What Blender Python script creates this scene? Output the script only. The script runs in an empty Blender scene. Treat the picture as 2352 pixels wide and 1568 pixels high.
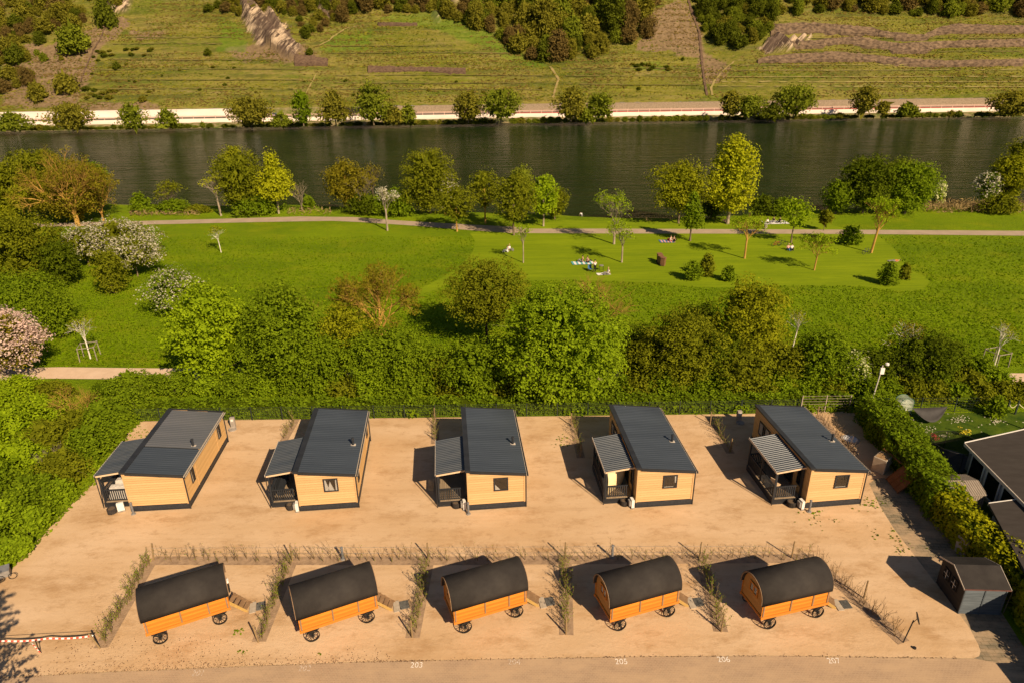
import bpy, math, random
import numpy as np
from mathutils import Vector, Matrix

C = bpy.context.scene.collection
S = bpy.context.scene
R = math.radians
rnd = random.Random(7)

# ------------------------------------------------------------------ camera
CAM_H, FOC, PITCH, ROLL = 32.0, 1578.36, R(23.7156), R(-0.78188)   # FOC in units where the picture is 2352 wide
cr, sr = math.cos(ROLL), math.sin(ROLL)
ct, st = math.cos(PITCH), math.sin(PITCH)
cam_d = bpy.data.cameras.new('camera'); cam = bpy.data.objects.new('camera', cam_d); C.objects.link(cam)
cam_d.sensor_width = 36.0; cam_d.lens = FOC / 2352 * 36.0; cam_d.clip_start = 0.5; cam_d.clip_end = 3000
right0, up0, fwd0 = Vector((1, 0, 0)), Vector((0, st, ct)), Vector((0, ct, -st))
cx = right0 * cr + up0 * sr; cy = up0 * cr - right0 * sr
cam.matrix_world = Matrix.Translation((0, 0, CAM_H)) @ Matrix((cx, cy, -fwd0)).transposed().to_4x4()
S.camera = cam

# ------------------------------------------------------------------ sky, sun, exposure
SUN_EL, SUN_AZ = R(35.0), R(147.0)
w = bpy.data.worlds.new("World"); S.world = w; w.use_nodes = True
nt = w.node_tree; nt.nodes.clear()
sky = nt.nodes.new('ShaderNodeTexSky'); sky.sky_type = 'NISHITA'; sky.sun_disc = False
sky.sun_elevation = SUN_EL; sky.sun_rotation = SUN_AZ; sky.air_density = 0.6; sky.dust_density = 0.4; sky.ozone_density = 0.5
bg = nt.nodes.new('ShaderNodeBackground'); bg.inputs[1].default_value = 0.05
wo = nt.nodes.new('ShaderNodeOutputWorld'); nt.links.new(sky.outputs[0], bg.inputs[0]); nt.links.new(bg.outputs[0], wo.inputs[0])
sd = bpy.data.lights.new('sun', 'SUN'); sd.energy = 5.0; sd.angle = R(0.5); sd.color = (1.0, 0.80, 0.56)
so = bpy.data.objects.new('sun', sd); C.objects.link(so)
sdir = Vector((-math.sin(SUN_AZ) * math.cos(SUN_EL), -math.cos(SUN_AZ) * math.cos(SUN_EL), -math.sin(SUN_EL)))
so.rotation_euler = sdir.to_track_quat('-Z', 'Y').to_euler(); so.location = (40, -60, 80)
S.view_settings.view_transform = 'Standard'; S.view_settings.look = 'None'
S.view_settings.exposure = 0.62; S.view_settings.gamma = 1.0
S.cycles.max_bounces = 6; S.cycles.diffuse_bounces = 2; S.cycles.glossy_bounces = 2
S.cycles.transmission_bounces = 4; S.cycles.transparent_max_bounces = 8
S.cycles.use_adaptive_sampling = True; S.cycles.adaptive_threshold = 0.02

# ------------------------------------------------------------------ measuring: a point of the photograph (2352 wide) to a place at height z
def P(U, V, z=0.0):
    U -= 1176; V -= 784
    u = cr * U + sr * V; v = -sr * U + cr * V
    a = u / FOC; b = -v / FOC
    d = (a, ct + b * st, -st + b * ct)
    t = (z - CAM_H) / d[2]
    return Vector((d[0] * t, d[1] * t, z))
def proj(p):
    x, y, z = p[..., 0], p[..., 1], p[..., 2] - CAM_H
    dep = y * ct - z * st; up = y * st + z * ct
    u = FOC * x / dep; v = -FOC * up / dep
    return 1176 + cr * u - sr * v, 784 + sr * u + cr * v
def ppm(p):       # picture units per metre at a place
    return FOC / (p.y * ct + (CAM_H - p.z) * st)
def z_at(U, V, y):  # height on the sight line at distance y
    p = P(U, V, 0.0) if True else None
    k = y / p.y
    return CAM_H + (p.z - CAM_H) * k
def ray_y(U, V, y):
    p = P(U, V, -50.0); k = y / p.y
    return Vector((p.x * k, y, CAM_H + (p.z - CAM_H) * k))

# ------------------------------------------------------------------ materials
def mix(nt, a, b, f):
    n = nt.nodes.new('ShaderNodeMix'); n.data_type = 'RGBA'
    for s, x in ((n.inputs[6], a), (n.inputs[7], b), (n.inputs[0], f)):
        if hasattr(x, 'links'): nt.links.new(x, s)
        else: s.default_value = (tuple(x) + (1,)) if isinstance(x, (tuple, list)) else x
    return n.outputs[2]
def noise(nt, scale, detail=4, stretch=(1, 1, 1), rough=0.6, rot=0.0):
    tc = nt.nodes.new('ShaderNodeTexCoord'); mp = nt.nodes.new('ShaderNodeMapping')
    mp.inputs['Scale'].default_value = stretch; mp.inputs['Rotation'].default_value = (0, 0, rot)
    n = nt.nodes.new('ShaderNodeTexNoise'); n.inputs['Scale'].default_value = scale
    n.inputs['Detail'].default_value = detail; n.inputs['Roughness'].default_value = rough
    nt.links.new(tc.outputs['Object'], mp.inputs[0]); nt.links.new(mp.outputs[0], n.inputs[0])
    return n.outputs[0]
def ramp(nt, x, lo, hi):
    n = nt.nodes.new('ShaderNodeMapRange'); n.clamp = True
    n.inputs[1].default_value = lo; n.inputs[2].default_value = hi
    nt.links.new(x, n.inputs[0]); return n.outputs[0]
def mul(nt, a, b, op='MULTIPLY'):
    n = nt.nodes.new('ShaderNodeMath'); n.operation = op
    for s, x in zip(n.inputs, (a, b)):
        if hasattr(x, 'links'): nt.links.new(x, s)
        else: s.default_value = x
    return n.outputs[0]
def bump(nt, h, strength, dist, bsdf):
    b = nt.nodes.new('ShaderNodeBump'); b.inputs['Strength'].default_value = strength; b.inputs['Distance'].default_value = dist
    nt.links.new(h, b.inputs['Height']); nt.links.new(b.outputs[0], bsdf.inputs['Normal'])
def base_mat(name, rough=0.8, spec=0.3, metal=0.0):
    m = bpy.data.materials.new(name); m.use_nodes = True; nt = m.node_tree
    b = nt.nodes['Principled BSDF']; b.inputs['Roughness'].default_value = rough
    b.inputs['Specular IOR Level'].default_value = spec; b.inputs['Metallic'].default_value = metal
    return m, nt, b
def surf(name, c1, c2, scale=4, rough=0.8, spec=0.3, stretch=(1, 1, 1), bmp=0.0, bscale=None, lo=.35, hi=.65, metal=0.0, island=0.0):
    m, nt, b = base_mat(name, rough, spec, metal)
    col = mix(nt, c1, c2, ramp(nt, noise(nt, scale, 5, stretch), lo, hi))
    if island:
        g = nt.nodes.new('ShaderNodeNewGeometry')
        col = mix(nt, col, tuple(x * (1 - island) for x in c1), g.outputs['Random Per Island'])
    nt.links.new(col, b.inputs['Base Color'])
    if bmp: bump(nt, noise(nt, bscale or scale * 4, 4, stretch), bmp, 0.05, b)
    return m
def leafmat(name, dark, light, tr=0.42, third=None, tf=0.0):
    if not any(k in name for k in ('blossom', 'petal', 'dry', 'far')): kr = 1.38 if 'bronze' in name else 1.2 if 'gold' in name else 1.4 if any(k in name for k in ('leaf_yellow', 'lime', 'hedge_yellow')) else 1.5 if 'olive' in name else 1.75; dark, light = [(c[0] * kr, c[1] * 1.50, c[2] * .8) for c in (dark, light)]
    dark = tuple(a * .68 + b * .32 for a, b in zip(dark, light))
    m = bpy.data.materials.new(name); m.use_nodes = True; nt = m.node_tree; nt.nodes.clear()
    g = nt.nodes.new('ShaderNodeNewGeometry')
    at = nt.nodes.new('ShaderNodeAttribute'); at.attribute_name = 'clump'
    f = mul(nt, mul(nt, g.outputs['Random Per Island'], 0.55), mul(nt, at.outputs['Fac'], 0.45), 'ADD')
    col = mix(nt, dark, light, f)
    if third:
        n = nt.nodes.new('ShaderNodeMath'); n.operation = 'FRACT'
        nt.links.new(mul(nt, g.outputs['Random Per Island'], 37.3), n.inputs[0])
        col = mix(nt, col, third, mul(nt, n.outputs[0], tf, 'LESS_THAN'))
    d = nt.nodes.new('ShaderNodeBsdfDiffuse'); t = nt.nodes.new('ShaderNodeBsdfTranslucent')
    nt.links.new(col, d.inputs[0]); nt.links.new(col, t.inputs[0])
    mx = nt.nodes.new('ShaderNodeMixShader'); mx.inputs[0].default_value = tr
    nt.links.new(d.outputs[0], mx.inputs[1]); nt.links.new(t.outputs[0], mx.inputs[2])
    o = nt.nodes.new('ShaderNodeOutputMaterial'); nt.links.new(mx.outputs[0], o.inputs[0])
    return m

LM = {
 'lime':   leafmat('leaf_lime', (.075, .115, .006), (.25, .30, .016)),
 'maple':  leafmat('leaf_maple', (.05, .10, .007), (.165, .255, .016)),
 'green':  leafmat('leaf_green', (.035, .075, .006), (.13, .20, .014)),
 'olive':  leafmat('leaf_olive', (.05, .065, .006), (.16, .165, .016)),
 'dark':   leafmat('leaf_dark', (.018, .036, .004), (.075, .11, .01)),
 'bronze': leafmat('leaf_bronze', (.075, .062, .008), (.20, .155, .020)),
 'yellow': leafmat('leaf_yellow', (.13, .15, .008), (.36, .33, .02)),
 'gold':   leafmat('leaf_gold', (.10, .09, .006), (.27, .22, .016)),
 'fargreen': leafmat('leaf_far_green', (.075, .10, .008), (.27, .30, .022)),
 'farolive': leafmat('leaf_far_olive', (.085, .09, .010), (.31, .275, .028)),
 'fardark': leafmat('leaf_far_dark', (.035, .05, .006), (.17, .19, .014)),
 'farbrown': leafmat('leaf_far_brown', (.10, .07, .018), (.24, .165, .045)),
 'hedge':  leafmat('leaf_hedge', (.03, .07, .006), (.12, .19, .014)),
 'hedgey': leafmat('leaf_hedge_yellow', (.09, .10, .006), (.30, .27, .014)),
 'grassblade': leafmat('leaf_blade', (.045, .09, .003), (.11, .19, .006)),
 'dry':    leafmat('leaf_dry', (.22, .15, .06), (.42, .30, .13)),
 'white':  leafmat('blossom_white', (.36, .33, .22), (.70, .63, .47)),
 'pink':   leafmat('blossom_pink', (.42, .26, .20), (.80, .60, .50)),
 'cream':  leafmat('blossom_cream', (.42, .42, .18), (.75, .72, .38)),
}
BARK = surf('bark_brown', (.10, .07, .04), (.19, .14, .085), 3, .95, .1, (1, 1, .2))
BARKO = surf('bark_orange', (.30, .165, .035), (.46, .27, .065), 3, .95, .1, (1, 1, .3))
BARKG = surf('bark_grey', (.22, .17, .11), (.36, .29, .20), 3, .95, .1, (1, 1, .3))
BARKW = surf('bark_white', (.55, .48, .38), (.75, .68, .56), 5, .9, .1, (1, 1, .4))
BARKD = surf('bark_dark', (.035, .028, .018), (.07, .055, .035), 3, .95, .1, (1, 1, .3))

# ------------------------------------------------------------------ objects
def tag(o, label=None, cat=None, group=None, kind=None):
    if label: o['label'] = label
    if cat: o['category'] = cat
    if group: o['group'] = group
    if kind: o['kind'] = kind
    return o
def empty(name, loc, rz=0.0, label=None, cat=None, group=None):
    o = bpy.data.objects.new(name, None); C.objects.link(o); o.location = loc; o.rotation_euler = (0, 0, rz)
    o.empty_display_size = 0.3
    return tag(o, label, cat, group)
def npmesh(name, V, F, mats, parent=None, attr=None, midx=None, smooth=False, loc=None):
    V = np.asarray(V, np.float32); F = np.asarray(F, np.int32)
    me = bpy.data.meshes.new(name); me.vertices.add(len(V)); me.vertices.foreach_set('co', V.ravel())
    k = F.shape[1]; me.loops.add(F.size); me.loops.foreach_set('vertex_index', F.ravel())
    me.polygons.add(len(F)); me.polygons.foreach_set('loop_start', np.arange(0, F.size, k, dtype=np.int32))
    me.polygons.foreach_set('loop_total', np.full(len(F), k, np.int32))
    if not isinstance(mats, (list, tuple)): mats = [mats]
    for m in mats: me.materials.append(m)
    if midx is not None: me.polygons.foreach_set('material_index', np.asarray(midx, np.int32))
    if smooth: me.polygons.foreach_set('use_smooth', np.ones(len(F), bool))
    me.update(calc_edges=True)
    if attr is not None:
        a = me.attributes.new('clump', 'FLOAT', 'FACE'); a.data.foreach_set('value', np.asarray(attr, np.float32))
    o = bpy.data.objects.new(name, me); C.objects.link(o)
    if parent: o.parent = parent
    if loc is not None: o.location = loc
    return o
class MB:
    def __init__(s): s.V = []; s.F = []; s.M = []; s.mats = []
    def _m(s, m):
        if m is None: return 0
        if m not in s.mats: s.mats.append(m)
        return s.mats.index(m)
    def add(s, V, F, m=None):
        b = len(s.V); s.V += [tuple(v) for v in V]; s.F += [tuple(b + i for i in f) for f in F]; s.M += [s._m(m)] * len(F); return s
    def box(s, x0, x1, y0, y1, z0, z1, m=None, M=None):
        V = [(x, y, z) for z in (z0, z1) for y in (y0, y1) for x in (x0, x1)]
        if M is not None: V = [M @ Vector(v) for v in V]
        return s.add(V, [(0, 2, 3, 1), (4, 5, 7, 6), (0, 1, 5, 4), (2, 6, 7, 3), (0, 4, 6, 2), (1, 3, 7, 5)], m)
    def tube(s, p0, p1, r0, r1=None, n=6, m=None, caps=True):
        p0, p1 = Vector(p0), Vector(p1); r1 = r0 if r1 is None else r1
        d = (p1 - p0).normalized(); a = d.orthogonal().normalized(); b = d.cross(a)
        V = []
        for p, r in ((p0, r0), (p1, r1)):
            for i in range(n):
                t = 2 * math.pi * i / n; V.append(p + a * math.cos(t) * r + b * math.sin(t) * r)
        F = [(i, (i + 1) % n, n + (i + 1) % n, n + i) for i in range(n)]
        if caps: F += [tuple(range(n - 1, -1, -1)), tuple(range(n, 2 * n))]
        return s.add(V, F, m)
    def path(s, pts, r, n=6, m=None):
        for a, b in zip(pts[:-1], pts[1:]): s.tube(a, b, r, r, n, m)
        return s
    def lathe(s, prof, n=12, m=None, c=(0, 0, 0)):
        V = [(c[0] + r * math.cos(2 * math.pi * i / n), c[1] + r * math.sin(2 * math.pi * i / n), c[2] + z) for r, z in prof for i in range(n)]
        F = [(k * n + i, k * n + (i + 1) % n, (k + 1) * n + (i + 1) % n, (k + 1) * n + i) for k in range(len(prof) - 1) for i in range(n)]
        F += [tuple(range(n - 1, -1, -1)), tuple(range((len(prof) - 1) * n, len(prof) * n))]
        return s.add(V, F, m)
    def prism(s, poly, axis_vec, m=None):   # poly: 3D ring, extruded by a vector
        n = len(poly); a = Vector(axis_vec)
        V = [Vector(p) for p in poly] + [Vector(p) + a for p in poly]
        F = [tuple(range(n - 1, -1, -1)), tuple(range(n, 2 * n))] + [(i, (i + 1) % n, n + (i + 1) % n, n + i) for i in range(n)]
        return s.add(V, F, m)
    def groups(s):
        n = len(s.V); par = list(range(n))
        def fd(a):
            while par[a] != a: par[a] = par[par[a]]; a = par[a]
            return a
        for f in s.F:
            for q in f[1:]:
                a, b = fd(f[0]), fd(q)
                if a != b: par[a] = b
        isl = {}
        for i in range(n): isl.setdefault(fd(i), []).append(i)
        if len(isl) < 2 or len(isl) > 90: return None
        ks = list(isl); bb = [(np.min([s.V[i] for i in isl[k]], 0), np.max([s.V[i] for i in isl[k]], 0)) for k in ks]
        sz = [float((h - l).max()) for l, h in bb]; gp = list(range(len(ks)))
        def fg(a):
            while gp[a] != a: a = gp[a]
            return a
        for i in range(len(ks)):
            for j in range(i):
                g = np.maximum(0, np.maximum(bb[i][0] - bb[j][1], bb[j][0] - bb[i][1]))
                if math.sqrt(float((g ** 2).sum())) <= max(.02, .5 * max(sz[i], sz[j])): gp[fg(i)] = fg(j)
        out = {}
        for i, k in enumerate(ks): out.setdefault(fg(i), set()).add(k)
        if len(out) < 2: return None
        res = []
        for st_ in out.values():
            m = MB(); m.mats = list(s.mats); mp = {}
            for f, mi in zip(s.F, s.M):
                if fd(f[0]) in st_:
                    nf = []
                    for q in f:
                        if q not in mp: mp[q] = len(m.V); m.V.append(s.V[q])
                        nf.append(mp[q])
                    m.F.append(tuple(nf)); m.M.append(mi)
            res.append(m)
        return res
    def build(s, name, mat=None, parent=None, smooth=False, loc=None, bevel=0, split=True):
        if split and parent is not None and len(s.V) < 4000:
            gs = s.groups()
            if gs:
                os_ = [g.build(name, mat, parent, smooth, loc, bevel, False) for g in gs]
                return os_[0]
        me = bpy.data.meshes.new(name); me.from_pydata([tuple(v) for v in s.V], [], s.F)
        ms = s.mats if s.mats else [mat]
        for m in ms: me.materials.append(m)
        if s.mats: me.polygons.foreach_set('material_index', s.M)
        if smooth: me.polygons.foreach_set('use_smooth', [True] * len(s.F))
        me.update()
        o = bpy.data.objects.new(name, me); C.objects.link(o)
        if parent: o.parent = parent
        if loc is not None: o.location = loc
        if bevel:
            b = o.modifiers.new('b', 'BEVEL'); b.width = bevel; b.segments = 2; b.limit_method = 'ANGLE'
        return o
def sheet(name, poly, z, mat, kind='structure', thick=0.0):   # flat ground polygon
    import mathutils.geometry as mg
    pts = [Vector((p[0], p[1], z)) for p in poly]
    tri = mg.tessellate_polygon([pts])
    me = bpy.data.meshes.new(name); me.from_pydata([tuple(p) for p in pts], [], [tuple(t) for t in tri]); me.materials.append(mat); me.update()
    if len(me.polygons) and me.polygons[0].normal.z < 0: me.flip_normals()
    o = bpy.data.objects.new(name, me); C.objects.link(o)
    if kind: o['kind'] = kind
    return o
def copy_tree(o, parent=None):
    c = o.copy(); C.objects.link(c)
    if parent: c.parent = parent
    for ch in list(o.children): copy_tree(ch, c)
    return c

# ------------------------------------------------------------------ foliage
def leaves(rng, cen, rad, per, size, up=0.5, flat=1.0):
    """leaf quads round clump centres; returns V, F, clump value"""
    n = len(cen); tot = n * per
    ci = np.repeat(np.arange(n), per)
    d = rng.normal(size=(tot, 3)); d /= np.linalg.norm(d, axis=1)[:, None]
    d[:, 2] = np.where(d[:, 2] < -0.35, -d[:, 2], d[:, 2])
    rr = rad[ci] * (0.55 + 0.5 * rng.random(tot) ** 0.5)
    pos = cen[ci] + d * rr[:, None] * np.array([1, 1, flat])
    nn = d + np.array([0, 0, up]) + rng.normal(size=(tot, 3)) * 0.45; nn /= np.linalg.norm(nn, axis=1)[:, None]
    return quads(rng, pos, nn, size), ci
def quads(rng, pos, nn, size, aspect=0.75):
    tot = len(pos)
    t = rng.normal(size=(tot, 3)); a = np.cross(nn, t); a /= np.linalg.norm(a, axis=1)[:, None] + 1e-9
    b = np.cross(nn, a); s = size * (0.6 + 0.8 * rng.random(tot))[:, None] * 0.5
    V = np.stack([pos - a * s, pos - b * s * aspect, pos + a * s, pos + b * s * aspect], 1).reshape(-1, 3)
    return V
def prof(shape, t):
    if shape == 'round': return np.sqrt(np.clip(1 - (2 * t - 1) ** 2, 0, 1))
    if shape == 'dome': return np.sqrt(np.clip(1 - t ** 2.2, 0, 1)) * np.clip(.75 + t * 2, 0, 1)
    if shape == 'cone': return np.clip((1 - t) * 1.15, 0, 1) ** .8 * np.clip(t * 6 + .4, 0, 1)
    if shape == 'column': return np.clip(t * 4 + .25, 0, 1) ** .7 * np.sqrt(np.clip(1 - t ** 3.2, 0, 1))
    if shape == 'egg': return np.sqrt(np.clip(1 - (1.9 * t ** .8 - 0.95) ** 2, 0, 1))
    return np.ones_like(t)
def make_crown(rng, rx, ry, z0, z1, leaf, dens, shape, clump=0.28, fill=True):
    h = z1 - z0; rm = (rx + ry) / 2
    rc = clump * min(rm, h * .7)
    area = math.pi * (rx + ry) * h * .8 + math.pi * rx * ry
    tot = int(dens * area / (leaf * leaf * .5)); tot = max(60, min(tot, 36000))
    ncl = int(max(9, min(420, 2.4 * area / (rc * rc * 3.1)))); per = max(5, tot // ncl)
    t = rng.random(ncl * 4); keep = rng.random(ncl * 4) < prof(shape, t) + .12; t = t[keep][:ncl]; n = len(t)
    th = rng.random(n) * 2 * math.pi
    r = np.sqrt(rng.random(n) * .62 + .38) * prof(shape, t)
    ph = rng.random(4) * 6.28
    irr = 1 + .13 * np.sin(2 * th + ph[0] + 3 * t) + .10 * np.sin(3 * th + ph[1] - 4 * t) + .07 * np.sin(5 * th + ph[2])
    r *= irr * (1 - .55 * rc / rm)
    zz = z0 + rc * .4 + (h - rc * 1.1) * t
    cen = np.stack([rx * r * np.cos(th), ry * r * np.sin(th), zz + rng.normal(size=n) * rc * .25], 1)
    rad = rc * (.5 + 1.0 * rng.random(n) ** 1.3)
    V, ci = leaves(rng, cen, rad, per, leaf)
    cv = rng.random(n)[ci]
    if fill:   # inner leaves, bigger, so that the sky does not show through everywhere
        k = max(20, tot // 14); t = rng.random(k); th = rng.random(k) * 6.28; r = np.sqrt(rng.random(k)) * prof(shape, t) * .62
        pos = np.stack([rx * r * np.cos(th), ry * r * np.sin(th), z0 + h * (.08 + .8 * t)], 1)
        V2 = quads(rng, pos, rng.normal(size=(k, 3)), leaf * 2.6, 1.0)
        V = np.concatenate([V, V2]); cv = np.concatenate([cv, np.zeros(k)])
    return V, np.arange(len(V)).reshape(-1, 4), cv, cen
def limb_mb(rng, h, r0, cen, nl, lean=(0, 0), forks=1):
    mb = MB(); top = Vector((lean[0] * .8, lean[1] * .8, h))
    pts = [Vector((lean[0] * .8 * (k / 5) ** 1.5 + (rng.random() - .5) * h * .02 * (k > 0), lean[1] * .8 * (k / 5) ** 1.5, h * k / 5)) for k in range(6)]
    for k in range(5): mb.tube(pts[k], pts[k + 1], r0 * (1.25 if k == 0 else 1 - .15 * k), r0 * (1 - .15 * (k + 1)), 7, caps=False)
    idx = rng.permutation(len(cen))[:nl]
    for i in idx:
        c = Vector(cen[i]); k = 2 + int(rng.random() * 3.5) if c.z > h * .6 else 2
        k = min(k, 5); s = pts[k]; m = s.lerp(c, .5) + Vector((0, 0, (c - s).length * .08))
        ra = r0 * (.42 - .04 * k)
        mb.tube(s, m, ra, ra * .6, 5, caps=False); mb.tube(m, c, ra * .6, ra * .15, 4, caps=False)
        if forks:
            e = c + Vector(rng.normal(size=3) * (c - s).length * .22); mb.tube(m, e, ra * .4, ra * .12, 3, caps=False)
    return mb
def twigs(rng, mb, p, d, ln, ra, depth, spread=.55, up=.12, kids=3, tips=None, n=3):
    e = p + d * ln
    mb.tube(p, e, ra, ra * .66, 5 if depth > 3 else n, caps=False)
    if depth == 0:
        if tips is not None: tips.append(tuple(e))
        return
    for k in range(kids if rng.random() > .25 else kids - 1):
        nd = (d + Vector(rng.normal(size=3)) * spread + Vector((0, 0, up))).normalized()
        twigs(rng, mb, e if k else p.lerp(e, .65), nd, ln * (.66 + .22 * rng.random()), ra * .62, depth - 1, spread, up, kids, tips, n)

NSEED = [11]
def tree(name, uv, vtop, wpx, kind, label, cat='tree', shape='round', cb=.18, dens=1.0, leafpx=3.8, bark=None, group=None, mode='leaf',
         bloom=None, bloomf=.5, lean=0.0, z=0.0, single=False, clump=.24, leafmin=.20, depthk=1.0, trunk_r=.017):
    """tree whose foot stands at picture point uv, whose top shows at vtop, wpx wide"""
    NSEED[0] += 1; rng = np.random.default_rng(NSEED[0])
    if cb <= .12 and not lean and mode == 'leaf':      # foot hidden: uv gives the middle of the crown, tall things lean out of the picture
        kk = (uv[1] - vtop) / 2 / (4375 - uv[1]); uv = ((uv[0] + 1176 * kk) / (1 + kk), uv[1])
    b = P(uv[0], uv[1], z); s = ppm(b)
    rx = wpx / s / 2 * (1.07 if mode == 'leaf' else 1.15)
    top = ray_y(uv[0], vtop, b.y + (rx * .15)); h = max(.6, top.z - z)
    leaf = max(leafmin, leafpx / s)
    ry = min(rx * depthk, max(rx * .6, h * .9)) if wpx / s > h else rx * depthk
    root = empty(name, b, 0, label, cat, group)
    bark = bark or BARK
    z0 = h * cb
    if mode == 'leaf':
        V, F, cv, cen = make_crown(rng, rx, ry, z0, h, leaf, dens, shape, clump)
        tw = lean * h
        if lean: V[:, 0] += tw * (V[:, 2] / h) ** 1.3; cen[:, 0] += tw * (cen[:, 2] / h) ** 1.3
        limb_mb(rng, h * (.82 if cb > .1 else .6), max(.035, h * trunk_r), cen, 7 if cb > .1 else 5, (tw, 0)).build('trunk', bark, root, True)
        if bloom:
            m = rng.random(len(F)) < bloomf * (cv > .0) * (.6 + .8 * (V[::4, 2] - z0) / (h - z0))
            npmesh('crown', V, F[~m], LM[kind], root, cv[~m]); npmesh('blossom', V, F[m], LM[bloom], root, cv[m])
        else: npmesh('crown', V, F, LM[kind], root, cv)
    else:      # bare or thinly leaved: the branches carry the look
        mb = MB(); tips = []
        tr = max(.04, h * trunk_r)
        zt = h * cb + h * .08
        mb.tube((0, 0, 0), (lean * zt, 0, zt), tr * 1.3, tr, 7, caps=False)
        o = Vector((lean * zt, 0, zt)); L = (h - zt)
        nb = 6 if wpx > 90 else 5
        for k in range(nb):
            a = 6.28 * k / nb + rng.random(); sp = rx / max(L, .1) * (.55 + .5 * rng.random())
            if k == 0: sp *= .2
            d = Vector((math.cos(a) * sp, math.sin(a) * sp, 1)).normalized()
            twigs(rng, mb, o - Vector((0, 0, zt * .25 * rng.random())), d, L * .31, tr * .55, 5 if wpx > 125 else 4 if wpx > 55 else 3, .42, .10, 3, tips)
        mb.build('trunk', bark, root)
        if mode == 'thin':
            t = np.array(tips); k = max(1, int(dens * 3))
            sc = (h - z0) / max(.1, t[:, 2].max() - z0) if len(t) else 1
            V, ci = leaves(rng, t, np.full(len(t), leaf * 1.6), k + 2, leaf * .8)
            cv = rng.random(len(t))[ci]; F = np.arange(len(V)).reshape(-1, 4)
            if bloom:
                m = rng.random(len(F)) < bloomf
                npmesh('crown', V, F[~m], LM[kind], root, cv[~m]); npmesh('blossom', V, F[m], LM[bloom], root, cv[m])
            else: npmesh('crown', V, F, LM[kind], root, cv)
    return root
def shrub(uv, vtop, wpx, kind, label, group=None, z=0.0, **k):
    k.setdefault('shape', 'dome'); k.setdefault('cb', .0); k.setdefault('trunk_r', .03)
    return tree('shrub', uv, vtop, wpx, kind, label, 'shrub', group=group, z=z, **k)
def hedge(name, line, width, height, kinds, label, cat='hedge', leaf=.22, dens=2.0, z=0, lump=.15, core=None, seed=5):
    """clipped or rambling hedge along a ground polyline; a leafy skin round a leafy core"""
    rng = np.random.default_rng(seed); pts = [Vector((p[0], p[1], 0)) for p in line]
    root = empty(name, (pts[0].x, pts[0].y, z), 0, label, cat)
    Vs = []; cvs = []; o = pts[0]
    for i, (a, b) in enumerate(zip(pts[:-1], pts[1:])):
        L = (b - a).length; d = (b - a) / L; nrm = Vector((-d.y, d.x, 0))
        w = width if not hasattr(width, '__len__') else width[i]; h = height if not hasattr(height, '__len__') else height[i]
        n = int(dens * L * (w + 2 * h) / (leaf * leaf * .5))
        t = rng.random(n) * (L + w * .3) - w * .15; q = rng.random(n) * (w + 2 * h) - h
        off = np.where(q < 0, -w / 2, np.where(q > w, w / 2, q - w / 2)); zz = np.where(q < 0, h + q, np.where(q > w, h - (q - w), h))
        nx = np.where(q < 0, -1.0, np.where(q > w, 1.0, 0.0)); nz = np.where((q >= 0) & (q <= w), 1.0, .25)
        px = a.x - o.x + d.x * t + nrm.x * off; py = a.y - o.y + d.y * t + nrm.y * off
        lumpv = lump * (np.sin(px * 1.7 + py * .9) + np.sin(px * .8 - py * 1.9 + 2) + np.sin(px * 3.1 + 1.3 * py)) * .6 + rng.normal(size=n) * lump * .6
        rn = np.clip(zz / h, .3, 1)
        pos = np.stack([px + nrm.x * nx * lumpv, py + nrm.y * nx * lumpv, zz + lumpv * (nz > .5) - .0], 1)
        # round the shoulders
        edge = np.clip((np.abs(off) / (w / 2) - .6) / .4, 0, 1) * (zz / h) ** 4; pos[:, 2] -= edge * h * .12
        nn = np.stack([nrm.x * nx, nrm.y * nx, nz + .3], 1) + rng.normal(size=(n, 3)) * .5
        nn /= np.linalg.norm(nn, axis=1)[:, None]
        Vs.append(quads(rng, pos, nn, leaf)); cvs.append(.5 + .5 * np.sin(px * 2.3 + 1.1 * py) * np.sin(zz * 3 + px))
    V = np.concatenate(Vs); cv = np.concatenate(cvs)
    npmesh('foliage', V, np.arange(len(V)).reshape(-1, 4), LM[kinds], root, cv)
    mb = MB()
    for i, (a, b) in enumerate(zip(pts[:-1], pts[1:])):
        L = (b - a).length; d = (b - a) / L; nrm = Vector((-d.y, d.x, 0))
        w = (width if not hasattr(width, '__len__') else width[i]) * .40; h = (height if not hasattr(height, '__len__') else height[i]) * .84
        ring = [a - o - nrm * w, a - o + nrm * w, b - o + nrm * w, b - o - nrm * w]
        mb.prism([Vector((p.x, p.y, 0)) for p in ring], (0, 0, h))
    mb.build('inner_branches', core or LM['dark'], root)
    return root

# ------------------------------------------------------------------ the lie of the land
def npn(seed):   # smooth 2D value noise
    g = np.random.default_rng(seed).random((64, 64))
    def f(x, y):
        xi = np.floor(x).astype(int); yi = np.floor(y).astype(int); fx = x - xi; fy = y - yi
        fx = fx * fx * (3 - 2 * fx); fy = fy * fy * (3 - 2 * fy)
        a = g[xi % 64, yi % 64]; b = g[(xi + 1) % 64, yi % 64]; c = g[xi % 64, (yi + 1) % 64]; d = g[(xi + 1) % 64, (yi + 1) % 64]
        return (a * (1 - fx) + b * fx) * (1 - fy) + (c * (1 - fx) + d * fx) * fy
    return f
N1, N2, N3 = npn(1), npn(2), npn(3)
def D(a, x, y, v0):      # close-up coordinates to picture coordinates
    return (a * 588 + x / 4, v0 + y / 4)

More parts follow.
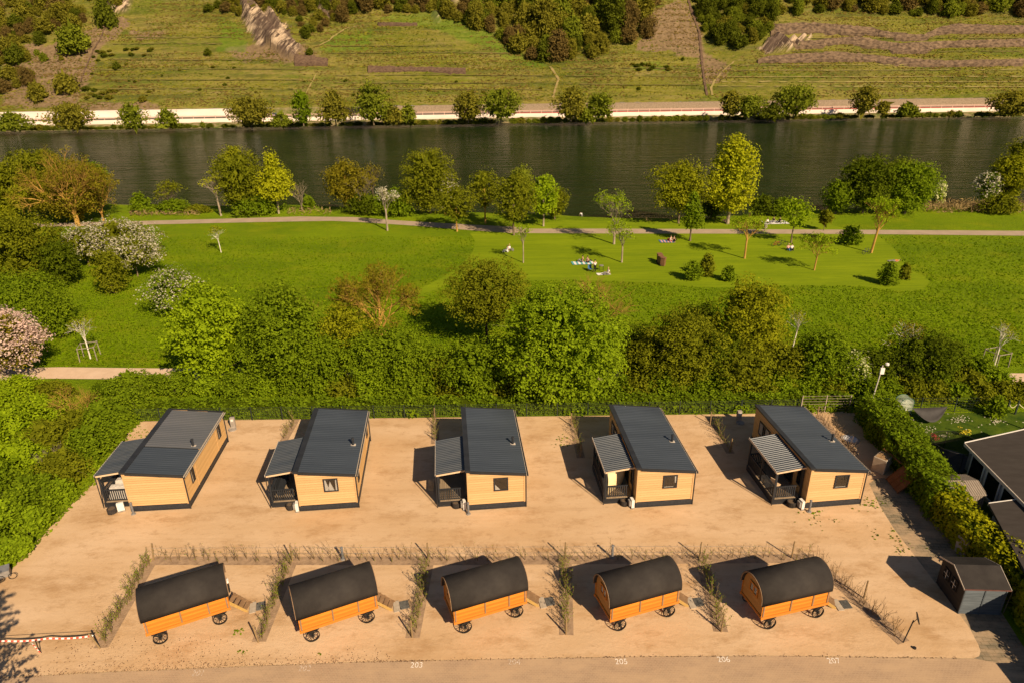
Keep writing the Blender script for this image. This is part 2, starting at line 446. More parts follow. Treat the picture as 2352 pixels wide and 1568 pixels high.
# meadow material: patchy green with coarse tufts
m, nt, b = base_mat('meadow_grass', .9, .1)
c = mix(nt, (.122, .192, .001), (.192, .270, .002), ramp(nt, noise(nt, .05, 6, (1, 1.6, 1)), .35, .65))
c = mix(nt, c, (.29, .30, .006), mul(nt, ramp(nt, noise(nt, .16, 6, (1, 1.3, 1)), .48, .75), .55))
c = mix(nt, c, (.075, .125, .003), mul(nt, ramp(nt, noise(nt, 1.1, 6, (1, 1.4, 1), .75), .50, .80), .75))
nt.links.new(c, b.inputs['Base Color']); bump(nt, noise(nt, 3.0, 6, (1, 1, 1), .8), .9, .35, b)
MEADOW = m
m, nt, b = base_mat('mown_grass', .9, .1)
c = mix(nt, (.150, .208, .002), (.200, .258, .004), ramp(nt, noise(nt, .07, 5, (1, 2.5, 1)), .35, .65))
c = mix(nt, c, (.085, .145, .003), mul(nt, ramp(nt, noise(nt, .9, 5, (.5, 2.5, 1), .7), .5, .8), .7))
c = mix(nt, c, (.115, .17, .003), mul(nt, ramp(nt, noise(nt, 1.3, 3, (.06, 1.5, 1), .5), .48, .60), .45))
c = mix(nt, c, (.25, .25, .03), mul(nt, ramp(nt, noise(nt, .35, 5, (1, 2, 1), .7), .62, .8), .55))
nt.links.new(c, b.inputs['Base Color']); bump(nt, noise(nt, 4.0, 5, (1, 1, 1), .8), .4, .12, b)
MOWN = m
m, nt, b = base_mat('sand', .95, .1)
c = mix(nt, (.60, .415, .25), (.51, .33, .175), ramp(nt, noise(nt, .12, 5, (1, 2.0, 1)), .35, .65))
c = mix(nt, c, (.36, .205, .088), mul(nt, ramp(nt, noise(nt, .22, 8, (1, 1.9, 1), .76), .51, .66), .7))
c = mix(nt, c, (.33, .19, .085), mul(nt, ramp(nt, noise(nt, .75, 7, (1, 1.8, 1), .78), .54, .70), .6))
c = mix(nt, c, (.40, .25, .125), mul(nt, ramp(nt, noise(nt, 1.0, 4, (.07, 1.5, 1), .55, R(4)), .54, .68), .25))
c = mix(nt, c, (.24, .14, .07), mul(nt, ramp(nt, noise(nt, 14, 3, (1, 1, 1), .6), .62, .75), .45))
c = mix(nt, c, (.62, .43, .26), mul(nt, ramp(nt, noise(nt, 9, 3, (1, 1, 1), .6), .60, .8), .35))
nt.links.new(c, b.inputs['Base Color']); bump(nt, noise(nt, 2.5, 8, (1, 1.4, 1), .75), .55, .06, b)
SAND = m
def brick(name, c1, c2, mort, sx, rot=0):
    m, nt, b = base_mat(name, .9, .15)
    tc = nt.nodes.new('ShaderNodeTexCoord'); mp = nt.nodes.new('ShaderNodeMapping'); mp.inputs['Rotation'].default_value = (0, 0, rot)
    br = nt.nodes.new('ShaderNodeTexBrick'); br.inputs['Scale'].default_value = sx; br.inputs['Mortar Size'].default_value = .03
    br.inputs['Color1'].default_value = c1 + (1,); br.inputs['Color2'].default_value = c2 + (1,); br.inputs['Mortar'].default_value = mort + (1,)
    br.inputs['Brick Width'].default_value = .5; br.inputs['Row Height'].default_value = .3
    nt.links.new(tc.outputs['Object'], mp.inputs[0]); nt.links.new(mp.outputs[0], br.inputs[0])
    c = mix(nt, br.outputs[0], (.47, .32, .19), mul(nt, ramp(nt, noise(nt, .35, 7, (1, 2.2, 1), .7), .40, .62), .8))
    c = mix(nt, c, (.22, .15, .09), mul(nt, ramp(nt, noise(nt, 2.2, 6, (1, 1, 1), .7), .58, .75), .5))
    nt.links.new(c, b.inputs['Base Color']); bump(nt, noise(nt, 12, 5), .3, .02, b)
    return m
PAVE = brick('block_paving', (.37, .25, .155), (.335, .225, .138), (.43, .30, .19), 2.6)
DRIVE = brick('old_paving', (.215, .175, .115), (.18, .145, .095), (.12, .10, .06), 1.1, .1)
PATH = surf('path_asphalt', (.34, .255, .175), (.40, .30, .21), .5, .95, .1, (1, 1, 1), .2, 20)
GRAVEL = surf('path_gravel', (.55, .39, .26), (.62, .45, .31), .8, .95, .1, (1, 1, 1), .3, 15)
SOIL = surf('mulch_soil', (.25, .165, .10), (.38, .255, .155), 2.5, .95, .1, (1, 1, 1), .6, 12)
MUD = surf('shore_mud', (.10, .075, .04), (.20, .15, .08), .7, .8, .2, (1, 1, 1), .5, 5)

# near ground with its river bank
SH = [(-600, 468), (0, 470), (300, 474), (740, 478), (1000, 486), (1290, 500), (1480, 505), (1640, 499), (1750, 492), (2000, 482), (2350, 472), (2900, 468)]
shp = [P(u, v, -2.5) for u, v in SH]
sx = np.array([-900] + [p.x for p in shp] + [900]); sy = np.array([shp[0].y] + [p.y for p in shp] + [shp[-1].y])
xs = np.concatenate([np.arange(-900, -200, 50), np.arange(-200, 200, 2.5), np.arange(200, 901, 50)]).astype(float)
ysh = np.interp(xs, sx, sy) + (N1(xs * .12, xs * 0) - .5) * 2.2
offs = [(-400, 0), (-14, 0), (-9, -.15), (-6, -.7), (-3.5, -1.5), (-1.2, -2.3), (0, -2.55), (3, -3.2), (8, -4.5)]
V = np.array([[(x, (y + o) if o > -300 else -160, z + (.25 * (N2(np.array([x * .3]), np.array([o * .5]))[0] - .5) if -10 < o < 4 else 0)) for (o, z) in offs] for x, y in zip(xs, ysh)])
nx, ny = V.shape[:2]; idx = np.arange(nx * ny).reshape(nx, ny)
F = np.stack([idx[:-1, :-1], idx[1:, :-1], idx[1:, 1:], idx[:-1, 1:]], -1).reshape(-1, 4)
mi = np.tile(np.array([0, 0, 0, 0, 1, 1, 1, 1]), nx - 1)
tag(npmesh('meadow', V.reshape(-1, 3), F, [MEADOW, MUD], None, None, mi, True), kind='structure')

# water
m, nt, b = base_mat('river_water', .17, .09)
c = mix(nt, (.009, .018, .004), (.016, .026, .007), ramp(nt, noise(nt, .012, 4, (1, 2.5, 1)), .35, .65))
nt.links.new(c, b.inputs['Base Color']); b.inputs['IOR'].default_value = 1.33
n1 = noise(nt, .30, 5, (.30, 1.5, 1), .6, R(14)); n2 = noise(nt, .08, 4, (1, 1, 1), .6)
bump(nt, mul(nt, n1, ramp(nt, n2, .0, .8)), 1.0, 2.2, b)
WATER = m
sheet('river', [(-900, 120), (900, 120), (900, 330), (-900, 330)], -2.5, WATER)

# flat ground sheets, each a little above the one below
def pz(lst, z=0.0): return [P(u, v, z) for u, v in lst]
up_e = [(-500, 524), (75, 514), (300, 509), (450, 505), (588, 501), (688, 498), (813, 499.5), (913, 507), (963, 510), (1088, 517), (1176, 521.5), (1221, 526), (1400, 526), (1764, 527.5), (2060, 529), (2352, 531), (2900, 536)]
lo_e = [(-500, 534), (75, 522.5), (337, 516.5), (588, 511), (763, 508), (838, 511.5), (963, 520), (1088, 530), (1176, 536), (1400, 537), (1764, 537.5), (2060, 539), (2352, 542), (2900, 548)]
lawn = [(1079, 536), (1176, 521), (1300, 506), (1400, 510), (1500, 512), (1640, 505), (1760, 497), (1860, 503), (1900, 514), (1955, 528), (1962, 535), (2014, 540), (2046, 564), (2066, 586), (2073, 604), (2096, 623), (2124, 635), (2136, 650), (2124, 664), (2096, 670), (2046, 668), (1989, 660), (1939, 657),
        (1779, 657), (1651, 662), (1601, 660), (1551, 655), (1526, 650), (1438, 648), (1296, 644), (1208, 647), (1140, 650), (1075, 640), (1030, 655), (985, 672), (960, 676), (948, 670), (990, 652), (1030, 630), (1062, 606), (1085, 580), (1092, 556)]
sheet('mown_lawn', pz(lawn), .012, MOWN)
sheet('riverside_path', pz(up_e) + pz(lo_e[::-1]), .03, PATH)
sheet('gravel_track', pz([(-500, 852), (0, 846), (137, 843), (295, 845), (600, 848), (1200, 850), (1994, 847), (2274, 857), (2352, 857), (2800, 858)]) +
      pz([(2800, 886), (2352, 885), (2269, 883), (1994, 872), (1200, 875), (600, 873), (235, 870), (112, 869), (0, 874), (-500, 884)]), .03, GRAVEL)
yard = [(-300, 1330), (-60, 1330), (25, 1308), (90, 1235), (210, 1110), (300, 985), (320, 967), (540, 963), (1000, 958.5), (1300, 955), (1700, 950), (1960, 944), (1985, 990), (2030, 1040), (2060, 1090), (2010, 1100),
        (1996, 1110), (2020, 1160), (2054, 1215), (2101, 1276), (2196, 1400), (2226, 1440), (2247, 1480), (2252, 1495), (2249, 1506), (2236, 1511), (2100, 1509), (1764, 1505), (1470, 1507), (1176, 1512), (838, 1519), (588, 1528), (250, 1542), (0, 1556), (-300, 1570)]
sheet('sand_yard', pz(yard), .016, SAND)
sheet('paved_road', pz([(-300, 1570), (0, 1556), (250, 1542), (588, 1528), (838, 1519), (1176, 1512), (1470, 1507), (1764, 1505), (2100, 1509), (2236, 1511), (2280, 1519), (2300, 1530), (2420, 1730), (2300, 2300), (-600, 2300)]), .008, PAVE)
sheet('paved_driveway', pz([(1996, 1110), (2010, 1100), (2060, 1085), (2110, 1110), (2400, 1560), (2700, 2000), (2420, 1730), (2300, 1530), (2280, 1519), (2236, 1511), (2249, 1506), (2252, 1495), (2247, 1480), (2226, 1440), (2196, 1400), (2101, 1276), (2054, 1215), (2020, 1160)]), .010, DRIVE)
sheet('garden_lawn', pz([(1975, 950), (2400, 945), (2500, 1250), (2352, 1320), (2180, 1150), (2080, 1040), (2010, 975)]), .012, surf('garden_grass', (.03, .06, .004), (.075, .11, .006), .9, .95, .1, (1, 1, 1), .7, 5))

# painted pitch numbers, worn
def number(txt, u, v, fade, what):
    cu = bpy.data.curves.new('t', 'FONT'); cu.body = txt; cu.size = .46; cu.space_character = 1.05; cu.align_x = 'CENTER'; cu.align_y = 'CENTER'
    tmp = bpy.data.objects.new('t', cu); C.objects.link(tmp); bpy.context.view_layer.update()
    me = bpy.data.meshes.new_from_object(tmp.evaluated_get(bpy.context.evaluated_depsgraph_get())); bpy.data.objects.remove(tmp)
    o = bpy.data.objects.new('painted_number', me); C.objects.link(o); me.materials.clear(); me.materials.append(fade)
    p = P(u, v); o.location = (p.x, p.y, .016); o.scale = (1, 1.15, 1); tag(o, what, 'road marking', 'pitch numbers painted along the road')
def wornpaint(name, k):
    m, nt, b = base_mat(name, .9, .1)
    c = mix(nt, (.42, .30, .20), (.80, .72, .62), ramp(nt, noise(nt, 9, 4), k - .12, k + .12)); nt.links.new(c, b.inputs['Base Color']); return m
WP1, WP2 = wornpaint('worn_white_paint', .42), wornpaint('very_worn_white_paint', .58)
for t, u, v, mm, wh in (('201', 455, 1546, WP2, 'worn white 201 painted on the paving, leftmost of the pitch numbers'), ('202', 700, 1535, WP2, 'faint white 202 painted on the paving'),
                        ('203', 957, 1527, WP1, 'white 203 painted on the paving with its last digit worn'), ('204', 1181, 1520, WP2, 'almost vanished white 204 painted on the paving'),
                        ('205', 1427, 1519, WP1, 'clear white 205 painted on the paving'), ('206', 1662, 1514, WP1, 'white 206 painted on the paving with a worn last digit'),
                        ('207', 1915, 1517, WP1, 'white 207 painted on the paving, rightmost of the pitch numbers')):
    number(t, u, v, mm, wh)

# ------------------------------------------------------------------ far bank, road and vineyard hill
FX = np.arange(-460, 461, 5.0)
def fyo(x): return -6.5 * np.clip(-np.asarray(x) / 224, 0, 1.6) ** 1.2 - 1.5 * np.clip(np.asarray(x) / 230, 0, 1.6)
def strip(name, prof_, mat, x0=-460, x1=460, kind='structure', parent=None, wob=0.0, step=5.0, smooth=False):
    X = np.arange(x0, x1 + .01, step); Y = 322.5 + fyo(X); n = len(prof_)
    V = np.array([[(x, y + dy + wob * (N1(np.array([x * .15]), np.array([k * .7]))[0] - .5), z + wob * .4 * (N2(np.array([x * .2]), np.array([k * .9]))[0] - .5)) for k, (dy, z) in enumerate(prof_)] for x, y in zip(X, Y)]).reshape(-1, 3)
    I = np.arange(len(X) * n).reshape(len(X), n); F = np.stack([I[:-1, :-1], I[1:, :-1], I[1:, 1:], I[:-1, 1:]], -1).reshape(-1, 4)
    o = npmesh(name, V, F, mat, parent, smooth=smooth)
    if kind: o['kind'] = kind
    return o
BANK = surf('bank_scrub_ground', (.075, .10, .012), (.26, .19, .10), .35, .95, .1, (1, 1.5, 1), .5, 3)
strip('far_river_bank', [(-6, -4), (-1, -2.8), (.6, -2.2), (2.5, -1.2), (5.2, -.7), (5.4, -.7)], BANK, wob=1.2, smooth=True)
ROADM = surf('road_asphalt', (.13, .10, .075), (.18, .14, .10), .3, .9, .2, (.2, 1, 1))
REDM = surf('red_cycle_lane', (.62, .10, .075), (.50, .085, .06), .3, .85, .2, (.2, 1, 1))
WALLW = surf('pale_concrete', (.60, .49, .40), (.70, .58, .48), .25, .9, .1, (.4, 1, 1))
STONEM = surf('masonry_slope', (.19, .14, .09), (.27, .20, .13), 1.6, .95, .1, (1, 1, 1), .4, 3)
strip('road', [(5.6, .9), (18.0, .9)], ROADM)
strip('cycle_lane', [(6.0, .915), (10.5, .915)], REDM, -5, 460)
wr = empty('retaining_wall', (0, 322.5, -.7), 0, 'long pale concrete retaining wall between the far river bank and the road', 'wall')
o = strip('wall', [(5.2, -1.1), (5.2, 1.0), (5.75, 1.0), (5.75, .85)], WALLW, parent=None, kind=None); o.parent = wr; o.location = (0, -322.5, .7)
o = strip('embankment_wall', [(17.9, .8), (18.1, 1.1), (20.4, 3.7), (21.2, 3.9)], STONEM, -65, 460, kind=None)
tag(o, 'long sloping brown stone embankment along the hill side of the far road', 'embankment')
o = strip('concrete_slope_wall', [(17.2, .8), (17.4, 1.1), (20.0, 3.9), (20.8, 3.9)], WALLW, -460, -118, kind=None)
tag(o, 'pale sloping concrete wall on the hill side of the road at far left', 'wall')
strip('road_verge', [(17.9, .88), (20.5, 3.6), (21.2, 3.9)], BANK, -118, -65)
# railing on the wall
rl = empty('roadside_railing', (0, 322.5, 1.0), 0, 'long low pale pink railing on top of the far retaining wall', 'railing')
RAILM = surf('railing_paint', (.60, .36, .28), (.66, .42, .33), 1)
for z in (1.75, 2.15):
    o = strip('rail', [(5.35, z), (5.35, z + .16), (5.47, z + .16), (5.47, z)], RAILM, kind=None); o.parent = rl; o.location = (0, -322.5, -1.0)
mb = MB()
for x in np.arange(-240, 241, 4.9):
    y = float(fyo(x)); MB().box(x - .09, x + .09, y + 5.4, y + 5.55, 0, 1.3).build('post', RAILM, rl)

def und(x, y):
    t = np.clip((y - 345) / 60, 0, 1)
    g = lambda c, w_, a: a * np.exp(-((x - c) / w_) ** 2)
    return t * (g(-105, 26, 7) + g(12, 26, -8) + g(60, 22, 3) + g(100, 12, -5) + g(-190, 20, -4) + g(175, 40, 4) * t) + t * 3.0 * (N1(x * .03 + 5, y * .03) - .5) * 2
def hz(x, y):
    d = y - 343.5 - fyo(x)
    z = 3.9 + .74 * d + und(x, y)
    ph = (z + 2.0 * N2(x * .012 + 3, y * .004 + 1)) / 2.9
    f = ph - np.floor(ph); terr = (np.clip(f / .22, 0, 1) - f) * 1.0      # small terrace steps
    return z + terr * np.clip(d / 6, 0, 1) * 1.15 + (N3(x * .6, y * .6) - .5) * .5
X = np.concatenate([np.arange(-520, -280, 6), np.arange(-280, 280, 1.5), np.arange(280, 521, 6)]); dY = np.concatenate([np.arange(0, 95, .75), np.arange(95, 260, 6)])
GX, GY = np.meshgrid(X, dY, indexing='ij'); GYw = GY + 343.5 + fyo(GX); GZ = hz(GX, GYw)
def rockbump(x, y):
    return 0
_z0 = 3.9 + .74 * GY + und(GX, GYw); _ph = (_z0 + 2.0 * N2(GX * .012 + 3, GYw * .004 + 1)) / 2.9; TERR = ((_ph - np.floor(_ph)) < .30).astype(np.float32) * np.clip(GY / 4, 0, 1) * np.clip(N1(GX * .05, GY * .3) * 1.8 - .3, 0, 1)
V = np.stack([GX, GYw, GZ], -1)
U_, V_ = proj(V)
ju = U_ + 26 * (N1(GX * .10, GY * .10) - .5) + 10 * (N2(GX * .4, GY * .4) - .5); jv = V_ + 16 * (N2(GX * .1 + 9, GY * .1) - .5) + 6 * (N1(GX * .4, GY * .4) - .5)
def inpoly(u, v, poly):
    r = np.zeros(u.shape, bool); n = len(poly)
    for i in range(n):
        x1, y1 = poly[i]; x2, y2 = poly[(i + 1) % n]
        if y1 == y2: continue
        c = ((v > min(y1, y2)) & (v <= max(y1, y2))) & (u < (x2 - x1) * (v - y1) / (y2 - y1) + x1)
        r ^= c
    return r
BROWN = [[(0, 150), (60, 110), (150, 92), (232, 62), (280, 40), (300, 60), (240, 110), (205, 180), (180, 235), (60, 250), (0, 240)], [(1478, 60), (1510, 20), (1570, 0), (1610, 60), (1612, 115), (1670, 150), (1660, 190), (1616, 190), (1606, 130), (1540, 122), (1470, 118)],
         [(300, 72), (380, 70), (380, 88), (320, 92)], [(180, 235), (300, 238), (420, 248), (300, 262), (190, 262)], [(510, 110), (690, 105), (760, 140), (660, 150), (560, 140)]]
ROCK = [[(545, 45), (556, 8), (590, 0), (602, 30), (646, 45), (668, 52), (686, 108), (678, 142), (640, 122), (600, 112), (574, 100)], [(1750, 120), (1800, 88), (1860, 92), (1770, 130)], [(725, 0), (775, 0), (770, 50), (745, 46)], [(985, 0), (1060, 0), (1000, 52), (985, 30)], [(245, 0), (300, 0), (290, 30), (255, 40)]]
LUSH = [[(735, 112), (770, 76), (838, 82), (845, 118)], [(860, 45), (960, 22), (1080, 50), (1160, 95), (1260, 150), (1240, 160), (1120, 110), (980, 60)], [(500, 40), (540, 60), (565, 120), (500, 118)], [(1450, 150), (1540, 150), (1540, 166), (1450, 164)]]
cols = np.zeros(GX.shape + (4,), np.float32); cols[..., 3] = 1
for k, L in enumerate((BROWN, ROCK, LUSH)):
    for p_ in L: cols[..., k] = np.maximum(cols[..., k], inpoly(ju, jv, p_))
rk = cols[..., 1]
V[..., 2] += rk * (8.0 * (N1(GX * .35 + GY * .25, GX * .06) - .4) + 2.0 * N3(GX * .8 + GY * .6, GY * .1))
nx, ny = GX.shape; I = np.arange(nx * ny).reshape(nx, ny); F = np.stack([I[:-1, :-1], I[1:, :-1], I[1:, 1:], I[:-1, 1:]], -1).reshape(-1, 4)
m, nt, b = base_mat('vineyard_hillside', .95, .1)
at = nt.nodes.new('ShaderNodeAttribute'); at.attribute_name = 'ground_kind'; sep = nt.nodes.new('ShaderNodeSeparateColor'); nt.links.new(at.outputs['Color'], sep.inputs[0])
c = mix(nt, (.125, .125, .010), (.205, .160, .040), ramp(nt, noise(nt, .045, 6, (.35, 1, 1.6), .65), .38, .62))
c = mix(nt, c, (.055, .085, .006), mul(nt, ramp(nt, noise(nt, .11, 6, (.22, 1, 2.2), .65), .48, .62), .8))
c = mix(nt, c, (.24, .175, .085), mul(nt, ramp(nt, noise(nt, .16, 6, (.25, 1, 2.5), .7), .56, .7), .7))
c = mix(nt, c, (.035, .045, .006), mul(nt, ramp(nt, noise(nt, .55, 7, (.35, 1, 1.6), .8), .50, .66), .8))
c = mix(nt, c, (.27, .205, .075), mul(nt, ramp(nt, noise(nt, .8, 7, (.3, 1, 2.0), .8), .50, .64), .6))
c = mix(nt, c, (.15, .17, .010), mul(nt, ramp(nt, noise(nt, 1.7, 4, (.5, 1, 1.5), .8), .50, .62), .7))
ta_ = nt.nodes.new('ShaderNodeAttribute'); ta_.attribute_name = 'terrace'
c = mix(nt, c, (.055, .06, .012), mul(nt, mul(nt, ta_.outputs['Fac'], ramp(nt, noise(nt, .25, 5, (.4, 1, 1), .7), .30, .55)), .75))
c = mix(nt, c, (.105, .095, .02), mul(nt, ramp(nt, noise(nt, .9, 4, (.8, 1, 1), .75), .5, .75), .45))
br_ = mix(nt, (.22, .145, .085), (.12, .075, .045), ramp(nt, noise(nt, .5, 6, (1, 1, 1), .7), .4, .65))
c = mix(nt, c, br_, mul(nt, sep.outputs[0], .85)); 
mpr = nt.nodes.new('ShaderNodeMapping'); mpr.vector_type = 'TEXTURE'; mpr.inputs['Scale'].default_value = (1.6, 8, 14); mpr.inputs['Rotation'].default_value = (0, R(38), 0)
tcr = nt.nodes.new('ShaderNodeTexCoord'); nr = nt.nodes.new('ShaderNodeTexNoise'); nr.inputs['Scale'].default_value = 1.0; nr.inputs['Detail'].default_value = 8; nr.inputs['Roughness'].default_value = .7; nt.links.new(tcr.outputs['Object'], mpr.inputs[0]); nt.links.new(mpr.outputs[0], nr.inputs[0])
rc_ = mix(nt, (.50, .37, .24), (.05, .032, .022), ramp(nt, nr.outputs[0], .44, .56)); rc_ = mix(nt, rc_, (.075, .048, .035), mul(nt, ramp(nt, noise(nt, .09, 4), .46, .56), .85)); c = mix(nt, c, rc_, sep.outputs[1])
lu = mix(nt, (.06, .125, .005), (.10, .17, .008), ramp(nt, noise(nt, .6, 5), .4, .6)); c = mix(nt, c, lu, mul(nt, sep.outputs[2], .5))
nt.links.new(c, b.inputs['Base Color']); bump(nt, noise(nt, 1.2, 6, (1, 1, 1), .75), .8, .5, b)
hill = npmesh('vineyard_hill', V.reshape(-1, 3), F, m, smooth=True); hill['kind'] = 'structure'
ta = hill.data.attributes.new('terrace', 'FLOAT', 'POINT'); ta.data.foreach_set('value', TERR.reshape(-1).astype(np.float32))
ca = hill.data.color_attributes.new('ground_kind', 'FLOAT_COLOR', 'POINT'); ca.data.foreach_set('color', cols.reshape(-1))
def hhit(U, V):
    p = P(U, V, -60.0) if V > 120 else None
    ys = np.linspace(343, 560, 900); 
    U0 = U - 1176; V0 = V - 784; u = cr * U0 + sr * V0; v = -sr * U0 + cr * V0
    a = u / FOC; b_ = -v / FOC; dx, dy, dz = a, ct + b_ * st, -st + b_ * ct
    xx = dx / dy * ys; zz = CAM_H + dz / dy * ys; g = hz(xx, ys)
    k = int(np.argmax(g > zz))
    return Vector((xx[k], ys[k], g[k]))

# terrace walls
TW = surf('terrace_wall_stone', (.06, .04, .026), (.20, .135, .08), .55, .95, .1, (1, 1, 2), .7, 3)
TWD = surf('dark_wall_stone', (.075, .045, .03), (.14, .09, .055), .9, .95, .1, (1, 1, 2), .7, 3)
def hwall(name, top, bot, label, cat='wall', mat=TW, out=.9):
    us = np.arange(top[0][0], top[-1][0] + .1, 7.0)
    vt = np.interp(us, [p[0] for p in top], [p[1] for p in top]); vb = np.interp(us, [p[0] for p in bot], [p[1] for p in bot])
    nrm = Vector((0, -.6, .8)); Vv = []
    for k, (u, a, b_) in enumerate(zip(us, vt, vb)):
        t = hhit(u, a + rnd.uniform(-.8, .8)); q = hhit(u, b_)
        Vv += [t - nrm * .8, t + Vector((0, -1.2, out * .7)), q + Vector((0, -out, .2)), q + Vector((0, -out, -1.5))]
    n = len(us); F = [(k * 4 + j, k * 4 + j + 1, (k + 1) * 4 + j + 1, (k + 1) * 4 + j) for k in range(n - 1) for j in range(3)]
    o = MB().add(Vv, [f[::-1] for f in F], mat).build(name); return tag(o, label, cat, None)
def z4(l): return [(1764 + x / 4, y / 4) for x, y in l]
hwall('terrace_wall', z4([(20, 235), (450, 225), (900, 265), (1100, 310), (1300, 330), (1430, 330), (1550, 270), (1700, 235), (2352, 255)]), z4([(20, 310), (450, 300), (900, 310), (1100, 350), (1400, 365), (1560, 320), (1700, 290), (2352, 300)]), 'topmost winding dry stone wall of the terraces on the right hillside')
hwall('terrace_wall', z4([(50, 405), (450, 385), (800, 345), (1000, 385), (1200, 415), (1450, 400), (1650, 390), (2352, 370)]), z4([(50, 455), (450, 425), (700, 400), (1000, 440), (1150, 475), (1400, 480), (1600, 435), (2352, 425)]), 'middle winding dry stone wall of the terraces on the right hillside')
hwall('terrace_wall', z4([(-100, 560), (0, 525), (600, 490), (970, 520), (1200, 550), (1600, 570), (2352, 555)]), z4([(-100, 575), (0, 570), (600, 550), (950, 560), (1030, 585), (1500, 600), (2352, 595)]), 'lowest winding dry stone wall of the terraces on the right hillside')
hwall('terrace_wall', [(846, 155), (960, 158), (1070, 159)], [(846, 166), (960, 163), (1070, 164.5)], 'short dark stepped stone wall in the middle vineyard', mat=TWD)
hwall('terrace_wall', [(868, 55), (960, 55)], [(868, 60), (960, 60)], 'small dark stone wall high in the middle vineyard', mat=TWD, out=.5)
hwall('ruined_wall', [(678, 131), (720, 134), (758, 140)], [(678, 146), (720, 147), (758, 149)], 'brown dry stone wall below the slate crag', mat=TWD, out=1.4)
# steep gullies and tracks laid on the slope
def hstrip(name, line, wpx, mat, lift=.35, label=None, cat=None, kind='structure'):
    Vv = []
    pts = []
    for (a, b_) in zip(line[:-1], line[1:]):
        n = max(2, int(math.hypot(b_[0] - a[0], b_[1] - a[1]) / 5))
        pts += [(a[0] + (b_[0] - a[0]) * t / n, a[1] + (b_[1] - a[1]) * t / n) for t in range(n)]
    pts.append(line[-1])
    for u, v in pts:
        p = hhit(u, v); h = wpx / 10 / 1.0 * (.8 + .4 * rnd.random())
        for sx_ in (-1, 1):
            x = p.x + sx_ * h; Vv.append((x, p.y, float(hz(np.array([x]), np.array([p.y]))[0]) + lift))
    F = [(2 * k, 2 * k + 1, 2 * k + 3, 2 * k + 2) for k in range(len(pts) - 1)]
    o = MB().add(Vv, [f[::-1] for f in F]).build(name, mat)
    if kind: o['kind'] = kind
    if label: tag(o, label, cat)
    return o
TRK = surf('dirt_track', (.26, .185, .08), (.20, .17, .05), .5, .95, .1)
hstrip('hill_track', [(835, 60), (800, 66), (775, 80), (755, 96), (730, 108), (700, 106)], 4, TRK)
hstrip('hill_track', [(728, 172), (715, 195), (703, 216)], 3, TRK)
hstrip('hill_track', [(1264, 155), (1275, 172), (1283, 185), (1276, 205), (1270, 228)], 6, TRK)
hstrip('hill_track', [(1685, 145), (1660, 165), (1640, 190), (1633, 205), (1636, 222)], 5, TRK)
hstrip('stone_gully', [(1580, 0), (1592, 40), (1606, 75), (1609, 110), (1613, 150), (1618, 190), (1624, 222)], 6, TWD, .5, None)
hstrip('stone_gully', [(242, 64), (232, 90), (215, 118), (205, 140), (195, 165), (178, 210)], 3, TWD, .5, None)

PALE = surf('pale_terrace_path', (.26, .205, .08), (.20, .18, .05), .3, .95, .1); DKL = surf('grassy_terrace_edge', (.085, .085, .015), (.15, .12, .04), .3, .95, .1)
def hline(pts, mat, th=1.3):
    us = np.arange(pts[0][0], pts[-1][0] + .1, 9.0); vs = np.interp(us, [q[0] for q in pts], [q[1] for q in pts]); Vv = []
    for u, v in zip(us, vs): a = hhit(u, v - th / 2); b_ = hhit(u, v + th / 2); Vv += [a + Vector((0, -.25, .3)), b_ + Vector((0, -.25, .3))]
    o = MB().add(Vv, [(2 * k, 2 * k + 1, 2 * k + 3, 2 * k + 2) for k in range(len(us) - 1)]).build('terrace_path', mat); o['kind'] = 'structure'
for v in (152, 164, 178, 190, 201): hline([(1690 - (v - 150) * .8, v + rnd.uniform(-1, 1)), (1900, v + rnd.uniform(-1, 1)), (2352, v + rnd.uniform(-1.5, 1))], PALE)
for v, a, b_ in ((90, 1776, 2352), (121, 1790, 2352), (178, 1300, 1600), (196, 1300, 1610), (160, 1290, 1580), (88, 280, 540), (104, 260, 520), (139, 250, 640), (163, 230, 700), (185, 220, 690), (207, 215, 680), (108, 760, 1040), (124, 750, 1180), (176, 760, 1250), (192, 770, 1250), (208, 780, 1260)):
    hline([(a, v + rnd.uniform(-1, 1)), ((a + b_) / 2, v + rnd.uniform(-2, 2)), (b_, v + rnd.uniform(-1, 1))], DKL, 1.6)

# ------------------------------------------------------------------ plants on the hillside (small in the picture: one mesh each)
def proto(kind, shape, leaf, dens, seed, h=1.7, clump=.34):
    rng = np.random.default_rng(seed)
    Vv, F, cv, cen = make_crown(rng, 1, 1, -.15, h, leaf, dens, shape, clump)
    o = npmesh('tmp', Vv, F, LM[kind], None, cv); me = o.data; bpy.data.objects.remove(o); return me
PRO = {}
for kd in ('fargreen', 'farolive', 'fardark', 'farbrown'):
    PRO[kd] = [proto(kd, 'dome', .13, 1.6, 100 + i, 1.3, .26) for i in range(3)] + [proto(kd, 'egg', .11, 1.3, 110 + i, 2.1, .24) for i in range(3)]
def hplant(name, u, v, wpx, kd, label, cat, group, var=None, tall=1.0):
    p = hhit(u, v); me = rnd.choice(PRO[kd]) if var is None else PRO[kd][var]
    o = bpy.data.objects.new(name, me); C.objects.link(o); s = ppm(p); r = wpx / s / 2
    o.location = p; o.scale = (r, r, r * tall * rnd.uniform(.8, 1.15)); o.rotation_euler = (0, 0, rnd.uniform(0, 6.28)); tag(o, label, cat, group); return o
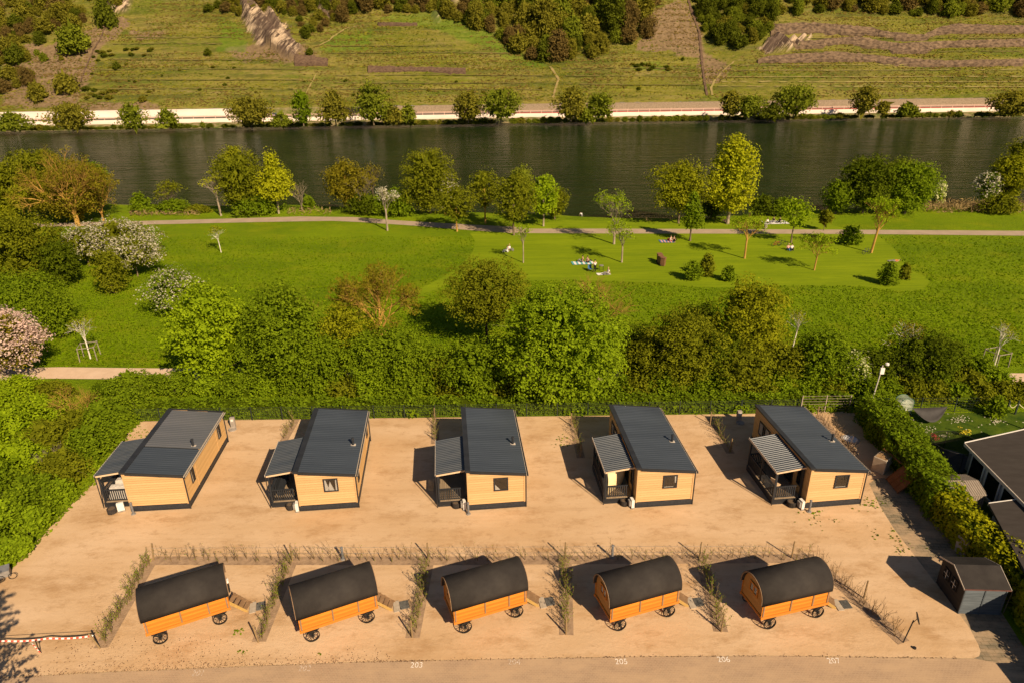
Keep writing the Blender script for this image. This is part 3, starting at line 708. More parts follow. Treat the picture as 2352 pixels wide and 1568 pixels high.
def fillwood(poly, n, wr, kinds, name, label, cat, group, var=None, tall=1.0):
    xs_ = [p[0] for p in poly]; ys_ = [p[1] for p in poly]; pts = []; tries = 0
    while len(pts) < n and tries < 9000:
        tries += 1; u = rnd.uniform(min(xs_), max(xs_)); v = rnd.uniform(min(ys_), max(ys_))
        if not inpoly(np.array([u]), np.array([v]), poly)[0]: continue
        w_ = rnd.uniform(*wr)
        if any((u - a) ** 2 + ((v - b_) * 1.5) ** 2 < (.29 * (w_ + c_)) ** 2 for a, b_, c_ in pts): continue
        pts.append((u, v, w_)); hplant(name, u, v, w_, rnd.choice(kinds), label, cat, group, var, tall)
fillwood([(-20, 20), (130, 0), (210, 40), (160, 78), (70, 112), (75, 160), (70, 200), (0, 228), (-20, 228)], 54, (18, 54), ['farolive', 'fardark', 'farbrown', 'farolive'], 'hillside_shrub', 'bushy shrub in the loose wood at the far left of the hillside', 'shrub', 'shrubs of the left hillside wood')
fillwood([(210, 30), (190, 0), (280, 0), (270, 25)], 5, (26, 40), ['farolive', 'fardark'], 'hillside_shrub', 'bushy shrub around the small crag at upper left of the hillside', 'shrub', 'shrubs by the upper left crag')
fillwood([(470, 30), (545, 0), (760, 0), (800, 20), (745, 70), (700, 95), (690, 60), (650, 42), (600, 28), (540, 40), (490, 24)], 60, (12, 36), ['fardark', 'farolive', 'farbrown', 'farolive'], 'hillside_shrub', 'small scrub bush above the slate crag', 'shrub', 'scrub above the slate crag')
fillwood([(790, -5), (1075, -5), (1080, 62), (1040, 45), (930, 30), (880, 34), (800, 45), (770, 60)], 46, (16, 46), ['farbrown', 'farolive', 'fardark', 'farbrown'], 'hillside_shrub', 'brownish bush in the scrub along the top of the middle vineyard', 'shrub', 'scrub above the middle vineyard')
fillwood([(1085, -10), (1485, -10), (1498, 96), (1400, 108), (1378, 132), (1300, 146), (1240, 148), (1180, 118), (1120, 88), (1086, 70)], 78, (26, 72), ['fardark', 'farolive', 'farbrown', 'fargreen', 'farolive'], 'hillside_tree', 'tree in the dense wood descending the middle of the hillside', 'tree', 'trees of the middle hillside wood', None, 1.25)
fillwood([(1600, -5), (1764, -5), (1778, 70), (1740, 98), (1690, 122), (1640, 100), (1606, 70)], 56, (18, 46), ['fardark', 'fardark', 'farolive', 'fargreen'], 'hillside_shrub', 'dark shrub on the steep wooded rib right of the bare strip', 'shrub', 'shrubs of the wooded rib')
fillwood([(1764, -20), (2370, -20), (2370, 40), (2000, 38), (1900, 34), (1764, 38)], 80, (16, 50), ['farolive', 'fardark', 'farbrown', 'farolive', 'fargreen'], 'hillside_shrub', 'bush in the scrub above the terrace walls at upper right', 'shrub', 'scrub above the terrace walls')
for u, v, w_, kd, tl, lab in ((175, 122, 84, 'fargreen', .75, 'large round bright green tree on the bare slope at left'), (246, 60, 56, 'fardark', 1.1, 'dark green tree above the top of the left stone gully'), (155, 212, 62, 'farolive', .85, 'broad olive bush beside the lower left gully'),
                          (92, 238, 48, 'farolive', .9, 'pale olive bush near the foot of the left slope'), (86, 128, 16, 'fargreen', 1, 'small green bush alone on the left bare slope, upper of two'), (102, 141, 22, 'fargreen', 1, 'small green bush alone on the left bare slope, lower of two'),
                          (142, 139, 14, 'farolive', 1, 'tiny olive bush on the left bare slope'), (269, 160, 20, 'fardark', 1, 'lone dark round bush in the left vineyard'), (332, 250, 22, 'farolive', .8, 'small olive bush above the pale left road wall'),
                          (1315, 100, 62, 'fargreen', 1.3, 'bright green round-headed tree standing out of the middle wood'), (1110, 60, 40, 'fardark', 1.2, 'dark tree at the left corner of the middle wood'), (1205, 70, 50, 'farolive', 1.5, 'tall olive tree in the left part of the middle wood'),
                          (478, 128, 20, 'fardark', .8, 'low dark bush in the left vineyard below the crag'), (712, 128, 20, 'fardark', 1, 'dark bush on top of the ruined wall'), (1010, 25, 26, 'fardark', 1, 'dark bush beside the small pale cliff top'),
                          (1568, 140, 10, 'fardark', 1, 'single dark bush in the right half of the middle vineyard')):
    hplant('hillside_bush', u, v, w_, kd, lab, 'bush', None, 0, tl * 1.25)
fillwood([(200, 100), (700, 180), (1250, 180), (1600, 200), (1600, 225), (700, 225), (200, 235)], 34, (6, 13), ['farolive', 'fardark'], 'vineyard_tuft', 'small dark tuft on the vineyard slope', 'tuft', 'tufts on the vineyard slopes', 0, .6)
fillwood([(215, 118), (362, 112), (362, 128), (225, 134)], 12, (12, 20), ['farolive', 'fardark'], 'vineyard_tuft', 'dark bramble tuft in the narrow band crossing the left vineyard', 'tuft', 'brambles of the left vineyard band', 0, .5)
fillwood([(190, 205), (270, 208), (262, 238), (200, 240)], 10, (14, 24), ['farolive', 'fardark'], 'vineyard_tuft', 'olive bramble patch at the foot of the left gully', 'tuft', 'brambles at the foot of the left gully', 0, .5)
fillwood([(1450, 150), (1545, 150), (1545, 164), (1450, 164)], 9, (12, 20), ['farolive', 'fardark'], 'vineyard_tuft', 'dark tuft in the short band right of the middle vineyard track', 'tuft', 'tufts of the short dark band', 0, .5)

# ------------------------------------------------------------------ trees of the far bank
fb = dict(z=-.6, leafpx=4.2)
for uv, vt, w_, kd, sh, lab in (
 ((28, 301), 262, 84, 'fargreen', 'dome', 'wide low green willow on the far bank at the left picture edge'), ((160, 304), 240, 88, 'farolive', 'round', 'broad olive tree on the far bank in front of the pale left wall'),
 ((303, 300), 243, 58, 'fargreen', 'egg', 'bright green bushy tree alone on the far bank before the pale wall'), ((385, 297), 255, 46, 'fargreen', 'dome', 'small spiky green bush tree on the far bank'),
 ((573, 295), 223, 96, 'farolive', 'round', 'large pale olive tree at the right end of the pale sloping wall'), ((645, 292), 264, 40, 'fargreen', 'dome', 'low yellowish bush on the far bank beside the tall leafy tree'),
 ((693, 290), 212, 42, 'green', 'column', 'slim bright green columnar tree on the far bank'), ((768, 289), 204, 76, 'farolive', 'cone', 'pointed olive tree on the far bank'),
 ((855, 288), 193, 74, 'fargreen', 'egg', 'tall leaning green tree on the far bank over the road'), ((900, 286), 246, 56, 'farolive', 'dome', 'low olive bush at the foot of the leaning far tree'),
 ((937, 284), 245, 36, 'fargreen', 'dome', 'small green bush tree before the far red railing'), ((1075, 283), 214, 66, 'farolive', 'egg', 'thin grey-olive tree left of the big far bank crown'),
 ((1150, 282), 205, 88, 'fargreen', 'round', 'big dense dark green tree on the far bank near the middle'), ((1312, 280), 205, 72, 'farolive', 'egg', 'olive tree on the far bank in front of the dark car'),
 ((1378, 278), 216, 60, 'fargreen', 'egg', 'pale green feathery tree on the far bank'), ((1345, 279), 250, 50, 'fargreen', 'dome', 'low bush between two far bank trees right of middle'),
 ((1680, 272), 212, 46, 'farolive', 'egg', 'thin leaning willow on the far bank by the stone gully'), ((1722, 272), 220, 66, 'fargreen', 'round', 'rounded green willow on the far bank right of the gully'),
 ((1828, 271), 195, 92, 'fargreen', 'round', 'broad spreading dark green tree on the far bank at right'), ((1988, 268), 200, 56, 'farolive', 'egg', 'open olive tree on the far bank before the red lane'),
 ((2028, 268), 236, 26, 'farolive', 'egg', 'small thin tree on the far bank beside the open olive tree'), ((2085, 268), 241, 48, 'fargreen', 'dome', 'pale yellow-green rounded bush on the far bank'),
 ((2330, 268), 212, 110, 'farolive', 'round', 'large olive tree on the far bank at the right picture edge'), ((1775, 274), 246, 60, 'fardark', 'dome', 'dark low thicket at the water left of the broad far tree')):
    tree('far_bank_tree', uv, vt - 4, w_ * 1.14, kd, lab, 'tree', sh, .04 if sh == 'dome' else .08, .9, **fb)
k = 0
for u in list(range(-10, 2360, 17)):
    if rnd.random() < .15: continue
    vb = 302 - u * .0148 - 1.5
    hy = rnd.uniform(7, 15) * (.6 if u < 600 and rnd.random() < .5 else 1)
    p = P(u, vb, -1.6); o = bpy.data.objects.new('bank_bush', rnd.choice(PRO[rnd.choice(['fargreen', 'farolive', 'fardark'])][:3])); C.objects.link(o); s = ppm(p)
    o.location = p; r = rnd.uniform(18, 34) / s / 2; o.scale = (r, r * .8, hy / s * .7); o.rotation_euler = (0, 0, rnd.uniform(0, 6)); tag(o, 'low scrubby bush at the waterline of the far bank', 'bush', 'low bushes along the far waterline')

# ------------------------------------------------------------------ trees of the near bank and the park
T = lambda uv, vt, w_, kd, lab, **k: tree(k.pop('name', 'park_tree'), uv, vt, w_, kd, lab, k.pop('cat', 'tree'), **k)
T((20, 500), 372, 120, 'olive', 'olive-green tree at the left picture edge by the near river bank', leafpx=4.6, cb=.1)
T((95, 488), 336, 160, 'olive', 'wide yellowish olive tree behind the big brown-twigged tree', cb=.1)
T((232, 492), 368, 70, 'green', 'small green crown peeping out right behind the brown-twigged tree', cb=.2)
T((90, 507), 412, 100, 'gold', 'gold-brown tree with a pale trunk beside the path at left', cb=.22, dens=.7, bark=BARKG)
T((180, 520), 352, 200, 'bronze', 'biggest brown-twigged spreading tree by the path at left', mode='thin', dens=2.2, cb=.1, bark=BARKO, trunk_r=.03)
T((238, 508), 385, 130, 'bronze', 'brown-twigged tree on the right flank of the biggest one', mode='thin', dens=1.4, cb=.05, bark=BARKO)
T((160, 512), 400, 170, 'bronze', 'brown leafy undergrowth tree below the biggest brown-twigged tree', cb=.1, dens=.55, bark=BARKO)
shrub((320, 487), 440, 46, 'green', 'small bright green bush on the river bank right of the brown trees')
T((400, 486), 412, 66, 'olive', 'thin olive tree rising from a green shrub on the bank', mode='thin', cb=.15)
shrub((400, 488), 456, 82, 'green', 'low bright green shrub on the river bank edge')
shrub((350, 488), 470, 34, 'green', 'tiny green shrub between two bank bushes at left')
shrub((455, 488), 470, 60, 'olive', 'low dull bush trailing along the bank at left')
T((508, 496), 382, 52, 'yellow', 'thin leaning tree with feathery yellow top on the bank', mode='thin', cb=.35, lean=-.05, bark=BARKG)
T((548, 492), 334, 120, 'olive', 'tall olive and bronze tree in the bank group at left of middle', cb=.08, dens=.9)
T((560, 490), 335, 56, 'yellow', 'narrow yellow-green crown on top of the left bank group', cb=.3, shape='column')
T((640, 491), 342, 96, 'yellow', 'yellow-green tree with upright twigs in the left bank group', cb=.2, shape='cone', dens=.9, bark=BARKG)
shrub((585, 492), 440, 130, 'green', 'dense green undergrowth at the foot of the left bank group')
T((694, 484), 408, 38, 'bronze', 'bare grey bushy sapling right of the yellow-green bank tree', mode='bare', cb=.02, bark=BARKG)
shrub((709, 481), 450, 28, 'green', 'small round green bush beside the bare grey sapling')
T((800, 484), 364, 110, 'bronze', 'brown-bronze tree leaning over the river left of middle', cb=.15, dens=.75, bark=BARKO)
T((838, 486), 385, 76, 'bronze', 'grey-brown twiggy tree beside the bronze one', mode='thin', cb=.1, bark=BARKG)
T((860, 476), 362, 46, 'bronze', 'thin dark twiggy tree with pointed top behind the white blossom', mode='thin', cb=.2, dens=.7)
shrub((838, 491), 445, 100, 'dark', 'dark mixed shrub below the bronze tree')
T((985, 490), 338, 128, 'olive', 'large dense olive conifer-like tree by the river', cb=.05, shape='egg', dens=1.0)
T((890, 530), 420, 46, 'olive', 'slim twin-stemmed tree topped with white blossom beside the path', mode='thin', bloom='white', bloomf=.85, cb=.38, bark=BARKG, dens=1.6)
shrub((914, 495), 432, 76, 'green', 'rounded dark green bush right of the white-topped tree')
shrub((875, 492), 446, 56, 'green', 'green bush behind the white-topped tree')
T((1030, 492), 402, 54, 'olive', 'olive shrub tree with scattered white blossom by the river', bloom='white', bloomf=.5, cb=.1)
T((1050, 532), 424, 94, 'olive', 'round olive park tree at the path with visible branches', cb=.25, dens=.6, bark=BARKO)
T((1115, 514), 387, 72, 'olive', 'round-topped olive park tree with a clear trunk', cb=.3, dens=.65, bark=BARKO)
T((1180, 541), 396, 104, 'olive', 'broad olive park tree standing beside the path at centre', cb=.2, dens=.7)
T((1198, 500), 377, 60, 'fargreen', 'paler green crown rising behind the broad centre park tree', cb=.15)
T((1248, 520), 398, 78, 'lime', 'olive-lime park tree with a pale trunk near the beach', cb=.22, dens=.75, bark=BARKG, shape='egg')
T((1275, 504), 430, 66, 'olive', 'bushy tree overhanging the water at the beach', cb=.1)
T((1202, 604), 506, 46, 'lime', 'very slender young tree with wispy leaves on the mown lawn', mode='thin', cb=.45, dens=.5, bark=BARKG, trunk_r=.012)
T((1410, 561), 425, 84, 'lime', 'open lime-green park tree below the beach with thin top', mode='thin', cb=.3, dens=1.6, bark=BARKG)
T((1428, 603), 500, 60, 'lime', 'small wispy lime tree in front of the open park tree', mode='thin', cb=.3, dens=.8, bark=BARKG)
T((1558, 514), 369, 136, 'gold', 'wide golden-olive round tree at the water right of the beach', cb=.18, dens=.95)
T((1585, 554), 436, 60, 'green', 'small cone-shaped deep green tree beside the path', cb=.25, shape='cone')
T((1684, 515), 307, 108, 'yellow', 'tall bright yellow-green poplar by the river', cb=.12, shape='column', dens=1.25, clump=.2, bark=BARKG, leafpx=4.4)
shrub((1636, 500), 448, 60, 'dark', 'dark bush in the shade left of the tall poplar')
shrub((1752, 492), 447, 66, 'dark', 'dark bush right of the tall poplar')
shrub((1798, 495), 454, 60, 'green', 'green bank bush between poplar and lime tree')
T((1710, 594), 480, 66, 'lime', 'thin lime tree with an orange trunk on the lawn', mode='thin', cb=.38, dens=1.0, bark=BARKO)
T((1817, 558), 452, 74, 'lime', 'olive-lime tree with two people sitting below it', cb=.35, dens=.5, bark=BARK, shape='egg')
T((1870, 621), 532, 76, 'lime', 'low-forked lime tree nearest on the mown lawn', mode='thin', cb=.33, dens=1.5, bark=BARKO, lean=.05)
T((1892, 530), 482, 32, 'olive', 'small olive tree above the path behind the forked lime tree', cb=.3)
T((1926, 492), 410, 72, 'green', 'bright green rounded tree left of the big river clump', cb=.05)
T((1995, 490), 356, 128, 'dark', 'dark brownish tree of the big river clump at right', cb=.05, leafpx=4.4)
T((1965, 480), 362, 60, 'fargreen', 'light green crown top on the left of the big river clump', cb=.3)
T((2050, 480), 362, 70, 'fargreen', 'light green crown top in the middle of the big river clump', cb=.3)
T((2092, 492), 364, 126, 'green', 'rounded green tree closing the big river clump on its right', cb=.03, dens=1.1)
T((2158, 474), 414, 30, 'lime', 'slim cream-blossomed bush at the right of the big river clump', bloom='cream', bloomf=.75, cb=.05, shape='column')
T((2001, 581), 442, 92, 'lime', 'leaning lime park tree with a pale broken branch', mode='thin', cb=.35, dens=2.0, bark=BARKO, lean=.09)
shrub((1957, 560), 518, 58, 'green', 'dense dark green bush touching the path on the lawn')
T((2270, 464), 392, 56, 'green', 'white-blossomed tree among the reeds at right', bloom='white', bloomf=.6, cb=.05)
T((2320, 462), 352, 90, 'gold', 'gold-green willow at the right picture edge', cb=.05)
T((2352, 458), 308, 90, 'olive', 'tall olive tree crown cut by the right picture edge', cb=.1)
shrub((2300, 490), 445, 90, 'olive', 'thin grey-olive shrub in the reeds')
shrub((1592, 643), 598, 46, 'green', 'round bush casting a shadow in the middle of the lawn')
shrub((1625, 634), 582, 38, 'olive', 'upright bush just behind the round one on the lawn')
shrub((1674, 645), 610, 34, 'green', 'small dark bush on the lawn right of the bush pair')
shrub((2044, 654), 600, 46, 'green', 'rounded bush near the right tip of the mown lawn')
shrub((2080, 642), 604, 26, 'olive', 'thin bush right beside the one at the lawn tip')
# left side of the park
T((262, 598), 503, 190, 'olive', 'big spreading apple tree covered in white blossom', bloom='white', bloomf=.44, cb=.08)
T((206, 612), 522, 96, 'olive', 'apple tree with sparse white blossom left of the biggest one', bloom='white', bloomf=.45, cb=.2)
T((317, 635), 542, 122, 'olive', 'apple tree with dense white blossom in front, on a short trunk', bloom='white', bloomf=.44, cb=.22)
shrub((252, 673), 568, 74, 'olive', 'green shrub in the meadow in front of the apple trees', shape='egg')
T((398, 722), 612, 118, 'green', 'bushy hawthorn with white blossom left of the yellow-green maples', bloom='white', bloomf=.3, cb=.03)
T((40, 655), 478, 190, 'olive', 'large olive tree mass at the left edge above the meadow', cb=.03)
T((135, 656), 548, 100, 'dark', 'dark olive round tree beside the white apple trees', cb=.02)
T((10, 610), 470, 100, 'gold', 'gold-olive tree at the very left edge', cb=.05)
T((55, 765), 625, 200, 'green', 'dense deep green tree on the left, behind the pink cherry', cb=.03, dens=1.2)
T((130, 775), 672, 80, 'green', 'smaller deep green crown beside the left meadow', cb=.02)
T((-10, 760), 640, 60, 'green', 'white flowering bush cut by the left edge', bloom='white', bloomf=.5, cb=.1)
T((48, 870), 712, 168, 'bronze', 'pink-blossomed cherry tree at the left by the gravel track', bloom='pink', bloomf=.8, cb=.2, bark=BARKG)
T((-20, 860), 700, 120, 'bronze', 'pink-blossomed cherry crown cut by the left picture edge', bloom='pink', bloomf=.8, cb=.1, bark=BARKG)
# middle belt in front of the meadow
T((482, 880), 645, 172, 'lime', 'rounded yellow-green maple, leftmost of the belt behind the cabins', cb=.04, dens=1.35, clump=.17, leafpx=5.6)
T((652, 888), 645, 190, 'green', 'large green maple next to the leftmost yellow-green one', cb=.04, dens=1.3, clump=.18, leafpx=5.2)
T((690, 830), 655, 90, 'bronze', 'twiggy brown top behind the large green maple', mode='bare', cb=.3, bark=BARKO)
T((790, 862), 694, 140, 'gold', 'yellow-olive tree between the maples and the bare orange tree', cb=.1, dens=.75, bark=BARKG)
T((880, 830), 612, 190, 'bronze', 'nearly bare tree with tangled orange branches', mode='thin', cb=.30, dens=3.4, bark=BARKO, trunk_r=.02)
T((1118, 790), 594, 190, 'olive', 'wide bronze-olive tree with a dark forked trunk behind the belt', cb=.25, dens=.95, bark=BARKD, clump=.2)
T((1098, 905), 772, 150, 'green', 'dense mid-green bush tree left of the biggest crown', cb=.02, dens=1.2, clump=.2)
T((1300, 912), 648, 262, 'maple', 'biggest bright green maple in the middle of the belt', cb=.03, dens=1.35, clump=.15, leafpx=5.4, shape='egg')
T((1230, 890), 668, 130, 'maple', 'left shoulder crown of the biggest bright green maple', cb=.2, clump=.2, leafpx=5.4)
T((1365, 800), 628, 160, 'bronze', 'bare orange-twigged tree behind the biggest maple', mode='bare', cb=.15, bark=BARKO)
T((1565, 892), 705, 176, 'olive', 'dark olive tree right of the biggest maple', cb=.03, dens=1.0, clump=.2)
T((1600, 840), 690, 120, 'dark', 'dark crown behind the dark olive tree', cb=.1)
T((1722, 862), 636, 186, 'gold', 'bronze-olive feathery tree right of middle', cb=.05, dens=.8, shape='egg', clump=.2)
T((1702, 893), 776, 150, 'olive', 'round green bush tree below the bronze feathery one', cb=.02, clump=.2)
T((1892, 890), 755, 132, 'green', 'dark green dense tree at the right part of the belt', cb=.02, dens=1.2, clump=.2)
T((1962, 892), 806, 74, 'green', 'shrub with creamy flowers beside the lamp mast', bloom='cream', bloomf=.3, cb=.02)
T((2125, 872), 762, 176, 'dark', 'broad dark thicket tree beside the gravel track at right', cb=.02, dens=1.0, clump=.2)
T((2062, 850), 722, 50, 'bronze', 'thin bronze-leaved tree with a white trunk behind the dark thicket', mode='thin', cb=.25, dens=1.0, bark=BARKW)
T((2245, 880), 815, 74, 'green', 'green bush at the right end of the dark thicket', cb=.02)
T((922, 885), 750, 136, 'green', 'bright green shrub at the foot of the bare orange tree', cb=.02, clump=.2)
T((985, 888), 788, 100, 'green', 'green shrub right of the bare orange tree', cb=.02, clump=.2)
T((1455, 870), 745, 90, 'dark', 'dark gap-filling shrub between biggest maple and dark olive tree', cb=.02)
T((745, 895), 770, 120, 'green', 'low green shrub below the yellow-olive tree', cb=.02)
T((850, 884), 752, 130, 'green', 'leafy green bush tree left of the bare orange tree trunk', cb=.02)
T((1015, 888), 806, 96, 'olive', 'olive-green shrub tree between the bare orange tree and the dense mid-green one', cb=.02)
T((600, 890), 720, 110, 'green', 'green crown filling the gap between the two left maples', cb=.02)
T((1480, 884), 770, 100, 'olive', 'olive shrub tree at the right foot of the biggest maple', cb=.02)
T((1648, 888), 752, 110, 'dark', 'dark shrub tree between dark olive and bronze trees', cb=.02)
T((1800, 888), 780, 110, 'olive', 'olive shrub tree right below the bronze feathery tree', cb=.02)
T((2010, 884), 800, 90, 'dark', 'dark bush between the lamp mast and the dark thicket', cb=.02)
# undergrowth along the belt
for i, u in enumerate(range(300, 2290, 62)):
    if 1180 < u < 1400: continue
    shrub((u + rnd.uniform(-12, 12), 902 - (u > 1900) * 4 + rnd.uniform(-3, 3)), 846 + rnd.uniform(-6, 14), rnd.uniform(78, 110), rnd.choice(['green', 'green', 'olive', 'maple']), 'mid-green undergrowth shrub in the belt behind the fence', 'undergrowth shrubs behind the fence', clump=.24)
for i, u in enumerate(range(2000, 2370, 50)):
    shrub((u, 918 + rnd.uniform(-3, 3)), 872 + rnd.uniform(-4, 10), rnd.uniform(70, 96), rnd.choice(['green', 'olive']), 'loose shrub behind the garden fence at right', 'shrubs behind the garden fence', clump=.24)
# thicket on the left of the sand yard
LT = [((40, 905), 858, 120, 'lime'), ((120, 912), 872, 100, 'olive'), ((0, 945), 880, 120, 'lime'), ((250, 925), 866, 96, 'green'), ((300, 948), 888, 84, 'green'), ((90, 970), 905, 120, 'lime'), ((232, 985), 918, 100, 'green'), ((175, 990), 940, 90, 'olive'), ((20, 1010), 930, 130, 'lime'), ((110, 1040), 962, 130, 'olive'),
      ((205, 1045), 972, 110, 'green'), ((250, 1022), 970, 70, 'green'), ((40, 1090), 1010, 140, 'lime'), ((140, 1105), 1030, 120, 'olive'), ((-20, 1150), 1060, 130, 'green'), ((70, 1165), 1085, 130, 'green'), ((170, 1085), 1040, 80, 'green'), ((130, 1150), 1100, 80, 'maple'), ((20, 1225), 1145, 120, 'maple'), ((75, 1215), 1165, 80, 'maple'),
      ((-20, 1280), 1205, 90, 'green'), ((20, 1285), 1238, 60, 'maple'), ((285, 975), 935, 60, 'green'), ((200, 1080), 1052, 50, 'maple'), ((-60, 1080), 980, 130, 'lime'), ((-60, 960), 890, 120, 'olive'), ((150, 1140), 1118, 44, 'maple'), ((48, 1268), 1225, 46, 'maple')]
for uv, vt, w_, kd in LT: shrub(uv, vt, w_, kd, 'leafy shrub in the thicket along the left side of the sand yard', 'shrubs of the thicket left of the sand yard', clump=.22, leafmin=.2, depthk=1.0)
T((165, 960), 880, 90, 'bronze', 'bare orange-twigged bush in the left thicket', mode='bare', cb=.0, bark=BARKO, name='bare_bush', cat='shrub')
T((205, 955), 885, 80, 'bronze', 'bare orange-twigged bush right of the other in the left thicket', mode='bare', cb=.0, bark=BARKO, name='bare_bush', cat='shrub')
T((125, 1085), 1020, 60, 'bronze', 'pale dead branch sticking out of the left thicket', mode='bare', cb=.0, bark=BARKG, name='bare_bush', cat='shrub')
# staked saplings
def sapling(uv, vt, w_, label, stakes=None, lean=0.0):
    T(uv, vt, w_, 'gold', label, mode='thin', cb=.33, dens=.25, bark=BARKW, lean=lean, name='sapling', trunk_r=.012)
    if stakes:
        p = P(*uv); g = empty('tree_stakes', p, .3, stakes, 'tree stakes'); mb = MB(); k = .85
        st_ = surf('grey_wood', (.20, .16, .12), (.30, .25, .19), 4)
        for x in (-k, k):
            for y in (-k, k): o = MB().tube((x, y, 0), (x * .95, y * .95, 1.7), .05, .05, 6).build('stake', st_, g)
        for a, b_ in (((-k, -k), (k, -k)), ((k, -k), (k, k)), ((k, k), (-k, k)), ((-k, k), (-k, -k))): MB().tube((a[0], a[1], 1.6), (b_[0], b_[1], 1.6), .04, .04, 5).build('cross_rail', st_, g)
sapling((208, 823), 715, 30, 'white-painted sapling between stakes by the left gravel track', 'wooden stakes frame around the left white sapling')
sapling((2284, 838), 728, 38, 'white-painted sapling between stakes at the right meadow edge', 'wooden stakes frame around the right white sapling')
sapling((1820, 800), 705, 24, 'thin white sapling rising behind the right part of the belt', None, .1)
sapling((508, 580), 512, 22, 'lone white-stemmed young tree in the left meadow', None, -.05)
# conifer just outside the picture whose shadow lies over the left front of the yard, and trees behind the right hedge

# ------------------------------------------------------------------ cabins
def wood(name, c1, c2, dk, along='x'):
    m, nt, b = base_mat(name, .6, .25)
    st_ = {'x': (.35, 1, 6), 'y': (6, .35, 6), 'z': (5, 5, .35)}[along]
    c = mix(nt, c1, c2, ramp(nt, noise(nt, 3.5, 6, st_, .7), .35, .65))
    g = nt.nodes.new('ShaderNodeNewGeometry'); c = mix(nt, c, dk, mul(nt, g.outputs['Random Per Island'], .55))
    nt.links.new(c, b.inputs['Base Color']); return m
CLADX = wood('larch_cladding_front', (.54, .325, .145), (.62, .39, .18), (.44, .25, .10))
CLADY = wood('larch_cladding_side', (.52, .31, .12), (.60, .37, .15), (.42, .24, .085), 'y')
ANTH = surf('anthracite_wood', (.022, .024, .028), (.040, .042, .048), 6, .55, .35, (1, 1, 1), .15, 20, island=.3)
ANTHM = surf('anthracite_metal', (.018, .019, .021), (.026, .027, .030), 1.2, .42, .45)
ROOFM = surf('corrugated_dark_metal', (.038, .046, .056), (.050, .060, .072), .6, .36, .5, (.3, 1, 1))
ROOFSHEEN = surf('sheen_painted_metal', (.085, .088, .092), (.105, .105, .108), .6, .36, .5, (.3, 1, 1))  # roof metal lightened to paint in a reflected sheen
ROOFP = surf('dusty_corrugated_metal', (.040, .048, .058), (.062, .068, .074), 1.5, .38, .5, (.4, 1, 1))
TRIM = surf('pale_roof_trim', (.42, .35, .27), (.52, .44, .35), 3)
BEAM = surf('light_beam_wood', (.58, .40, .24), (.66, .47, .29), 4)
DECK = wood('deck_boards', (.30, .22, .14), (.38, .28, .18), (.22, .16, .10), 'y')
DARKIN = surf('dark_interior', (.012, .010, .008), (.03, .022, .015), 2, .8, .2)
CURT = surf('pale_curtain', (.62, .55, .45), (.74, .66, .55), 8)
MW = surf('white_painted_metal', (.70, .64, .56), (.78, .72, .63), 3, .5, .4)
GREYP = surf('grey_plastic', (.20, .18, .16), (.27, .24, .21), 3, .6, .3)
GREYM = surf('grey_lamp_metal', (.12, .12, .125), (.18, .175, .17), 3, .5, .4)
m = bpy.data.materials.new('window_glass'); m.use_nodes = True; nt = m.node_tree; nt.nodes.clear()
tb = nt.nodes.new('ShaderNodeBsdfTransparent'); tb.inputs[0].default_value = (.86, .87, .88, 1); gl = nt.nodes.new('ShaderNodeBsdfGlossy'); gl.inputs['Roughness'].default_value = .02
mx = nt.nodes.new('ShaderNodeMixShader'); mx.inputs[0].default_value = .07
nt.links.new(tb.outputs[0], mx.inputs[1]); nt.links.new(gl.outputs[0], mx.inputs[2])
oo = nt.nodes.new('ShaderNodeOutputMaterial'); nt.links.new(mx.outputs[0], oo.inputs[0]); GLASS = m

W, L, HL, HR, OH = 4.2, 9.34, 3.46, 2.94, .12
def corr(name, x0, z0, x1, z1, y0, y1, pitch, amp, mat, parent, th=.05):
    n = int((y1 - y0) / pitch); pr = [(0, 0), (.30, 0), (.42, 1), (.70, 1), (.82, 0)]
    ys = [(y0 + (k + a) * pitch, h) for k in range(n) for a, h in pr] + [(y0 + n * pitch, 0)]
    V = []; 
    for y, h in ys: V += [(x0, y, z0 + h * amp), (x1, y, z1 + h * amp), (x0, y, z0 - th), (x1, y, z1 - th)]
    F = []
    for k in range(len(ys) - 1):
        a, b_ = 4 * k, 4 * k + 4
        F += [(a, a + 1, b_ + 1, b_), (a + 2, b_ + 2, b_ + 3, a + 3), (a, b_, b_ + 2, a + 2), (a + 1, a + 3, b_ + 3, b_ + 1)]
    F += [(0, 2, 3, 1), (4 * len(ys) - 4, 4 * len(ys) - 3, 4 * len(ys) - 1, 4 * len(ys) - 2)]
    return MB().add(V, F, mat).build(name, mat, parent)
def window(parent, M4, w_, h_, name='window', curtain=None, mull=0, fr=.09, mat=None):
    """window in local plane x (width) / z (height), y- is outward; M4 places it"""
    mb = MB(); f = fr; mat = mat or ANTHM
    mb.box(0, w_, -.06, .0, 0, f, mat, M4).box(0, w_, -.06, .0, h_ - f, h_, mat, M4).box(0, f, -.06, .0, f, h_ - f, mat, M4).box(w_ - f, w_, -.06, .0, f, h_ - f, mat, M4)
    for k in range(mull): x = w_ * (k + 1) / (mull + 1); mb.box(x - f / 2, x + f / 2, -.055, .0, f, h_ - f, mat, M4)
    o = mb.build(name, mat, parent)
    MB().box(f, w_ - f, -.012, -.006, f, h_ - f, None, M4).build('dark_backing', DARKIN, o)  # dark board painted as the unlit room behind the glass
    if curtain:
        for poly in curtain:
            ring = [M4 @ Vector((f + x * (w_ - 2 * f), -.022, f + z * (h_ - 2 * f))) for x, z in poly]
            MB().prism(ring, M4.to_3x3() @ Vector((0, .006, 0))).build('curtain', CURT, o)
    MB().box(f, w_ - f, -.034, -.028, f, h_ - f, None, M4).build('pane', GLASS, o)
    return o
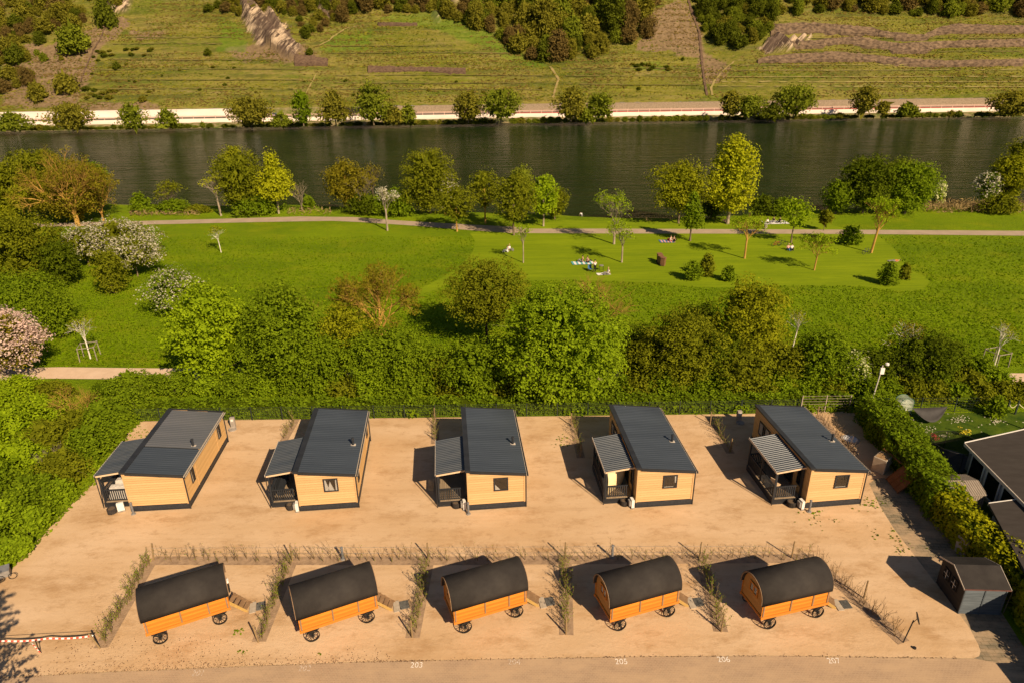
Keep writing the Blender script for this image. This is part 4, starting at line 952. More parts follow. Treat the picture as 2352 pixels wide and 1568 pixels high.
def make_cabin(i, x, y, adeg, label):
    g = empty('cabin', (x, y, 0), R(adeg), label, 'cabin', 'wood-clad cabins in the upper row')
    sl = (HL - HR) / W
    mb = MB(); mb.prism([(0.03, .03, .05), (W - .03, .03, .05), (W - .03, .03, HR - .03), (.03, .03, HL - .03)], (0, L - .06, 0), ANTH)
    # lapped boards, front and back
    bh = .20; z = .48
    while z < HL:
        z1 = min(z + bh, HL)
        xe = lambda q: W if q <= HR else max(0.0, (HL - q) / sl)
        a, b_ = xe(z), xe(z1)
        if a > .02:
            for yy, s in ((0, -1), (L, 1)):
                o = .028 * s; q = .004 * s
                ring = [(0, yy + o, z + .038), (a, yy + o, z + .038), (b_, yy + q, z1), (0, yy + q, z1)]; inn = [(p[0], yy - s * .02, p[2]) for p in ring]
                V = ring + inn; mb.add(V, [(0, 1, 2, 3), (4, 7, 6, 5), (0, 4, 5, 1), (1, 5, 6, 2), (2, 6, 7, 3), (3, 7, 4, 0)], CLADX)
        for xx, s, hh in ((0, -1, HL), (W, 1, HR)):
            zz = min(z1, hh)
            if z < hh - .02:
                o = .028 * s; q = .004 * s
                V = [(xx + o, 0, z + .038), (xx + o, L, z + .038), (xx + q, L, zz), (xx + q, 0, zz), (xx - s * .02, 0, z + .038), (xx - s * .02, L, z + .038), (xx - s * .02, L, zz), (xx - s * .02, 0, zz)]
                mb.add(V, [(0, 1, 2, 3), (4, 7, 6, 5), (0, 4, 5, 1), (1, 5, 6, 2), (2, 6, 7, 3), (3, 7, 4, 0)], CLADY)
        z += bh
    mb.build('wall', None, g)
    mb = MB()
    for z0, z1 in ((.02, .16), (.175, .315), (.33, .47)):
        mb.box(-.03, W + .03, -.05, -.012, z0, z1).box(-.03, W + .03, L + .012, L + .05, z0, z1).box(-.055, -.02, -.05, L + .05, z0, z1).box(W + .02, W + .055, -.05, L + .05, z0, z1)
    mb.build('skirting', ANTH, g)
    mb = MB()
    mb.box(-.045, .05, -.045, -.030, .48, HL - .03).box(W - .06, W + .035, -.045, -.030, .48, HR - .03)
    mb.build('corner_trim', CLADX, g)
    mb = MB().tube((W + .09, -.04, .02), (W + .09, -.04, HR - .1), .05, .05, 8).tube((W + .09, L + .02, .02), (W + .09, L + .02, HR - .1), .05, .05, 8); mb.build('downpipe', ANTHM, g)
    # roof
    zl, zr = HL + .05, HR + .05
    e = OH
    s2 = (zl - zr) / (W + 2 * e)
    rf = corr('roof', -e + .32, zl - .32 * s2, W + e, zr, -e + .06, L + e - .06, .27, .020, ROOFM, g)
    if i == 0: bpy.data.objects.remove(rf); rf = corr('roof', -e + .32, zl - .32 * s2, W + e, zr, -e + .06, 3.65, .27, .020, ROOFM, g); corr('roof_back_sheen', -e + .32, zl - .32 * s2 + .012, W + e, zr + .012, 3.6, L + e - .06, .27, .020, ROOFSHEEN, rf)  # back part of this roof paler: its reflection is put into the colour
    MB().prism([(-e - .03, -e, zl - .10), (-e + .36, -e, zl - .10 - .36 * s2), (-e + .36, -e, zl + .055 - .36 * s2), (-e - .03, -e, zl + .055)], (0, L + 2 * e, 0)).build('ridge_flashing', ANTHM, rf)
    mb = MB()
    for yy in (-e - .02, L + e - .04): mb.prism([(-e + .36, yy, zl - .17 - .36 * s2), (W + e, yy, zr - .17), (W + e, yy, zr + .045), (-e + .36, yy, zl + .045 - .36 * s2)], (0, .07, 0))
    mb.build('edge_flashing', ANTHM, rf)
    mb = MB().box(W + e + .01, W + e + .035, -e, L + e, zr - .15, zr - .02, TRIM).box(W + e + .035, W + e + .16, -e - .03, L + e + .03, zr - .17, zr - .15, ANTHM).box(W + e + .15, W + e + .165, -e - .03, L + e + .03, zr - .15, zr - .06, TRIM)
    mb.build('gutter', None, g)
    mb = MB().lathe([(.085, 0), (.085, .48), (.11, .49), (.11, .60), (.05, .63)], 12, ANTHM, (3.72, 3.9, HR + .15)).box(3.52, 3.92, 3.78, 4.02, HR + .08, HR + .15, TRIM); mb.build('flue_pipe', None, g)
    # windows
    I4 = Matrix.Identity(4)
    if i > 0:
        cs = {1: [[(0, 0), (.35, 0), (.1, 1), (0, 1)], [(1, 0), (.85, 0), (.9, 1), (1, 1)], [(.2, 0), (.75, 0), (.45, .85)]], 2: [[(0, 0), (.42, 0), (0, .5)]], 3: [[(.9, .4), (1, .35), (1, 1), (.85, 1)], [(0, 0), (.8, 0), (.8, .05), (0, .05)]], 4: [[(0, 0), (.9, 0), (.9, .04), (0, .04)]]}[i]
        window(g, Matrix.Translation((1.92, -.03, 1.62)), 1.06, 1.12, curtain=cs)
    RW = Matrix.Translation((W + .03, 0, 0)) @ Matrix.Rotation(R(90), 4, 'Z')
    for yy in (1.25, 7.6): window(g, RW @ Matrix.Translation((yy, 0, 1.35)), .62, 1.15, curtain=[[(.0, .0), (.45, .0), (.2, 1), (0, 1)]], fr=.06)
    mb = MB()
    for yy in (2.35, 7.2): mb.box(W + .012, W + .04, yy, yy + .04, .48, HR - .03)
    mb.build('vertical_trim', CLADX, g)
    LW = Matrix.Translation((-.03, 0, 0)) @ Matrix.Rotation(R(-90), 4, 'Z')
    window(g, LW @ Matrix.Translation((-8.3, 0, 1.45)), 1.9, 1.2, mull=1, curtain=[[(0, .0), (.3, .0), (.3, 1), (0, 1)], [(.6, 0), (.95, 0), (.95, 1), (.6, 1)]])
    window(g, LW @ Matrix.Translation((-4.6, 0, .62)), 2.4, 2.1, 'glass_door', mull=1)
    window(g, LW @ Matrix.Translation((-1.6, 0, 1.2)), .6, 1.4, curtain=None)
    # porch
    px0, py0, py1 = -2.2, .68, 5.25
    p_ = obj = MB().box(px0, -.06, py0 + .04, py1 - .04, .40, .46)
    for k in range(15): x_ = px0 + .03 + k * .143; p_.box(x_, x_ + .125, py0 + .03, py1 - .03, .46, .49)
    p_.build('deck', DECK, g)
    mb = MB()
    for z0, z1 in ((.02, .15), (.165, .30), (.315, .455)): mb.box(px0 - .02, -.06, py0 - .03, py0 + .01, z0, z1).box(px0 - .04, px0 + .0, py0 - .03, py1 + .02, z0, z1).box(px0 - .02, -.06, py1 - .0, py1 + .04, z0, z1)
    mb.build('deck_skirting', ANTH, g)
    hz0, hz1 = 2.93, 3.22
    for xx, yy in ((px0 + .0, py0), (px0, (py0 + py1) / 2), (px0, py1 - .12)): MB().box(xx, xx + .12, yy, yy + .12, .46, hz0 - .03).build('post', ANTH, g)
    for xx, yy in ((-.19, py0), (-.19, py1 - .12)): MB().box(xx, xx + .12, yy, yy + .12, .46, hz1 - .05).build('post', ANTH, g)
    def rail(name, a, b_):
        a, b_ = Vector(a), Vector(b_); d = b_ - a; n = int(d.length / .15); mb = MB(); h = .035
        an = math.atan2(d.y, d.x); M4 = Matrix.Translation(a) @ Matrix.Rotation(an, 4, 'Z'); Ln = d.length
        mb.box(0, Ln, -.05, .05, 1.0, 1.06, None, M4).box(0, Ln, -.03, .03, .10, .16, None, M4)
        for k in range(n): xq = (k + .5) * Ln / n; mb.box(xq - h, xq + h, -.02, .02, .161, .999, None, M4)
        mb.build(name, ANTH, g)
    rail('front_railing', (px0 + .13, py0 + .06, .49), (-.5, py0 + .06, .49))
    rail('side_railing', (px0 + .06, py0 + .13, .49), (px0 + .06, py1 - .13, .49))
    rail('back_railing', (px0 + .13, py1 - .06, .49), (-.2, py1 - .06, .49))
    pr_ = corr('porch_roof', px0 - .10, hz0 + .02, -e - .035, hz1 + .02, py0 - .12, py1 + .1, .235, .05, ROOFP, g, .04)
    mb = MB().box(px0 - .06, -.035, py0 - .10, py0 - .04, 0, .13); o = mb.build('front_beam', BEAM, pr_)
    for v in o.data.vertices: v.co.z += hz0 - .16 + (v.co.x - px0) / 2.2 * (hz1 - hz0)
    MB().box(px0 - .14, px0 - .10, py0 - .12, py1 + .12, hz0 - .13, hz0 + .05, TRIM).build('eave_trim', None, pr_)
    mb = MB().box(px0 + .02, px0 + .10, py0 + .02, py1, hz0 - .13, hz0 - .035); mb.build('side_beam', ANTH, pr_)
    MB().tube((px0 - .1, py0 - .1, .02), (px0 - .1, py0 - .1, hz0 - .05), .035, .035, 6).build('porch_downpipe', ANTHM, g)
    return g
CAB = [(-28.62, 42.19, 4.04), (-15.92, 41.96, 5.17), (-3.39, 41.78, 5.33), (9.03, 41.84, 4.67), (21.50, 41.52, 5.68)]
CL = ['wood-clad cabin with dark roof at the left end of its row, no front window', 'second wood-clad cabin from the left, white net curtains in its front window', 'middle wood-clad cabin of the five, dark front window', 'fourth wood-clad cabin from the left, cream cloth on its porch', 'rightmost wood-clad cabin, with brightly striped porch roof, by the hedge']
cabs = []
def loc2w(i, x, y, z=0.0):
    a = R(CAB[i][2]); return Vector((CAB[i][0] + x * math.cos(a) - y * math.sin(a), CAB[i][1] + x * math.sin(a) + y * math.cos(a), z))
for i, (x, y, a) in enumerate(CAB): cabs.append(make_cabin(i, x, y, a, CL[i]))
which = ['the leftmost cabin', 'the second cabin from the left', 'the middle cabin', 'the fourth cabin from the left', 'the rightmost cabin']
POT = surf('dark_slatted_pot', (.03, .025, .022), (.05, .042, .036), 5, .8, .2); EARTH = surf('potting_soil', (.09, .06, .035), (.14, .095, .06), 8)
m_ = MB(); m_.lathe([(.24, 0), (.30, .05), (.33, .36), (.33, .42), (.28, .42), (.27, .36)], 20, POT)
for k in range(20): t = 2 * math.pi * k / 20; m_.box(-.03, .03, -.01, .015, .03, .40, POT, Matrix.Rotation(t, 4, 'Z') @ Matrix.Translation((0, .325, 0)))
pot = empty('planter', (0, 0, 0)); m_.build('pot', None, pot); MB().lathe([(.26, .35), (.25, .37)], 16).build('soil', EARTH, pot)
ac = empty('heat_pump', (0, 0, 0)); ac.scale = (.7, .7, .75); MB().box(-.16, .16, -.34, .34, .12, 1.0).build('casing', MW, ac, bevel=.02); MB().box(-.40, -.17, -.26, .26, .30, .88).build('grille_box', GREYP, ac, bevel=.03); MB().box(-.18, .18, -.36, .36, .0, .11).build('foot', GREYP, ac)
bol = empty('bollard_lamp', (0, 0, 0)); MB().lathe([(.085, .03), (.085, .82), (.06, .83), (.06, .92), (.10, .93), (.10, 1.02), (.05, 1.05)], 14).build('pillar', GREYM, bol); MB().lathe([(.17, 0), (.17, .05), (.12, .06)], 14).build('base', GREYP, bol)
def place(proto_, uv, rz, label, cat, group, first=[True], z=0.0):
    key = proto_.name.split('.')[0]
    if not proto_.get('used_'): proto_['used_'] = 1; o = proto_
    else: o = copy_tree(proto_)
    if 'used_' in o and o is not proto_: del o['used_']
    p = P(*uv) if len(uv) == 2 else Vector(uv); o.location = (p.x, p.y, z or .018); o.rotation_euler = (0, 0, rz); tag(o, label, cat, group); return o
PROTOS = [pot, ac, bol]
for i, (u, v) in enumerate([(259, 1177), (669, 1167), (1049, 1163), (1434, 1158), (1817, 1161)]): place(pot, (u, v), i, 'round dark slatted planter in front of ' + which[i], 'planter', 'planters before the cabins')
for i, (u, v, rz) in enumerate([(280, 1173, -1.2), (684, 1172, .1), (1067, 1168, .1), (1451, 1164, .1), (1839, 1167, .1)]): place(ac, (u, v), R(CAB[i][2]) + rz, 'white and grey heat pump box at the corner of ' + which[i], 'heat pump', 'heat pumps at the cabins')
for u, v, lb in [(307, 1180, 'grey bollard lamp before the leftmost cabin'), (1076, 1180, 'grey bollard lamp before the middle cabin'), (1858, 1175, 'grey bollard lamp before the rightmost cabin'), (788, 1284, 'grey bollard lamp in the whip row behind the second wagon'), (1406, 1280, 'grey bollard lamp in the whip row behind the fourth wagon')]:
    place(bol, (u, v), 0, lb, 'bollard lamp', 'bollard lamps')
STONE = surf('grey_stone', (.26, .22, .18), (.36, .31, .26), 3, .9, .1)
pil = empty('supply_pillar', (0, 0, 0)); MB().box(-.2, .2, -.16, .16, .0, 1.05).build('pillar', STONE, pil, bevel=.03); MB().lathe([(.36, 0), (.36, .10), (.28, .10), (.28, .05)], 16, None, (0, -.42, 0)).build('drain_ring', STONE, pil); MB().box(-.1, .1, -.18, -.16, .72, .92).build('tap_plate', MW, pil); PROTOS.append(pil)
place(pil, (537, 981), .1, 'grey stone supply pillar behind the leftmost cabin', 'supply pillar', 'stone supply pillars by the fence'); place(pil, (1696, 966), .1, 'grey stone supply pillar in shade beside the rightmost cabin', 'supply pillar', 'stone supply pillars by the fence')

# porch furniture
CLOTH = surf('grey_cover_cloth', (.42, .38, .33), (.52, .47, .41), 4, .9, .1, (1, 1, 1), .3, 6); CREAM = surf('cream_cloth', (.72, .55, .30), (.80, .63, .37), 3, .9, .1)
def covered(name, i, x0, x1, y0, y1, z0, z1, label, cat):
    g = np.random.default_rng(3); V = []; F = []; n = 10
    for a in range(n + 1):
        for b_ in range(n + 1):
            s, t = a / n, b_ / n; ed = min(s, t, 1 - s, 1 - t)
            z = z1 - (0 if ed > .01 else (z1 - z0)) + g.normal() * .012 - .03 * math.sin(s * 9)
            k = .92 if ed > .01 else 1.0
            V.append(((x0 + x1) / 2 + (s - .5) * (x1 - x0) * k, (y0 + y1) / 2 + (t - .5) * (y1 - y0) * k, z))
    F = [(a * (n + 1) + b_, (a + 1) * (n + 1) + b_, (a + 1) * (n + 1) + b_ + 1, a * (n + 1) + b_ + 1) for a in range(n) for b_ in range(n)]
    o = MB().add(V, F).build(name, CLOTH, None); w0 = loc2w(i, 0, 0); o.location = w0; o.rotation_euler = (0, 0, R(CAB[i][2])); tag(o, label, cat); return o
covered('covered_bench', 0, -2.0, -.35, .95, 1.55, .52, 1.55, 'furniture under a pale grey cover behind the front railing of the leftmost cabin', 'furniture cover')
covered('covered_table', 0, -1.95, -1.15, 1.8, 4.4, .52, 1.42, 'long pale grey covered bench on the porch of the leftmost cabin', 'furniture cover')
g = empty('porch_bench', loc2w(1, 0, 0), R(CAB[1][2]), 'dark bench on the porch of the second cabin from the left', 'bench')
MB().box(-1.95, -1.45, 1.4, 3.6, .85, .92).build('seat', ANTH, g); MB().box(-2.02, -1.95, 1.4, 3.6, .92, 1.4).build('backrest', ANTH, g)
for yy in (1.45, 3.5): MB().box(-1.9, -1.5, yy, yy + .06, .49, .85).build('leg', ANTH, g)
o = MB().box(-.75, -.60, 1.25, 1.32, .49, 1.15).build('yellow_board', CREAM); o.location = loc2w(1, 0, 0); o.rotation_euler = (0, 0, R(CAB[1][2])); tag(o, 'small yellow board leaning on the porch of the second cabin', 'board')
V = [(-2.0 + 1.55 * s + .15 * math.sin(t * 3), 1.0 + .5 * t + 1.6 * s * (1 - t * .5), .6 + 2.0 * t - .45 * math.sin(s * 3.14) * (1 - t) - .35 * s) for t in [k / 8 for k in range(9)] for s in [k / 8 for k in range(9)]]
o = MB().add(V, [(a * 9 + b_, a * 9 + b_ + 1, (a + 1) * 9 + b_ + 1, (a + 1) * 9 + b_) for a in range(8) for b_ in range(8)]).build('hanging_cloth', CREAM, None, True); o.location = loc2w(3, 0, 0); o.rotation_euler = (0, 0, R(CAB[3][2])); tag(o, 'cream cloth slung across the porch of the fourth cabin', 'cloth')
sm = o.modifiers.new('s', 'SOLIDIFY'); sm.thickness = .02
g = empty('porch_chair', loc2w(4, -1.5, 1.9, .49), R(CAB[4][2]) + .5, 'wooden chair on the porch of the rightmost cabin', 'chair')
MB().box(-.28, .28, -.28, .28, .40, .45).build('seat', BEAM, g); MB().box(-.30, -.24, -.28, .28, .45, 1.0).build('backrest', BEAM, g)
for a in (-.25, .21):
    for b_ in (-.25, .21): MB().box(a, a + .04, b_, b_ + .04, 0, .40).build('leg', BEAM, g)

# ------------------------------------------------------------------ barrel-roof wagons
ORG = wood('orange_oiled_wood', (.56, .185, .018), (.68, .245, .028), (.34, .10, .01))
ORGD = wood('dark_orange_wood', (.50, .17, .02), (.60, .22, .03), (.40, .13, .015))
ENDW = wood('end_wall_planks', (.42, .20, .05), (.52, .26, .07), (.34, .15, .035), 'y')
FELT = surf('roofing_felt', (.024, .0195, .017), (.038, .032, .027), .9, .8, .2, (1, 1, 1), .35, 18)
IRON = surf('black_iron', (.012, .011, .010), (.022, .020, .018), 5, .5, .4)
STRAP = surf('brown_batten', (.20, .12, .06), (.26, .16, .09), 4)
def make_wagon():
    g = empty('wagon', (0, 0, 0)); Lw, B, zf, ze, zr = 4.53, 2.14, .90, 1.92, 3.15; hw = B / 2; n = 22
    arc = [(-hw * math.cos(math.pi * k / n), ze + (zr - ze) * math.sin(math.pi * k / n) ** .86) for k in range(n + 1)]
    # body: side walls of boards
    mb = MB(); bh = .14; z = zf + .12
    while z < ze - .01:
        z1 = min(z + bh, ze)
        for s in (-1, 1): mb.box(-Lw / 2, Lw / 2, s * hw - (.03 if s > 0 else 0), s * hw + (0 if s > 0 else .03), z + .008, z1)
        z += bh
    mb.build('side_wall', ORG, g)
    mb = MB()
    for s in (-1, 1): mb.box(-Lw / 2 - .03, Lw / 2 + .03, s * (hw + .005) - .05, s * (hw + .005) + .05, zf - .06, zf + .12)
    mb.box(-Lw / 2, Lw / 2, -hw + .06, hw - .06, zf - .02, zf + .05)
    mb.build('floor_beam', ORGD, g)
    # end walls: horizontal planks cut to the arch
    def aw(z):
        if z <= ze: return hw - .04
        q = min(1, (z - ze) / (zr - .06 - ze)); return (hw - .04) * math.sqrt(max(0, 1 - q ** 2.1))
    ends = []
    for s in (-1, 1):
        mb = MB(); z = zf + .12
        while z < zr - .1:
            z1 = min(z + .13, zr - .07); a, b_ = aw(z), aw(z1); x0 = s * (Lw / 2 - .10); x1 = s * (Lw / 2 - .13 if 0 else Lw / 2 - .07)
            V = [(x0, -a, z + .004), (x0, a, z + .004), (x0, b_, z1), (x0, -b_, z1), (x1, -a, z + .004), (x1, a, z + .004), (x1, b_ , z1), (x1, -b_, z1)]
            mb.add(V, [(0, 1, 2, 3), (4, 7, 6, 5), (0, 4, 5, 1), (1, 5, 6, 2), (2, 6, 7, 3), (3, 7, 4, 0)]); z += .13
        ends.append(mb.build('end_wall', ENDW, g))
    mb = MB()
    for s in (-1, 1): mb.box(s * (Lw / 2 - .07) - .05, s * (Lw / 2 - .07) + .05, -hw + .03, hw - .03, zf - .05, zf + .115)
    mb.build('end_beam', ORGD, g)
    for x in (-Lw / 2 + .10, -.35, 1.15, Lw / 2 - .10):
        mb = MB()
        for s in (-1, 1): mb.box(x - .04, x + .04, s * (hw + .02) - .02, s * (hw + .02) + .02, zf + .0, ze)
        mb.build('batten', STRAP, g)
    # roof shell
    V = []; F = []; e = .10; xs_ = [-Lw / 2 - e, Lw / 2 + e]
    outer = [(y * (1 + .07 / hw), z + .05 if k not in (0, n) else z - .05) for k, (y, z) in enumerate(arc)]; inner = [(y, z - .01) for y, z in arc]
    for x in xs_: V += [(x, y, z) for y, z in outer] + [(x, y, z) for y, z in inner]
    m2 = n + 1
    for k in range(n): F += [(k, k + 1, 2 * m2 + k + 1, 2 * m2 + k), (m2 + k, 3 * m2 + k, 3 * m2 + k + 1, m2 + k + 1), (k, m2 + k, m2 + k + 1, k + 1), (2 * m2 + k, 2 * m2 + k + 1, 3 * m2 + k + 1, 3 * m2 + k)]
    F += [(0, 2 * m2, 3 * m2, m2), (n, m2 + n, 3 * m2 + n, 2 * m2 + n)]
    rf = MB().add(V, F).build('roof', FELT, g, True); 
    for p_ in rf.data.polygons: p_.use_smooth = len(p_.vertices) == 4 and abs(p_.normal.x) < .5
    for s in (-1, 1):   # pale edge board round each arch
        mb = MB(); x = s * (Lw / 2 + e)
        for k in range(n):
            a, b_ = arc[k], arc[k + 1]; V = []
            for xx in (x, x + s * .035): V += [(xx, a[0] * 1.035, a[1] + .045), (xx, b_[0] * 1.035, b_[1] + .045), (xx, b_[0] * .99, b_[1] - .02), (xx, a[0] * .99, a[1] - .02)]
            mb.add(V, [(0, 1, 2, 3), (4, 7, 6, 5), (0, 4, 5, 1), (2, 6, 7, 3)])
        mb.build('arch_trim', STRAP, rf)
    # window on the left end
    LWm = Matrix.Translation((-Lw / 2 + .065, 0, 0)) @ Matrix.Rotation(R(-90), 4, 'Z')
    window(g, LWm @ Matrix.Translation((-.42, 0, 1.85)), .84, .70, mull=1, curtain=[[(.06, .05), (.40, .05), (.40, .95), (.06, .95)], [(.60, .05), (.94, .05), (.94, .95), (.60, .95)]], fr=.10, mat=ORGD)
    RWm = Matrix.Translation((Lw / 2 - .065, 0, 0)) @ Matrix.Rotation(R(90), 4, 'Z')
    d = MB().box(-.45, .45, -.03, 0, zf + .14, zf + 1.85, None, RWm).build('door', ORGD, g); MB().tube(RWm @ Vector((.34, -.06, zf + 1.0)), RWm @ Vector((.34, -.06, zf + 1.14)), .02).build('handle', IRON, d)
    # wheels and axles
    for sx_ in (-1, 1):
        x = sx_ * 1.63
        ax_ = MB().tube((x, -hw - .05, .38), (x, hw + .05, .38), .05, .05, 8); 
        ax_.build('axle', IRON, g)
        for sy_ in (-1, 1):
            mb = MB(); y = sy_ * (hw - .02)
            mb.prism([(x - .45, y - .02, zf - .06), (x + .45, y - .02, zf - .06), (x + .40, y - .02, zf - .20), (x + .12, y - .02, zf - .26), (x + .06, y - .02, .42), (x - .06, y - .02, .42), (x - .12, y - .02, zf - .26), (x - .40, y - .02, zf - .20)], (0, .04, 0))
            mb.tube((x - .38, y, zf - .15), (x, y, .45), .03).tube((x + .38, y, zf - .15), (x, y, .45), .03)
            mb.build('axle_bracket', IRON, g)
            yw = sy_ * (hw + .06); rr = .40; wm = MB(); q = 24
            V = []
            for k in range(q):
                t = 2 * math.pi * k / q
                for r_, dy in ((rr, -.05), (rr, .05), (rr - .035, .05), (rr - .035, -.05)): V.append((x + r_ * math.cos(t), yw + dy, rr + .02 + r_ * math.sin(t)))
            F = [(4 * k + j, 4 * ((k + 1) % q) + j, 4 * ((k + 1) % q) + (j + 1) % 4, 4 * k + (j + 1) % 4) for k in range(q) for j in range(4)]
            w_ = empty('wheel', (0, 0, 0)); w_.parent = g
            MB().add(V, F).build('rim', IRON, w_); mb = MB()
            for k in range(12): t = 2 * math.pi * (k + .3) / 12; mb.tube((x + .06 * math.cos(t), yw, rr + .02 + .06 * math.sin(t)), (x + (rr - .02) * math.cos(t), yw, rr + .02 + (rr - .02) * math.sin(t)), .016, .014, 5)
            mb.build('spokes', IRON, w_); MB().tube((x, yw - .09, rr + .02), (x, yw + .09, rr + .02), .075, .06, 10).build('hub', IRON, w_)
    return g
wag = make_wagon()
WG = [(-19.69, 31.484, 25.6), (-10.80, 31.483, 24.5), (-1.84, 31.878, 20.5), (7.32, 31.836, 18.1), (16.22, 31.729, 14.4)]
WL = ['leftmost of the five orange wagons with black barrel roofs', 'second orange barrel-roof wagon from the left', 'middle one of the five orange barrel-roof wagons', 'fourth orange barrel-roof wagon from the left, curtained end window in view', 'rightmost orange barrel-roof wagon, nearest to the black shed']
CONC = surf('pale_concrete_slab', (.36, .29, .21), (.44, .36, .27), 3, .9, .1); GRATE = surf('steel_grate', (.10, .095, .085), (.17, .16, .14), 9, .6, .4)
stp = empty('entry_steps', (0, 0, 0)); mb = MB()
BRN = surf('brown_stair_wood', (.22, .125, .06), (.30, .18, .09), 3); YWD = surf('yellow_stair_wood', (.42, .26, .07), (.5, .32, .1), 3)
for k in range(4): MB().box(.02 + k * .36, .40 + k * .36, -.4, .4, .80 - k * .21, .85 - k * .21).build('tread', BRN, stp)
for s in (-1, 1): MB().prism([(0, s * .42, .92), (1.55, s * .42, .12), (1.55, s * .42, .0), (1.3, s * .42, .0), (0, s * .42, .62)], (0, .04 * s, 0)).build('stringer', YWD if s < 0 else BRN, stp)
slab = empty('grate_slab', (0, 0, 0)); MB().box(-.28, .22, -.6, .6, 0, .05).build('slab', CONC, slab); mb = MB(); 
for k in range(9): mb.box(.26 + k * .085, .285 + k * .085, -.42, .42, .02, .06); mb.box(.26, .97, -.42 + k * .102, -.395 + k * .102, .022, .058)
mb.box(.25, .98, -.43, .43, .0, .015); mb.build('boot_grate', GRATE, slab)
wn = ['the leftmost wagon', 'the second wagon from the left', 'the middle wagon', 'the fourth wagon from the left', 'the rightmost wagon']
for i, (x, y, a) in enumerate(WG):
    o = wag if i == 0 else copy_tree(wag); o.location = (x, y, .0); o.rotation_euler = (0, 0, R(a)); tag(o, WL[i], 'wagon', 'barrel-roof wagons in the lower row')
    aa = R(a); f = lambda p, q: Vector((x + p * math.cos(aa) - q * math.sin(aa), y + p * math.sin(aa) + q * math.cos(aa), .018))
    o = stp if i == 0 else copy_tree(stp); o.location = f(4.53 / 2 + .12, 0); tag(o, 'wooden entry steps at the right end of ' + wn[i], 'steps', 'entry steps of the wagons'); o.rotation_euler = (0, 0, aa - R(30)); o.scale = (.72, .78, .9)
    b0 = o.location + Vector((math.cos(o.rotation_euler.z), math.sin(o.rotation_euler.z), 0)) * 1.30
    o2 = slab if i == 0 else copy_tree(slab); o2.scale = (.75, .75, 1); o2.location = (b0.x, b0.y, .019); o2.rotation_euler = (0, 0, o.rotation_euler.z + .35); tag(o2, 'concrete slab with metal boot grate before the steps of ' + wn[i], 'boot grate', 'boot grates before the wagon steps')
p = P(523, 1358); g = empty('meter_box', (p.x, p.y, .018), .4, 'black meter box with a white lid at the right end of the leftmost wagon', 'meter box'); MB().box(-.17, .17, -.15, .15, 0, .75).build('casing', IRON, g, bevel=.02); MB().box(-.19, .19, -.17, .17, .75, .90).build('lid', MW, g, bevel=.03)

# ------------------------------------------------------------------ rows of young hedge whips, posts, wires
WHIPB = surf('whip_bark', (.15, .095, .045), (.22, .15, .075), 5); LEAFW = LM['lime']; LEAFG = LM['olive']
def whip(seed, hgt, leafy):
    rng = np.random.default_rng(seed); V = []; F = []; M_ = []
    mb = MB(); tips = []
    for k in list(range(5)) * 3:
        if k == 0: p = Vector((0, 0, 0)); d = Vector((rng.normal() * .17, rng.normal() * .17, 1)).normalized(); hgt *= rng.uniform(.85, 1.1)
        q = p + d * hgt / 5; mb.tube(p, q, .016 - .0022 * k, .014 - .0022 * k, 4, WHIPB, False)
        if k > 0:
            for _ in range(rng.integers(1, 3)):
                dd = (d + Vector(rng.normal(size=3)) * .7).normalized(); e = p.lerp(q, rng.random()) + dd * (.16 + .22 * rng.random()) * hgt * .5
                mb.tube(p.lerp(q, .5), e, .007, .004, 3, WHIPB, False); tips += [e, p.lerp(e, .6)]
        tips.append(q); p = q; d = (d + Vector(rng.normal(size=3)) * .12).normalized()
    for t in tips:
        for _ in range(int(leafy * (.6 + rng.random()))):
            c_ = t + Vector(rng.normal(size=3)) * .035; a = Vector(rng.normal(size=3)).normalized() * .034; b_ = Vector(rng.normal(size=3)).normalized() * .034
            mb.add([c_ - a, c_ - b_, c_ + a, c_ + b_], [(0, 1, 2, 3)], LEAFW if rng.random() < .6 else LEAFG)
    o = mb.build('tmp'); me = o.data; bpy.data.objects.remove(o); return me
WH = {0: [whip(s, 1.2, .7) for s in range(6)], 1: [whip(10 + s, 1.25, 1.3) for s in range(6)], 2: [whip(20 + s, 1.3, .25) for s in range(5)]}
ROWS = [((358, 1287), (1180, 1287), 48, 0, 'young hedge whip in the long row behind the left and middle wagons'), ((1185, 1286), (1864, 1282), 40, 0, 'young hedge whip in the long row behind the right-hand wagons'),
        ((345, 1292), (234, 1484), 28, 1, 'young leafy hedge whip in the slanting row left of the leftmost wagon'), ((668, 1292), (596, 1470), 26, 1, 'young leafy hedge whip in the row between first and second wagon'),
        ((982, 1292), (948, 1462), 24, 1, 'young leafy hedge whip in the row between second and middle wagon'), ((1299, 1288), (1301, 1455), 24, 1, 'young hedge whip in the row between middle and fourth wagon'),
        ((1613, 1288), (1655, 1448), 24, 1, 'young hedge whip in the row between fourth and rightmost wagon'), ((1870, 1286), (2072, 1472), 30, 2, 'thin bare hedge whip in the slanting row right of the rightmost wagon'),
        ((680, 963), (652, 1012), 8, 1, 'hedge whip behind the second cabin'), ((1000, 965), (999, 1018), 8, 1, 'hedge whip left of the middle cabin'), ((1314, 962), (1334, 1050), 10, 1, 'hedge whip in the row left of the fourth cabin'),
        ((1633, 962), (1677, 1040), 10, 1, 'hedge whip in the row left of the rightmost cabin'), ((1878, 955), (1962, 1043), 18, 2, 'thin pale hedge whip right of the rightmost cabin')]
